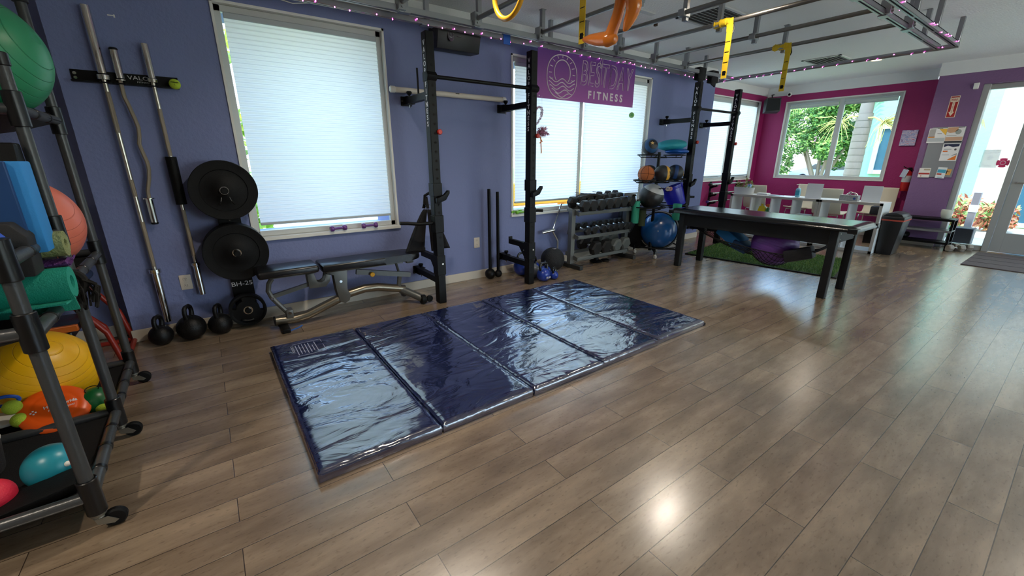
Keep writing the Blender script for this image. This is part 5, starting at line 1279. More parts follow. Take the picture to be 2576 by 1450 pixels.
g = G(); g.cbox((0, 0, 0), (.26, .18, .10), bev=.01); o = solo('foam_block', g, mat('navy_block', '16375c', .7), 'dark navy foam block lying in the net beside the purple ball', 'foam block'); o.location = (5.14, 2.36, .36); o.rotation_euler = (.35, 0, .1)
g = G(); g.cbox((0, 0, 0), (.24, .26, .13), bev=.02); o = solo('equipment_pouch', g, mat('black_nylon'), 'black square pouch lying in the net beside the purple ball', 'bag'); o.location = (5.08, 1.735, .375); o.rotation_euler = (-.35, .1, .2)
# artificial turf
t = thing('turf_mat', 'green artificial turf mat with a black edge under and behind the treatment table', 'turf mat', (6.3, 2.6, 0))
Q = [Vector((5.635, 3.40)), Vector((5.875, 1.575)), Vector((7.12, 1.80)), Vector((7.16, 3.58))]
g = G(); g.prism([(p.x, p.y) for p in Q], .001, .014, 'xy', .002); g.out('backing', RUBBER, t)
TU = [mat('turf_green', '46702a', .85), mat('turf_light', '82994f', .85), mat('turf_dark', '33551f', .85)]
g = G(); rt = random.Random(2); cen = sum(Q, Vector((0, 0))) / 4; Qi = [cen + (p - cen) * .965 for p in Q]
g.use(2); g.prism([(p.x, p.y) for p in Qi], .0142, .016, 'xy')
for _ in range(20000):
    u, v = rt.random(), rt.random(); p = (Qi[0] * (1 - u) + Qi[3] * u) * (1 - v) + (Qi[1] * (1 - u) + Qi[2] * u) * v
    a = rt.uniform(0, 2 * pi); w = .0022; h = rt.uniform(.016, .030); lx, ly = rt.uniform(-.010, .010), rt.uniform(-.010, .010)
    g.use(rt.choice((0, 0, 1, 2))); g.poly([(p.x - w * cos(a), p.y - w * sin(a), .0155), (p.x + w * cos(a), p.y + w * sin(a), .0155), (p.x + lx, p.y + ly, .0155 + h)])
o = g.out('blades', TU, t, smooth=0, recalc=False); o['kind'] = 'stuff'
# ---------------------------------------------------------------- weighted bars on the magenta wall
t = thing('bar_holder', 'black wall holders with curved arms on the magenta wall below the window', 'bar holder', (8.6, RY, .6))
for x in (8.12, 9.12):
    g = G(); g.box(x - .03, x + .03, RY - .012, RY - .0005, .25, .93, .003, 1)
    for z in (.86, .69, .54, .38):
        g.prism([(RY - .01, z - .07), (RY - .07, z - .035), (RY - .12, z - .03), (RY - .155, z + .0), (RY - .145, z + .015), (RY - .11, z - .008), (RY - .06, z - .005), (RY - .01, z + .04)], x - .025, x + .025, 'yz', .002)
    g.out('bracket', BLACK, t)
for i, (x0, x1, z, r, ec) in enumerate(((7.93, 9.36, .875, .018, '1a1a1c'), (8.0, 9.30, .705, .016, '1a1a1c'), (7.90, 9.15, .555, .014, '3a2a78'))):
    t = thing('body_bar', ('thickest chrome exercise bar, topmost in the holders on the magenta wall', 'chrome exercise bar in the middle of the magenta wall holders', 'thin chrome exercise bar with purple ends, lowest of the three in the holders')[i], 'exercise bar', ((x0 + x1) / 2, RY - .115, z))
    g = G(); g.cyl(((x0 + x1) / 2, RY - .118, z + r - .008), r, x1 - x0, 'x', 16); g.out('bar', mat('satin_chrome', 'c9c9cb', .25, .9), t)
    for x in (x0 - .02, x1 + .02):
        g = G(); g.cyl((x, RY - .118, z + r - .008), r * 1.75, .06, 'x', 16, .008); g.out('end_cap', mat('bar_end_%s' % ec, ec, .5), t)
t = thing('loudspeaker', 'dark grey loudspeaker tilted in the corner of the magenta walls', 'loudspeaker', (9.5, 4.25, 2.4))
g = G(); g.cbox((0, 0, 0), (.20, .26, .26), bev=.01); o = g.out('cabinet', mat('speaker_grey_cabinet', '33363b', .55), t, world=False); o.location = (.02, .02, -.02); o.rotation_euler = (0, .12, R(38))
g = G(); g.cbox((-.103, 0, 0), (.006, .23, .23), bev=.003, seg=1); o = g.out('grille', mat('speaker_grille', '202226', .8, bump=1, bscale=500), t, world=False); o.location = (.02, .02, -.02); o.rotation_euler = (0, .12, R(38))
g = G(); g.tube([(9.56, 4.30, 2.52), (9.70, 4.38, 2.60), (9.82, 4.40, 2.62)], .012, 8); g.out('bracket', BLACK, t)
t = thing('security_camera', 'small white round camera on the white band above the corner loudspeaker', 'camera', (9.78, 4.08, 2.60))
g = G(); g.cyl((9.80, 4.10, 2.61), .03, .04, 'x', 20, .006); g.out('mount', WHITE, t)
g = G(); g.sph((9.735, 4.07, 2.585), .042, 24, 14); g.out('housing', WHITE, t)
g = G(); g.cyl((9.70, 4.058, 2.578), .022, .02, 'x', 18, .004); g.out('lens', BLACK, t)

# ---------------------------------------------------------------- white open shelving used as a counter
KW = mat('white_laminate', 'dfe3e2', .4); KE = mat('edge_band_grey', 'b5b0a8', .5)
def cube_shelf(label, y0, y1, cols, skip=()):
    t = thing('cube_shelf', label, 'shelf unit', (8.07, (y0 + y1) / 2, 0)); x0, x1, h, th = 7.88, 8.27, .745, .038
    g = G(); g.box(x0, x1, y0, y1, h - th, h, .0015, 1); g.out('top_panel', KW, t)
    g = G(); g.box(x0, x1, y0, y1, .001, th, .0015, 1); g.out('bottom_panel', KW, t)
    for y in (y0, y1 - th):
        g = G(); g.box(x0, x1, y, y + th, th, h - th, .0015, 1); g.out('side_panel', KW, t)
    w = (y1 - y0 - 2 * th) / cols
    for k in range(1, cols):
        y = y0 + th + w * k; g = G(); g.box(x0 + .003, x1 - .003, y - .008, y + .008, th, h - th); g.out('divider', KW, t, smooth=0)
    for k in range(cols):
        if k in skip: continue
        y = y0 + th + w * k; g = G(); g.box(x0 + .004, x1 - .004, y + .008, y + w - .008, .36, .376); g.out('shelf', KW, t, smooth=0)
    g = G()
    for y in (y0, y1 - th): g.box(x0 - .0012, x0, y, y + th, 0.001, h)
    g.box(x0 - .0012, x0, y0, y1, h - th, h); g.box(x0 - .0012, x0, y0, y1, .001, th); g.out('edge_band', KE, t, smooth=0)
cube_shelf('white open cube shelf, shorter unit ending beside the black bin', 1.775, 2.572, 2, skip=(0,))
cube_shelf('white open cube shelf, long unit reaching towards the power rack', 2.575, 3.985, 4)
SH = .745
# planter with succulents
t = thing('planter', 'oval white planter of small green plants on the counter end near the rack', 'planter', (8.02, 3.83, SH))
g = G(); g.sph((0, 0, 0), 1, 4, 3)
g.bm.free(); g.bm = bmesh.new(); n = 36
ringsP = [(.0, 0, 0), (.062, .15, .0), (.07, .17, .004), (.078, .185, .12), (.074, .18, .12), (.066, .165, .095), (0, 0, .095)]
prev = None
for a_, b_, z in ringsP:
    cur = [g._v((a_ * cos(2 * pi * k / n), b_ * sin(2 * pi * k / n), z)) for k in range(n)] if a_ else [g._v((0, 0, z))]
    if prev:
        for k in range(n):
            j = (k + 1) % n
            if len(prev) == 1: g.face([prev[0], cur[j], cur[k]])
            elif len(cur) == 1: g.face([prev[k], prev[j], cur[0]])
            else: g.face([prev[k], prev[j], cur[j], cur[k]])
    prev = cur
g.out('pot', mat('white_ceramic', 'c9c9c6', .4), t, world=False)
rp = random.Random(9)
SUC = [mat('succulent_green', '7e9a3e', .6), mat('succulent_pale', 'a9b86a', .6), mat('succulent_red', '9a5a4a', .6)]
for k in range(9):
    cy = -.13 + .26 * k / 8; cx = rp.uniform(-.03, .03); h = rp.uniform(.07, .15) * (1.25 if k < 5 else 1); g = G(); g.tube([(cx, cy, .08), (cx, cy, .10 + h * .5)], .004, 5)
    for _ in range(34):
        a = rp.uniform(0, 2 * pi); z = .10 + h * rp.random(); l = rp.uniform(.03, .06); b = Vector((cx, cy, z)); d = Vector((cos(a), sin(a), rp.uniform(.2, 1.0))).normalized(); s = Vector((-sin(a), cos(a), 0)) * .007
        g.use(rp.choice((0, 0, 1, 2 if k > 3 else 0))); g.poly([b, b + d * l * .5 + s, b + d * l, b + d * l * .5 - s])
    g.out('plant', SUC, t, world=False, smooth=0)
g = G()
for k in range(24):
    a = rp.uniform(0, 2 * pi); e = rp.uniform(-1, 1.2); d = Vector((cos(a) * cos(e), sin(a) * cos(e), sin(e))); s = d.orthogonal() * .012; b = Vector((-.055, -.11, .15)); g.use(k % 2); g.poly([b, b + d * .03 + s, b + d * .045, b + d * .03 - s])
g.out('blue_flower', [mat('blue_petal', '2f78c8', .6), mat('pale_petal', 'a8d0e8', .6)], t, world=False, smooth=0)
# papers
for i, (x, y, z, w_, l_, rz, l) in enumerate(((8.06, 3.50, .0, .16, .17, .1, 'small stack of white cards on the counter beside the planter'), (8.05, 3.28, 0, .12, .20, -.2, 'loose leaflets with blue edges lying flat on the counter'), (8.02, 2.90, 0, .10, .2, .15, 'white paper sheet lying under the towels sign'))):
    t = thing('leaflet_stack', l, 'papers', (x, y, SH)); h = (.035, .012, .006)[i]
    g = G(); 
    for k in range(int(h / .003)): g.cbox((rp.uniform(-.006, .006), rp.uniform(-.008, .008), .0015 + k * .003), (w_, l_, .0026), (0, 0, rz + rp.uniform(-.06, .06)))
    g.out('sheets', mat('paper_white', 'e6e8ea', .8) if i != 1 else mat('leaflet_blue', 'c5d6ea', .7), t, world=False, smooth=0)
# hand sanitiser
t = thing('sanitizer_bottle', 'clear blue pump bottle of hand sanitizer standing on the counter', 'pump bottle', (7.98, 2.93, SH))
g = G(); g.sph((0, 0, .075), 1, 28, 16, (.026, .037, .078), fn=lambda d: 1 / (abs(d.x) ** 4 + abs(d.y) ** 4 + abs(d.z) ** 4) ** .25); g.out('bottle', mat('clear_blue_plastic', '8fd0e8', .15, alpha=.9), t, world=False, smooth=60)
g = G(); g.box(-.0275, -.026, -.030, .030, .035, .115); g.out('label', mat('label_teal', '3a9ab8', .5), t, world=False, smooth=0)
g = G(); g.cyl((0, 0, .165), .013, .03, 'z', 16, .002); g.cyl((0, 0, .19), .005, .03); g.tube([(0, -.012, .207), (0, .01, .212), (0, .04, .205)], .006, 8); g.out('pump', mat('pump_white', 'e8e4da', .4), t, world=False)
# mirrored acrylic signs
ACR = mat('acrylic_paper', 'f1f3f6', .25)
def sign(name, label, y, w_, h_, lines):
    t = thing(name, label, 'sign', (7.96, y, SH)); g = G()
    g.cbox((0, 0, h_ / 2), (.004, w_, h_), (0, R(4), 0)); o = g.out('panel', ACR, t, world=False, smooth=0)
    g = G(); g.box(-.012, .07, -w_ / 2, w_ / 2, 0, .003); g.out('foot', ACR, t, world=False, smooth=0)
    g = G()
    for txt, z, s, bold in lines:
        if txt == 'v': 
            for q in (0, .018): g.tube([(-.0035, .035, z - q), (-.0035, 0, z - .022 - q), (-.0035, -.035, z - q)], .0016, 4)
        else: g.text(txt, s, (-.0035, 0, z), (0, -1, 0), (0, 0, 1), .0004, mirror=True, bold=bold, sx=.78)
    o = g.out('lettering', mat('sign_grey_ink', '4c5056', .7), t, world=False, smooth=0); o.rotation_euler = (0, R(4), 0); o.location = (-.001 - h_ / 2 * 0, 0, 0)
    return t
sign('towel_sign', 'white acrylic sign with mirrored TOWELS lettering on the counter', 2.695, .225, .235, [('COMPLIMENTARY', .198, .017, 0), ('TOWELS', .162, .052, .0008), ('LOCATED BELOW', .125, .015, 0), ('v', .095, 0, 0)])
sign('studio_sign', 'white acrylic sign with mirrored BAREFOOT STUDIO lettering at the bin end', 1.955, .225, .235, [('BAREFOOT', .185, .046, .0006), ('STUDIO', .128, .046, .0006), ('PLEASE PLACE SHOES ON', .082, .017, 0), ('THE RACK', .054, .018, .0004)])
# tissue box
t = thing('tissue_box', 'grey patterned tissue box with white tissues on the counter', 'tissue box', (7.99, 2.22, SH))
g = G(); g.box(-.055, .055, -.115, .115, 0, .085, .002, 1); g.out('box', mat('tissue_box_print', '9da0a2', .6, var=.45, vscale=60), t, world=False)
g = G(); g.cyl((-.056, -.075, .04), .017, .002, 'x', 20); g.out('round_label', mat('label_navy', '2b4f8f', .5), t, world=False)
g = G(); g.grid(10, 10, lambda u, v: (-.03 + .05 * v, -.07 + .12 * u, .082 + .055 * sin(pi * u) ** .7 * (1 - .4 * v) + .008 * sin(13 * u + 7 * v))); g.grid(8, 8, lambda u, v: (-.01 + .05 * v, -.09 + .10 * u, .082 + .04 * sin(pi * u) ** .6)); g.out('tissue', mat('tissue_white', 'f0f1f2', .9), t, world=False, smooth=80)
# detergent in the long unit, towel
t = thing('detergent_bottle', 'yellow jug in the second cube of the long shelf', 'bottle', (7.98, 3.44, .377)); g = G(); g.prism([(-.06, 0), (.06, 0), (.065, .10), (.045, .18), (-.03, .19), (-.06, .14)], -.035, .035, 'yz', .006); g.out('jug', mat('yellow_plastic', 'e9cf1f', .35), t, world=False); g = G(); g.cyl((0, .01, .205), .018, .03, 'z', 16, .003); g.out('cap', mat('yellow_cap', 'f0dd40', .4), t, world=False)
t = thing('spray_bottle', 'green bottle with an orange trigger next to the yellow jug', 'bottle', (7.97, 3.345, .377)); g = G(); g.lathe([(0, 0), (.032, 0), (.034, .02), (.032, .11), (.014, .155), (.012, .17), (0, .17)], 24); g.out('bottle', mat('green_plastic', '3a9a55', .35), t, world=False); g = G(); g.prism([(-.02, .17), (.03, .18), (.045, .20), (.02, .225), (-.02, .225)], -.012, .012, 'yz', .003); g.out('trigger', mat('orange_cap', 'ef6a35', .4), t, world=False)
for i, (y, z, l) in enumerate(((2.80, .378, 'folded white towel in the cube below the towels sign'),)):
    t = thing('folded_towel', l, 'towel', (8.0, y, z)); g = G()
    for k in range(3): g.cbox((0, 0, .018 + .032 * k), (.24, .26 - .02 * k, .034), (0, 0, .05 * k), .014, 3)
    g.out('towel', mat('towel_white', 'e8e8e6', .95, bump=.5, bscale=150), t, world=False)
# cream chairs
CR = mat('cream_plastic', 'd6cbb4', .45)
def make_chair(name='guest_chair'):
    t = thing(name, 'x', 'chair', (0, 0, 0), 'cream chairs behind the counter')
    g = G()
    def shell(u, v):
        x = (u - .5) * .42; s = v
        if s < .45: y = -.22 + .40 * s / .45; z = .45 - .02 * sin(pi * s / .45) + .015 * (1 - s / .45)
        else:
            k = (s - .45) / .55; y = .18 + .07 * k + .03 * sin(pi / 2 * min(1, k * 4)); z = .45 + .43 * k
        return (x * (1 if s < .5 else 1.0 - .04 * (s - .5)), y, z - .008 * cos(pi * (u - .5)) * (s < .45))
    g.grid(12, 24, shell); q = g.bm; o = g.out('shell', CR, t, world=False, smooth=80); md = o.modifiers.new('thick', 'SOLIDIFY'); md.thickness = .016; b2 = o.modifiers.new('round', 'BEVEL'); b2.width = .005; b2.segments = 2
    for s in (-1, 1):
        for y0_, y1_ in ((-.16, -.23), (.14, .24)):
            g = G(); g.tube([(s * .17, y0_, .43), (s * .18, (y0_ + y1_) / 2, .25), (s * .20, y1_, .005)], .0095, 8); g.out('leg', CHROME, t, world=False)
    g = G(); g.tube([(-.17, -.16, .425), (.17, -.16, .425)], .0095, 8); g.tube([(-.17, .14, .425), (.17, .14, .425)], .0095, 8); g.out('seat_frame', CHROME, t, world=False)
    return t
ch = make_chair()
spots = [(8.86, 3.90, pi / 2 + pi + .0, 'tall-backed cream chair seen from behind, next to the planter'), (9.42, 3.38, -pi / 2 - .05, 'cream chair against the far wall, behind the hand sanitizer'), (8.84, 2.70, pi / 2 + pi + .03, 'tall-backed cream chair seen from behind, between the towels sign and the tissue box'), (9.42, 2.22, -pi / 2 + .05, 'cream chair against the far wall, behind the studio sign')]
for i, (x, y, rz, l) in enumerate(spots):
    o = ch if i == 0 else dup(ch, (0, 0, 0))
    near = i in (0, 2)
    o.location = (x, y, .02 if False else 0); o.rotation_euler = (0, 0, (pi / 2 if near else -pi / 2) + (.0, -.05, .03, .05)[i]); o['label'] = l; o['group'] = 'cream chairs behind the counter'
g = G(); g.box(9.05, 9.30, 2.02, 2.20, .46, .60, .02); solo('shoulder_bag', g, mat('black_nylon'), 'black bag on the seat of the chair behind the studio sign', 'bag', origin=(9.2, 2.1, .46))
g = G(); g.box(8.90, 9.0, 2.02, 2.16, .001, .33, .01); solo('speaker_case', g, BLACK, 'black upright case on the floor behind the short cube shelf', 'case', origin=(8.95, 2.1, 0))

# ---------------------------------------------------------------- black bin
t = thing('waste_bin', 'tall black bin with a domed lid and a red rimmed liner beside the counter', 'bin', (8.17, 1.66, 0))
BINM = mat('bin_black_plastic', '1c1d20', .38)
def frus(g, x0, x1, y0, y1, z0, X0_, X1_, Y0_, Y1_, z1, bev=.012):
    A = [g._v(p) for p in ((x0, y0, z0), (x1, y0, z0), (x1, y1, z0), (x0, y1, z0))]; B = [g._v(p) for p in ((X0_, Y0_, z1), (X1_, Y0_, z1), (X1_, Y1_, z1), (X0_, Y1_, z1))]
    fs = [g.face([A[i], A[(i + 1) % 4], B[(i + 1) % 4], B[i]]) for i in range(4)] + [g.face(A[::-1]), g.face(B)]
    bmesh.ops.bevel(g.bm, geom=list({e for f in fs for e in f.edges}), offset=bev, segments=2, profile=.5, affect='EDGES')
g = G(); frus(g, 8.00, 8.29, 1.575, 1.755, .001, 7.95, 8.34, 1.525, 1.765, .505); g.out('body', BINM, t)
g = G(); frus(g, 7.945, 8.345, 1.520, 1.768, .500, 7.942, 8.348, 1.517, 1.769, .522, .004); g.out('liner_rim', mat('liner_red', 'c05040', .5), t, 'red edge of the bin liner')
g = G(); frus(g, 7.938, 8.352, 1.513, 1.770, .520, 7.945, 8.345, 1.520, 1.768, .565, .012)
g.prism([(1.53, .56), (1.56, .60), (1.62, .618), (1.68, .618), (1.735, .60), (1.76, .56)], 7.955, 8.335, 'yz', .008); g.out('lid', BINM, t)

# ---------------------------------------------------------------- shoe bench with pot, floor dumbbells, mats
t = thing('shoe_rack', 'low black three tier shoe bench against the purple wall', 'shoe rack', (9.25, 1.5, 0))
for y in (1.185, 1.79):
    for x in (9.11, 9.375):
        g = G(); g.box(x - .015, x + .015, y - .015, y + .015, .001, .47, .002, 1); g.out('leg', BLACK, t)
for z, nm, m in ((.455, 'top_board', BLACK), (.285, 'shelf', mat('shelf_pale_edge', '6f6f70', .4)), (.105, 'shelf', BLACK)):
    g = G(); g.box(9.095, 9.39, 1.17, 1.805, z, z + (.022 if z > .4 else .014), .002, 1)
    g.box(9.088, 9.10, 1.17, 1.805, z - .012, z + .02); g.out(nm, m, t)
t = thing('flower_pot', 'white empty ceramic pot on the end of the shoe bench', 'pot', (9.23, 1.30, .478))
g = G(); g.lathe([(0, 0), (.04, 0), (.055, .015), (.068, .08), (.068, .13), (.064, .13), (.062, .08), (.05, .02), (0, .02)], 36); g.out('pot', mat('white_ceramic_gloss', 'd9dccb', .3), t, world=False)
for i, (x, y, z, nm, l) in enumerate(((9.25, 1.70, .12, 'shoe', 'black shoe on the lowest tier of the shoe bench'),)):
    g = G(); g.sph((0, 0, 0), 1, 20, 12, (.13, .045, .05)); o = solo(nm, g, BLACK, l, 'shoe'); o.location = (x, y, z + .05)
def floor_db(label, x, y, rz):
    t = thing('hex_dumbbell', label, 'dumbbell', (x, y, .052), None, rz)
    for s in (-1, 1):
        g = G(); g.lathe([(0, s * .05), (.045, s * .05), (.055, s * .065), (.055, s * .11), (.045, s * .12), (0, s * .12)], 6, (0, 0, 0), 'y'); g.out('head', mat('silver_cast_iron', 'a39d92', .45, .4), t, world=False, smooth=20)
    g = G(); g.cyl((0, 0, 0), .015, .11, 'y', 12); g.out('handle', CHROME, t, world=False)
floor_db('silver hexagonal dumbbell on the floor at the foot of the shoe bench', 9.17, 1.085, .9)
floor_db('silver hexagonal dumbbell on the floor closer to the glass door', 9.38, 1.04, .7)
g = G(); g.box(8.07, 9.34, -.62, .86, .001, .012, .003, 1); t = thing('door_mat', 'grey ribbed floor mat laid inside the glass door', 'door mat', (8.7, .12, 0)); g.out('mat', mat('grey_carpet', '6f6667', .95, bump=.9, bscale=300, var=.1, vscale=40), t)
g = G()
for x in (8.38, 8.70, 9.02): g.box(x - .006, x + .006, -.60, .845, .012, .0135)
g.box(9.02, 9.33, .28, .292, .012, .0135); g.out('rib', mat('mat_groove', '2c2a2b', .9), t)

# ---------------------------------------------------------------- things on the far walls
# fire extinguisher
t = thing('fire_extinguisher', 'red fire extinguisher with a hanging tag at the edge of the magenta wall', 'fire extinguisher', (9.76, 2.0, .85))
REDP = mat('extinguisher_red', 'c2201c', .3, coat=.4)
g = G(); g.lathe([(0, .83), (.055, .83), (.062, .84), (.062, 1.10), (.05, 1.14), (.02, 1.165), (.02, 1.18), (0, 1.18)], 32, (9.765, 1.985, 0)); g.out('cylinder', REDP, t)
g = G(); g.lathe([(.0625, .98), (.0632, .982), (.0632, 1.085), (.0625, 1.087)], 32, (9.765, 1.985, 0)); g.out('label', mat('extinguisher_label', 'c9c9c4', .5), t)
g = G(); g.rbar((9.765, 1.985, 1.19), (9.74, 2.06, 1.235), .02, .012); g.rbar((9.765, 1.985, 1.18), (9.75, 2.05, 1.19), .02, .008); g.cyl((9.765, 1.985, 1.185), .02, .03); g.out('valve_handle', BLACK, t)
g = G(); g.tube([(9.765, 1.96, 1.19), (9.74, 1.91, 1.17), (9.73, 1.905, 1.05), (9.74, 1.91, .93)], .010, 8); g.out('hose', BLACK, t)
g = G(); g.cbox((9.69, 2.02, 1.125), (.003, .075, .13), (.25, 0, 0)); g.tube([(9.70, 2.0, 1.18), (9.72, 1.99, 1.2)], .0015, 4); g.out('tag', mat('tag_blue_white', 'c6d6e4', .6), t, smooth=0)
g = G(); g.box(9.80, 9.838, 1.96, 2.01, 1.0, 1.22, .003, 1); g.out('wall_hook', BLACK, t)
# canvas art
def art_material():
    m = bpy.data.materials.new('abstract_canvas_paint'); m.use_nodes = True; nt = m.node_tree; N = nt.nodes; L = nt.links; b = N['Principled BSDF']
    tc = N.new('ShaderNodeTexCoord'); mp = N.new('ShaderNodeMapping'); mp.inputs['Rotation'].default_value = (.5, 0, 0); mp.inputs['Scale'].default_value = (1, 8, 26); L.new(tc.outputs['Object'], mp.inputs[0])
    n = N.new('ShaderNodeTexNoise'); n.inputs['Scale'].default_value = 1.0; n.inputs['Detail'].default_value = 4; n.inputs['Distortion'].default_value = 1.2; L.new(mp.outputs[0], n.inputs['Vector'])
    r = N.new('ShaderNodeValToRGB'); r.color_ramp.elements[0].position = .3; r.color_ramp.elements[0].color = (*lin('6a4a9a'), 1); r.color_ramp.elements[1].position = .7; r.color_ramp.elements[1].color = (*lin('c23a8a'), 1)
    for p, c in ((.42, 'e3d8ea'), (.5, '8f9ccf'), (.58, 'efe3ec')): e = r.color_ramp.elements.new(p); e.color = (*lin(c), 1)
    L.new(n.outputs['Fac'], r.inputs[0]); L.new(r.outputs[0], b.inputs['Base Color']); return m
t = thing('canvas_painting', 'small square abstract canvas in pink, white and violet on the magenta wall', 'painting', (9.82, 2.115, 1.70))
g = G(); g.box(9.815, 9.838, 2.012, 2.217, 1.575, 1.825, .002, 1); g.out('canvas', art_material(), t)
# notice board
t = thing('notice_board', 'grey magnetic notice board on the purple wall', 'notice board', (XP, 1.6, 1.4))
g = G(); g.box(XP - .012, XP - .0005, 1.40, 1.775, 1.085, 1.83, .002, 1); g.out('board', mat('board_grey', '86888c', .5), t)
def flyer(name, label, y0, y1, z0, z1, x, base, bits, tilt=0):
    t = thing(name, label, 'flyer', (x, (y0 + y1) / 2, (z0 + z1) / 2)); w_, h_ = y1 - y0, z1 - z0
    g = G(); g.box(-.0008, .0008, -w_ / 2, w_ / 2, -h_ / 2, h_ / 2); o = g.out('sheet', mat('paper_' + base, base, .6), t, world=False, smooth=0); o.rotation_euler = (tilt, 0, 0)
    for nm, col, pts in bits:
        g = G(); g.prism([((.5 - a) * w_, (b - .5) * h_) for a, b in pts], -.0018, -.0009, 'yz'); o = g.out(nm, mat('print_' + col, col, .6), t, world=False, smooth=0); o.rotation_euler = (tilt, 0, 0)
    return t
rect = lambda a, b, c, d: [(a, b), (c, b), (c, d), (a, d)]
flyer('event_flyer', 'white and yellow flyer at the top of the board, nearer the fire extinguisher', 1.60, 1.80, 1.60, 1.815, XP - .015, 'e2e2e0', [('photo_print', 'a9a7a4', rect(.03, .42, .38, .95)), ('yellow_wedge', 'e9b84a', [(.55, .95), (1, .95), (1, .5)]), ('orange_strip', 'dd8a2e', rect(.03, .36, .40, .44)), ('grey_panel', 'b5bbbd', rect(.02, .08, .98, .34)), ('text_line', '6f6f70', rect(.5, .62, .75, .65)), ('magnet', '1a1a1a', rect(.45, .955, .75, .985))])
flyer('event_flyer', 'white and tan flyer at the top of the board, nearer the door', 1.405, 1.598, 1.60, 1.825, XP - .015, 'dfdfdd', [('tan_shape', 'c79b78', [(.02, .98), (.6, .98), (.62, .8), (.45, .65), (.2, .62), (.02, .7)]), ('photo_print', '9aa09a', [(.66 + .17 * cos(k * pi / 8), .68 + .16 * sin(k * pi / 8)) for k in range(16)]), ('tan_panel', 'c9a184', rect(.02, .12, .98, .36)), ('dark_footer', '25252a', rect(0, 0, 1, .10)), ('text_line', '8b8b8b', rect(.05, .45, .6, .47)), ('magnet', '1a1a1a', rect(.6, .95, .95, .985))])
flyer('event_flyer', 'white flyer with navy header and orange corner in the middle of the board', 1.405, 1.595, 1.33, 1.585, XP - .015, 'e6e6e6', [('navy_header', '232a48', [(.06, .97), (.94, .97), (.94, .84), (.6, .80), (.3, .88), (.06, .80)]), ('orange_box', 'd56a25', rect(.08, .52, .36, .60)), ('orange_wedge', 'e07a2a', [(.45, .06), (.94, .06), (.94, .34)]), ('grey_wedge', '9a9a9c', [(.62, .28), (.94, .36), (.94, .44), (.8, .40)]), ('text_line', '4a5060', rect(.08, .34, .5, .36)), ('text_line', '8a8a8c', rect(.1, .66, .55, .70)), ('stamp', '4f4f52', [(.78 + .07 * cos(k * pi / 6), .66 + .06 * sin(k * pi / 6)) for k in range(12)])])
flyer('postcard', 'red and white card at the bottom corner of the board near the extinguisher', 1.655, 1.79, 1.075, 1.22, XP - .015, 'e4e0da', [('photo_print', 'b5a890', rect(.4, .75, .95, .92)), ('red_stripe', 'b5403c', rect(.02, .32, .98, .5)), ('logo_dot', 'c2403a', [(.28 + .05 * cos(k * pi / 6), .15 + .06 * sin(k * pi / 6)) for k in range(12)])])
flyer('postcard', 'white and blue card at the bottom of the board near the door', 1.475, 1.58, 1.07, 1.235, XP - .016, 'e4e6e6', [('blue_band', '4aa6c4', rect(.05, .5, .95, .8)), ('red_marks', 'b54a3a', rect(.08, .30, .6, .44)), ('blue_line', '4a9ab0', rect(.25, .06, .75, .12))], .06)
flyer('postcard', 'small tan card tucked beside the blue and white card', 1.42, 1.49, 1.12, 1.21, XP - .0145, 'd9a35c', [('black_mark', '2a2622', rect(.15, .15, .4, .75)), ('magnet', '1a1a1a', rect(.2, .5, .8, .58))], .05)
# fire sign
t = thing('fire_sign', 'red and white fire extinguisher arrow sign on the purple wall', 'sign', (XP, 1.615, 2.12))
g = G(); g.box(XP - .004, XP - .0005, 1.564, 1.668, 1.965, 2.27, .001, 1); g.out('plate', mat('sign_cream', 'e6d6bc', .4), t)
SR = mat('sign_red', 'a31f1c', .4)
g = G(); g.prism([(1.660, 1.973), (1.572, 1.973), (1.572, 2.262), (1.660, 2.262)], XP - .0052, XP - .0042, 'yz'); g.out('red_field', SR, t, smooth=0)
g = G(); g.prism([(1.616, 1.985), (1.572 + .012, 2.045), (1.602, 2.045), (1.602, 2.185), (1.575, 2.185), (1.575, 2.245), (1.657, 2.245), (1.657, 2.185), (1.630, 2.185), (1.630, 2.045), (1.648, 2.045)], XP - .0062, XP - .0053, 'yz'); g.out('arrow', mat('sign_cream'), t, smooth=0)
g = G(); g.text('FIRE', .040, (XP - .0068, 1.616, 2.213), (0, -1, 0), (0, 0, 1), .0003, bold=.0008, sx=.9)
z = 2.172
for c in 'EXTINGUISHER': g.text(c, .0135, (XP - .0068, 1.616, z), (0, -1, 0), (0, 0, 1), .0003, bold=.0004, sx=1.3); z -= .0125
g.out('lettering', SR, t, smooth=0)
t = thing('wall_sensor', 'small white box on the purple wall near the top of the door frame', 'sensor', (XP, 1.43, 2.38)); g = G(); g.prism([(XP - .03, 2.345), (XP - .045, 2.42), (XP - .0005, 2.425), (XP - .0005, 2.335)], 1.402, 1.455, 'xz', .004); g.out('housing', WHITE, t)
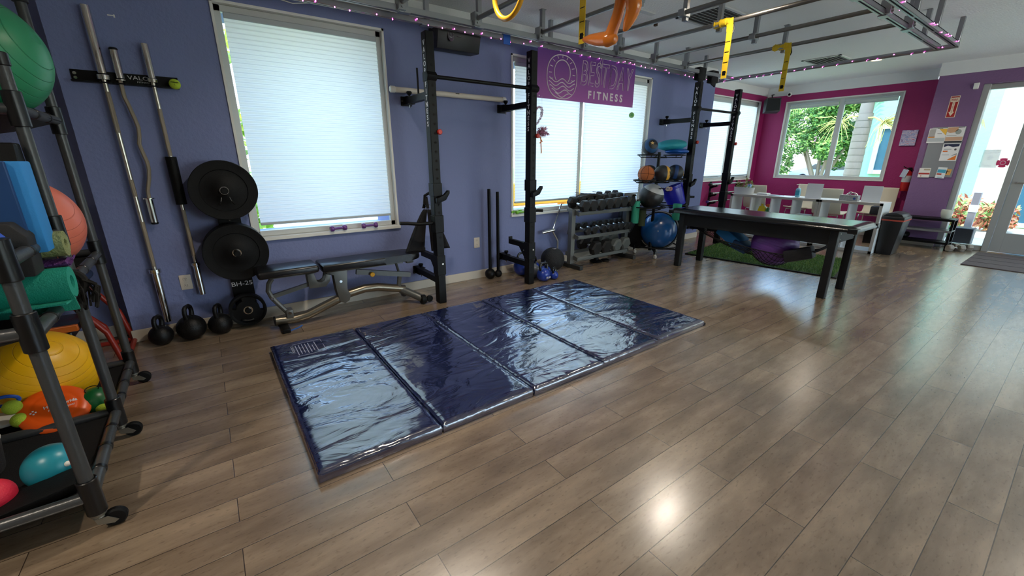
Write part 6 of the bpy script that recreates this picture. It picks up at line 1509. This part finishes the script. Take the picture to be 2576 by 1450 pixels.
# notices on the side light
t = thing('door_notice', 'translucent notice with grey mirrored text stuck on the side light', 'notice', (9.55, 1.08, 1.35))
g = G(); g.box(9.582, 9.585, .99, 1.165, 1.235, 1.49); g.out('sheet', mat('notice_paper', 'e8ecf4', .7, alpha=.45), t, smooth=0)
g = G(); 
for tx, z, s in (('SMALL GROUP FITNESS', 1.472, .014), ('BY APPOINTMENT ONLY', 1.445, .014), ('CALL', 1.40, .018), ('FOR INFO', 1.378, .014), ('TODAY', 1.355, .014), ('>>>>>>', 1.262, .022)): g.text(tx, s, (9.5812, 1.078, z), (0, -1, 0), (0, 0, 1), .0002, mirror=True)
g.out('lettering', mat('notice_ink', '8d94a6', .8), t, smooth=0)
t = thing('fire_decal', 'pink cross shaped decal on the side light next to the notice', 'decal', (9.55, .935, 1.29)); g = G()
pts = []
for k in range(4):
    a = k * pi / 2 + pi / 4
    for da, r in ((-.62, .068), (-.3, .068), (.3, .068), (.62, .068), (.785, .045)): pts.append((.935 + r * cos(a + da + .785), 1.305 + r * sin(a + da + .785)))
g.prism(pts, 9.582, 9.584, 'yz'); g.out('cross', mat('decal_pink', 'e8457c', .5), t, smooth=0)
g = G(); g.ring((9.581, .935, 1.305), .026, .004, 'x', 24, 5); g.out('ring', mat('decal_white', 'f2d5df', .5), t)
# ---------------------------------------------------------------- ceiling rig of steel pipes and channels
RZ = 2.50
t = thing('ceiling_rig', 'suspended ceiling rig of galvanised channels and cross pipes', 'pipe rig', (4.0, 2.5, 2.5))
def channel(a, b, name='channel'):
    g = G(); a = Vector(a); b = Vector(b); d = (b - a).normalized(); s = Vector((-d.y, d.x, 0))
    g.rbar(a + Vector((0, 0, .018)), b + Vector((0, 0, .018)), .042, .006); g.rbar(a + s * .019, b + s * .019, .004, .042); g.rbar(a - s * .019, b - s * .019, .004, .042)
    g.rbar(a + s * .014 - Vector((0, 0, .02)), b + s * .014 - Vector((0, 0, .02)), .014, .004); g.rbar(a - s * .014 - Vector((0, 0, .02)), b - s * .014 - Vector((0, 0, .02)), .014, .004)
    return g.out(name, GALV, t)
YA, YB, YC, YD = 3.80, 3.60, 1.385, 1.245
XE = 6.62
channel((-.2, YA, RZ), (XE, YA, RZ)); channel((-.2, YD, RZ), (XE, YD, RZ))
channel((-.2, YB, RZ), (XE - .02, YB, RZ), 'rail'); channel((-.2, YC, RZ), (XE - .02, YC, RZ), 'rail')
g = G(); g.tube([(XE, YD - .02, RZ - .01), (XE, YA + .02, RZ - .01)], .024, 12); g.out('end_pipe', GALV, t)
RX = [1.50, 2.19, 2.92, 3.52, 4.06, 4.735, 5.395]
for i, x in enumerate(RX):
    g = G(); g.tube([(x, YC - .06, RZ + .035), (x, YB + .06, RZ + .035)], .0185, 12); g.out('cross_pipe', mat('scaffold_pipe', '85827e', .35, .85), t)
    for y in (YB, YC) + ((2.42,) if i != 1 else ()):
        g = G(); g.box(x + .022, x + .062, y - .02, y + .02, RZ - .02, ZC - .001, .002, 1); g.box(x + .015, x + .07, y - .025, y + .025, ZC - .006, ZC - .0005); g.out('hanger', GALV, t)
        if y == 2.42: g = G(); g.box(x - .028, x + .066, y - .03, y + .03, RZ + .008, RZ + .062, .003, 1); g.out('pipe_clamp', GALV, t); continue
        g = G(); g.box(x - .035, x + .03, y - .055, y + .02, RZ - .03 + .01, RZ + .085, .003, 1); g.box(x - .02, x + .075, y - .03, y + .03, RZ - .028, RZ - .022); g.cyl((x - .005, y - .06, RZ + .06), .008, .012, 'y', 8); g.cyl((x - .005, y - .06, RZ + .0), .008, .012, 'y', 8); g.out('pipe_clamp', GALV, t)
    if i % 2 == 0:
        g = G(); g.box(x + .30, x + .34, YA - .02, YA + .02, RZ - .02, ZC - .001, .002, 1); g.box(x + .26, x + .38, YA - .03, YA + .03, RZ - .03, RZ - .024); g.out('hanger', GALV, t)
for x, y in ((6.05, 3.70), (XE - .02, YD), (6.0, YC + .0), (5.70, YD), (5.0, YD), (4.3, YD)):
    g = G(); g.box(x - .02, x + .02, y - .02, y + .02, RZ - .02, ZC - .001, .002, 1); g.out('hanger', GALV, t)
# string of pink lights: thin wire plus each bulb
t = thing('string_lights', 'string of tiny glowing pink bulbs clipped along the ceiling rig', 'string lights', (4, 2.5, 2.47))
PINKB = mat('pink_bulb', 'ff7ae0', .3, emit='ff5fd8', es=7)
rl = random.Random(4); path = []
x = .5
while x < 6.5:
    path.append((x, YA + rl.choice((-.03, -.035, .0)), RZ - .028 + rl.choice((0, .05, .02)) * rl.random())); x += rl.uniform(.07, .15)
y = YA - .1
while y > YD + .05: path.append((XE - .03, y, RZ - .035 + rl.choice((0, .045)) * rl.random())); y -= rl.uniform(.08, .16)
x = XE - .1
while x > 3.6: path.append((x, YD + rl.choice((.028, -.028)), RZ - .02 + .04 * rl.random())); x -= rl.uniform(.08, .16)
g = G(); g.tube(path, .0014, 4); g.out('wire', mat('copper_wire', 'b9a090', .4, .8), t)
bm_ = None
for i, p in enumerate(path[:98]):
    if bm_ is None: g = G(); g.sph((0, 0, 0), .0042, 8, 6, (1, 1, 1.3)); bm_ = g.out('bulb', PINKB, t, world=False); o = bm_
    else: o = bm_.copy(); C.objects.link(o)
    o.location = Vector(p) - t.location
g = G(); 
for p in path[98:]: g.sph(Vector(p) - t.location, .0042, 8, 6)
if len(path) > 98:
    o = g.out('bulb', PINKB, t, world=False); o['kind'] = 'stuff'
g = G(); g.tube([(0.55, 4.06, 2.56), (.8, 4.04, 2.52), (.92, 4.04, 2.545)], .004, 6); solo('loose_wire', g, WHITE, 'loop of loose white wire hanging above the window behind the bench', 'wire', origin=(.75, 4.05, 2.54))
g = G(); g.box(2.62, 2.70, YA - .026, YA - .020, 2.44, 2.53); g.box(2.62, 2.70, YA - .026, YA + .026, 2.527, 2.532); solo('tape_strip', g, mat('painters_tape', '1f5fc0', .6), 'strip of blue tape wrapped on the outer rail', 'tape', origin=(2.66, YA, 2.48))
# black straps hanging at the far corner
for x, y, l in ((5.80, 3.62, 'black padded strap folded over the rail above the second rack post'), (6.16, 3.64, 'black padded strap folded over the rail nearest the corner')):
    t = thing('padded_strap', l, 'strap', (x, y, 2.45)); g = G()
    g.box(x - .075, x + .085, y - .045, y - .028, 2.40, 2.55, .006); g.box(x - .06, x + .07, y + .028, y + .045, 2.40, 2.55, .006); g.box(x - .07, x + .08, y - .045, y + .045, 2.54, 2.556, .005); g.cbox((x - .02, y - .04, 2.385), (.10, .02, .06), (0, .3, 0), .006); g.out('pad', mat('black_canvas'), t)
    g = G(); g.ring((x + .10, y - .035, 2.44), .016, .003, 'y', 16, 5); g.out('ring', CHROME, t)
# yellow suspension straps
YEL = mat('yellow_webbing', 'd8b512', .65, bump=.4, bscale=300)
def suspension(x, y, zb, label, lean=0.0):
    t = thing('suspension_strap', label, 'suspension strap', (x, y, RZ)); g = G()
    z0 = RZ + .035
    g.tube([(x, y + .13, z0 + .001), (x, y + .10, z0), (x, y + .06, z0 + .001), (x, y + .02, z0), (x, y - .02, z0)], [.027, .032, .029, .034, .029], 14)
    for dy in (.11, .06, .01): g.ring((x, y + dy, z0), .030, .006, 'y', 18, 6)
    g.out('wrap', YEL, t, smooth=60)
    g = G(); yy = y - .03
    g.rbar((x - .02, yy, z0 + .02), (x - .01, yy - .005, z0 - .08), .005, .058, (0, 1, 0)); g.rbar((x - .01, yy - .005, z0 - .07), (x + lean, yy, zb), .0045, .052, (0, 1, 0)); g.out('webbing', YEL, t, smooth=0)
    g = G(); n = 4
    for k in range(1, n + 1):
        f = k / (n + .6); z = z0 - .08 + (zb - z0 + .08) * f; xx = x - .01 + (lean + .01) * f; g.cbox((xx - .0035, yy - .003, z), (.002, .040, .004))
    z = zb + .045; g.cbox((x + lean * .9 - .0035, yy, z), (.0025, .030, .035)); g.out('black_mark', BLACK, t, smooth=0)
    g = G(); g.tube([(x + .01, yy - .02, z0 - .02), (x + .012, yy - .032, z0 - .07), (x, yy - .028, z0 - .10)], .006, 6); g.out('carabiner', BLACK, t)
suspension(2.19, 2.28, 2.09, 'yellow suspension strap hanging beside the orange inflatable foot')
suspension(4.06, 2.32, 2.07, 'brightest yellow suspension strap, tied to the middle cross pipe')
suspension(5.395, 2.38, 2.08, 'yellow suspension strap farthest from the viewer, above the cream chairs')
g = G(); g.tube([(1.50, 3.20, RZ + .035), (1.50, 3.12, RZ + .035), (1.50, 3.06, RZ + .03)], [.024, .03, .026], 12); g.rbar((1.49, 3.08, 2.54), (1.49, 3.07, 2.47), .005, .05, (0, 1, 0)); solo('strap_knot', g, YEL, 'yellow strap knotted on the nearest cross pipe, by the top of the picture', 'strap', origin=(1.5, 3.1, 2.53))
# yellow gym ring on its strap
t = thing('gym_ring', 'yellow gymnastics ring hanging from the rig', 'gym ring', (1.42, 2.0, 2.18))
g = G(); g.ring((1.42, 2.0, 2.182), .128, .0135, 'x', 48, 12); o = g.out('ring', mat('yellow_wood', 'e2a51c', .35, coat=.3), t)
g = G(); g.rbar((1.42, 2.0, 2.30), (1.495, 2.0, 2.53), .035, .003, (0, 1, 0)); g.out('strap', mat('black_webbing'), t)
# inflatable flamingo legs
IN = mat('orange_inflatable', 'd97a24', .22, coat=.5)
t = thing('inflatable_legs', 'pair of glossy orange inflatable bird legs with one webbed foot dangling from the rig', 'inflatable toy', (2.2, 1.95, 2.4))
def blob(path, rs, name):
    P = [Vector(p) for p in path]; Q = []; RS = []
    for i in range(len(P) - 1):
        for k in range(6):
            s = k / 6; a, b = P[max(0, i - 1)], P[i]; c, d = P[i + 1], P[min(len(P) - 1, i + 2)]
            Q.append(.5 * ((2 * b) + (c - a) * s + (2 * a - 5 * b + 4 * c - d) * s * s + (3 * b - a - 3 * c + d) * s ** 3)); RS.append(rs[i] * (1 - s) + rs[i + 1] * s)
    Q.append(P[-1]); RS.append(rs[-1]); g = G(); g.tube(Q, RS, 22); return g.out(name, IN, t, smooth=80)
blob([(2.14, 1.86, 2.56), (2.17, 1.895, 2.36), (2.19, 1.945, 2.21), (2.19, 1.985, 2.115), (2.19, 2.005, 2.07), (2.19, 1.965, 2.045)], [.040, .038, .033, .036, .044, .012], 'leg')
blob([(2.19, 1.955, 2.06), (2.19, 2.01, 2.07), (2.19, 2.09, 2.083), (2.19, 2.17, 2.10), (2.19, 2.235, 2.112)], [.022, .046, .042, .030, .010], 'foot')
blob([(2.12, 1.80, 2.52), (2.16, 1.835, 2.30), (2.18, 1.825, 2.20), (2.18, 1.86, 2.12), (2.18, 1.885, 2.085)], [.030, .042, .045, .028, .008], 'leg')
g = G(); g.tube([(2.14, 1.86, 2.56), (2.19, 1.86, RZ + .05)], .003, 5); g.tube([(2.12, 1.80, 2.52), (2.19, 1.83, RZ + .05)], .003, 5); g.out('cord', WHITE, t)

# ---------------------------------------------------------------- banner
def banner_material():
    m = bpy.data.materials.new('banner_vinyl'); m.use_nodes = True; nt = m.node_tree; N = nt.nodes; L = nt.links; b = N['Principled BSDF']; b.inputs['Roughness'].default_value = .5
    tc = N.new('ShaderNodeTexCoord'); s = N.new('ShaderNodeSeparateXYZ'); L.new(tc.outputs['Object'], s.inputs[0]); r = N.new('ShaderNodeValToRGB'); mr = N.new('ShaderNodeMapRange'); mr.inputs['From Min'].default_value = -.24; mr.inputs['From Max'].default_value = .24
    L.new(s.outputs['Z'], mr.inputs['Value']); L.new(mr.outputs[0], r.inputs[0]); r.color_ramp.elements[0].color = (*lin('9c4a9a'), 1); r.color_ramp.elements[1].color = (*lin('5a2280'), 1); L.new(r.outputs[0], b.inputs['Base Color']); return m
bx0, bx1, bz0, bz1, by = 3.055, 4.635, 1.990, 2.475, 3.778
t = thing('banner', 'purple banner with white sun and wave emblem reading BESTDAY FITNESS', 'banner', ((bx0 + bx1) / 2, by, (bz0 + bz1) / 2))
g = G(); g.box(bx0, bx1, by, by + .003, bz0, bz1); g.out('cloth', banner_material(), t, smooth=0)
BW = mat('banner_white', 'dccfd6', .6)
g = G(); ly = by - .0015
cxs, czs = 3.405, 2.222
def rrect(cx_, cz_, a, b_, p, n=48): return [(cx_ + a * abs(cos(q)) ** (2 / p) * (1 if cos(q) > 0 else -1), ly, cz_ + b_ * abs(sin(q)) ** (2 / p) * (1 if sin(q) > 0 else -1)) for q in [2 * pi * k / n for k in range(n)]]
g.tube(rrect(cxs, czs, .222, .218, 2.35), .0055, 5, closed=True)
g.tube([(cxs + .118 * cos(a), ly, czs + .045 + .125 * sin(a)) for a in [R(-42) + k * R(264) / 30 for k in range(31)]], .0055, 5)
for k in range(11):
    a = R(-28) + k * R(236) / 10; g.tube([(cxs + .148 * cos(a), ly, czs + .045 + .145 * sin(a)), (cxs + .19 * cos(a), ly, czs + .045 + .172 * sin(a))] if .15 < k / 10 < .85 else [(cxs + .155 * cos(a), ly, czs + .045 + .14 * sin(a)), (cxs + .195 * cos(a), ly, czs + .045 + .16 * sin(a))], .0042, 5)
for j, (w0, zz) in enumerate(((.19, -.035), (.195, -.072), (.18, -.109), (.15, -.146), (.10, -.183))):
    g.tube([(cxs - w0 + 2 * w0 * k / 24, ly, czs + zz + .020 * cos(2 * pi * (k / 24) * (w0 / .0975) + pi * 0 + (0 if True else 0)) * 1.0) for k in range(25)], .0052, 5)
g.out('sun_wave_emblem', BW, t)
def outline_text(body, size, loc, sx, shear):
    cu = bpy.data.curves.new('t', 'FONT'); cu.body = body; cu.size = size; cu.align_x = 'CENTER'; cu.align_y = 'CENTER'; cu.fill_mode = 'NONE'; cu.resolution_u = 4; cu.shear = shear; cu.space_character = 1.12
    o = bpy.data.objects.new('t', cu); C.objects.link(o); dg = bpy.context.evaluated_depsgraph_get(); me = bpy.data.meshes.new_from_object(o.evaluated_get(dg)); bpy.data.objects.remove(o); bpy.data.curves.remove(cu)
    adj = {}
    for e in me.edges:
        a, b = e.vertices; adj.setdefault(a, []).append(b); adj.setdefault(b, []).append(a)
    seen_ = set(); g = G()
    for s in list(adj):
        if s in seen_: continue
        loop = [s]; seen_.add(s); cur = s
        while True:
            nx_ = [q for q in adj[cur] if q not in seen_]
            if not nx_: break
            cur = nx_[0]; seen_.add(cur); loop.append(cur)
        pts = [Vector((loc[0] + me.vertices[i].co.x * sx, loc[1], loc[2] + me.vertices[i].co.y)) for i in loop]
        if len(pts) > 2: g.tube(pts, .0036, 5, closed=True)
    bpy.data.meshes.remove(me); return g
g = outline_text('BESTDAY', .37, (4.125, ly, 2.285), .535, .18); g.out('bestday_lettering', BW, t)
g = G(); g.text('F I T N E S S', .115, (4.12, ly, 2.075), (1, 0, 0), (0, 0, 1), .0008, bold=.004, sx=1.02); g.out('fitness_lettering', BW, t, smooth=0)
g = G()
for x, z in ((bx0 + .02, bz0 + .02), (bx1 - .02, bz0 + .02)): g.ring((x, by - .002, z), .007, .002, 'y', 14, 5)
g.out('grommet', CHROME, t)
g = G(); g.tube([(4.0, by - .004, 2.40), (3.985, by - .005, 2.43), (4.01, by - .006, 2.478)], .002, 5); g.tube([(4.03, by - .006, 2.478), (4.02, by - .006, 2.33), (4.035, by - .006, 2.20)], .002, 5); solo('white_cord', g, WHITE, 'thin white cord hanging in front of the banner', 'cord', origin=(4.0, by, 2.4))
# flamingo decoration and tennis ball hanging below the banner
t = thing('flamingo_ornament', 'fluffy pink tinsel flamingo with orange legs hanging by the rack post', 'ornament', (3.20, 3.80, 1.7))
rf = random.Random(8); g = G()
FP = [mat('tinsel_pink', 'c67fa0', .5), mat('tinsel_pale', 'e2b6c6', .5)]
def tuft(c, r, n):
    for _ in range(n):
        d = Vector((rf.gauss(0, 1), rf.gauss(0, .5), rf.gauss(0, 1))).normalized(); s = d.orthogonal().normalized() * .004; g.use(rf.randrange(2)); p = Vector(c) + d * r * .3; q = Vector(c) + d * r * rf.uniform(.8, 1.25); g.poly([p - s, p + s, q])
fx, fy = 3.09, 3.785
for k in range(9):
    a = pi * .95 - k * pi * 1.15 / 8; tuft((fx + .045 * cos(a) - .0, fy, 1.855 + .045 * sin(a)), .020, 60)
for k in range(6): tuft((fx + .035 - .011 * k, fy, 1.81 - .016 * k), .018, 50)
for k in range(9): tuft((fx + .045 + rf.uniform(-.045, .045), fy, 1.655 + rf.uniform(-.035, .03)), .045, 110)
for k in range(5): tuft((fx + .11 + .008 * k, fy, 1.645 - .006 * k), .02, 40)
g.out('body', FP, t, smooth=0, recalc=False)
g = G(); g.tube([(fx + .01, fy, 1.60), (fx + .055, fy, 1.545), (fx + .02, fy, 1.53)], .006, 6); g.tube([(fx + .03, fy, 1.60), (fx + .045, fy, 1.43), (fx + .04, fy, 1.42)], .006, 6); g.out('leg', mat('orange_pipe_cleaner', 'e8822c', .6), t)
g = G(); g.tube([(fx + .04, fy, 1.90), (fx + .03, by - .003, 2.01)], .0012, 4); g.out('thread', WHITE, t)
t = thing('hanging_ball', 'green tennis ball with a tag hanging below the corner of the banner', 'ball', (4.615, 3.80, 1.90)); g = G(); g.sph((4.625, 3.775, 1.90), .034, 24, 14); g.out('ball', mat('green_felt', '8fc27a', .9), t)
g = G(); g.cyl((4.60, 3.745, 1.90), .016, .004, 'y', 16); g.out('tag', mat('tag_green', '49a64a', .5), t)
g = G(); g.tube([(4.625, 3.775, 1.93), (4.617, by, 2.01)], .0012, 4); g.out('thread', WHITE, t)
# ceiling vents
def vent(x0, x1, y0, y1, label):
    t = thing('ceiling_vent', label, 'air vent', ((x0 + x1) / 2, (y0 + y1) / 2, ZC)); g = G(); z = ZC
    g.box(x0, x1, y0, y0 + .03, z - .012, z - .0005); g.box(x0, x1, y1 - .03, y1, z - .012, z - .0005); g.box(x0, x0 + .03, y0, y1, z - .012, z - .0005); g.box(x1 - .03, x1, y0, y1, z - .012, z - .0005); g.out('frame', mat('vent_white', 'c4c8c8', .5), t)
    g = G(); g.box(x0 + .03, x1 - .03, y0 + .03, y1 - .03, z - .003, z - .0005); g.out('backing', mat('vent_dark', '55585a', .8), t)
    for k in range(9):
        y = y0 + .05 + (y1 - y0 - .10) * k / 8; g = G(); g.cbox(((x0 + x1) / 2, y, z - .008), (x1 - x0 - .06, .022, .002), (.6, 0, 0)); g.out('slat', mat('vent_slat', '9da1a2', .5), t)
vent(4.22, 4.74, 2.50, 2.98, 'square ceiling vent above the middle of the pipe rig')
vent(7.48, 8.02, 2.56, 3.05, 'square ceiling vent beyond the pipe rig, near the far window')
g = G(); g.box(3.40, 3.95, 3.02, 3.08, ZC - .012, ZC - .0005); solo('ceiling_strip', g, mat('vent_white'), 'narrow white strip fixed to the ceiling above the orange legs', 'ceiling strip', origin=(3.7, 3.05, ZC))
g = G(); g.box(4.20, 4.23, 3.20, 3.23, ZC - .03, ZC - .0005); solo('sprinkler_head', g, mat('bronze_metal', '5a4634', .4, .8), 'tiny bronze fitting on the ceiling between two cross pipes', 'fitting', origin=(4.2, 3.2, ZC))
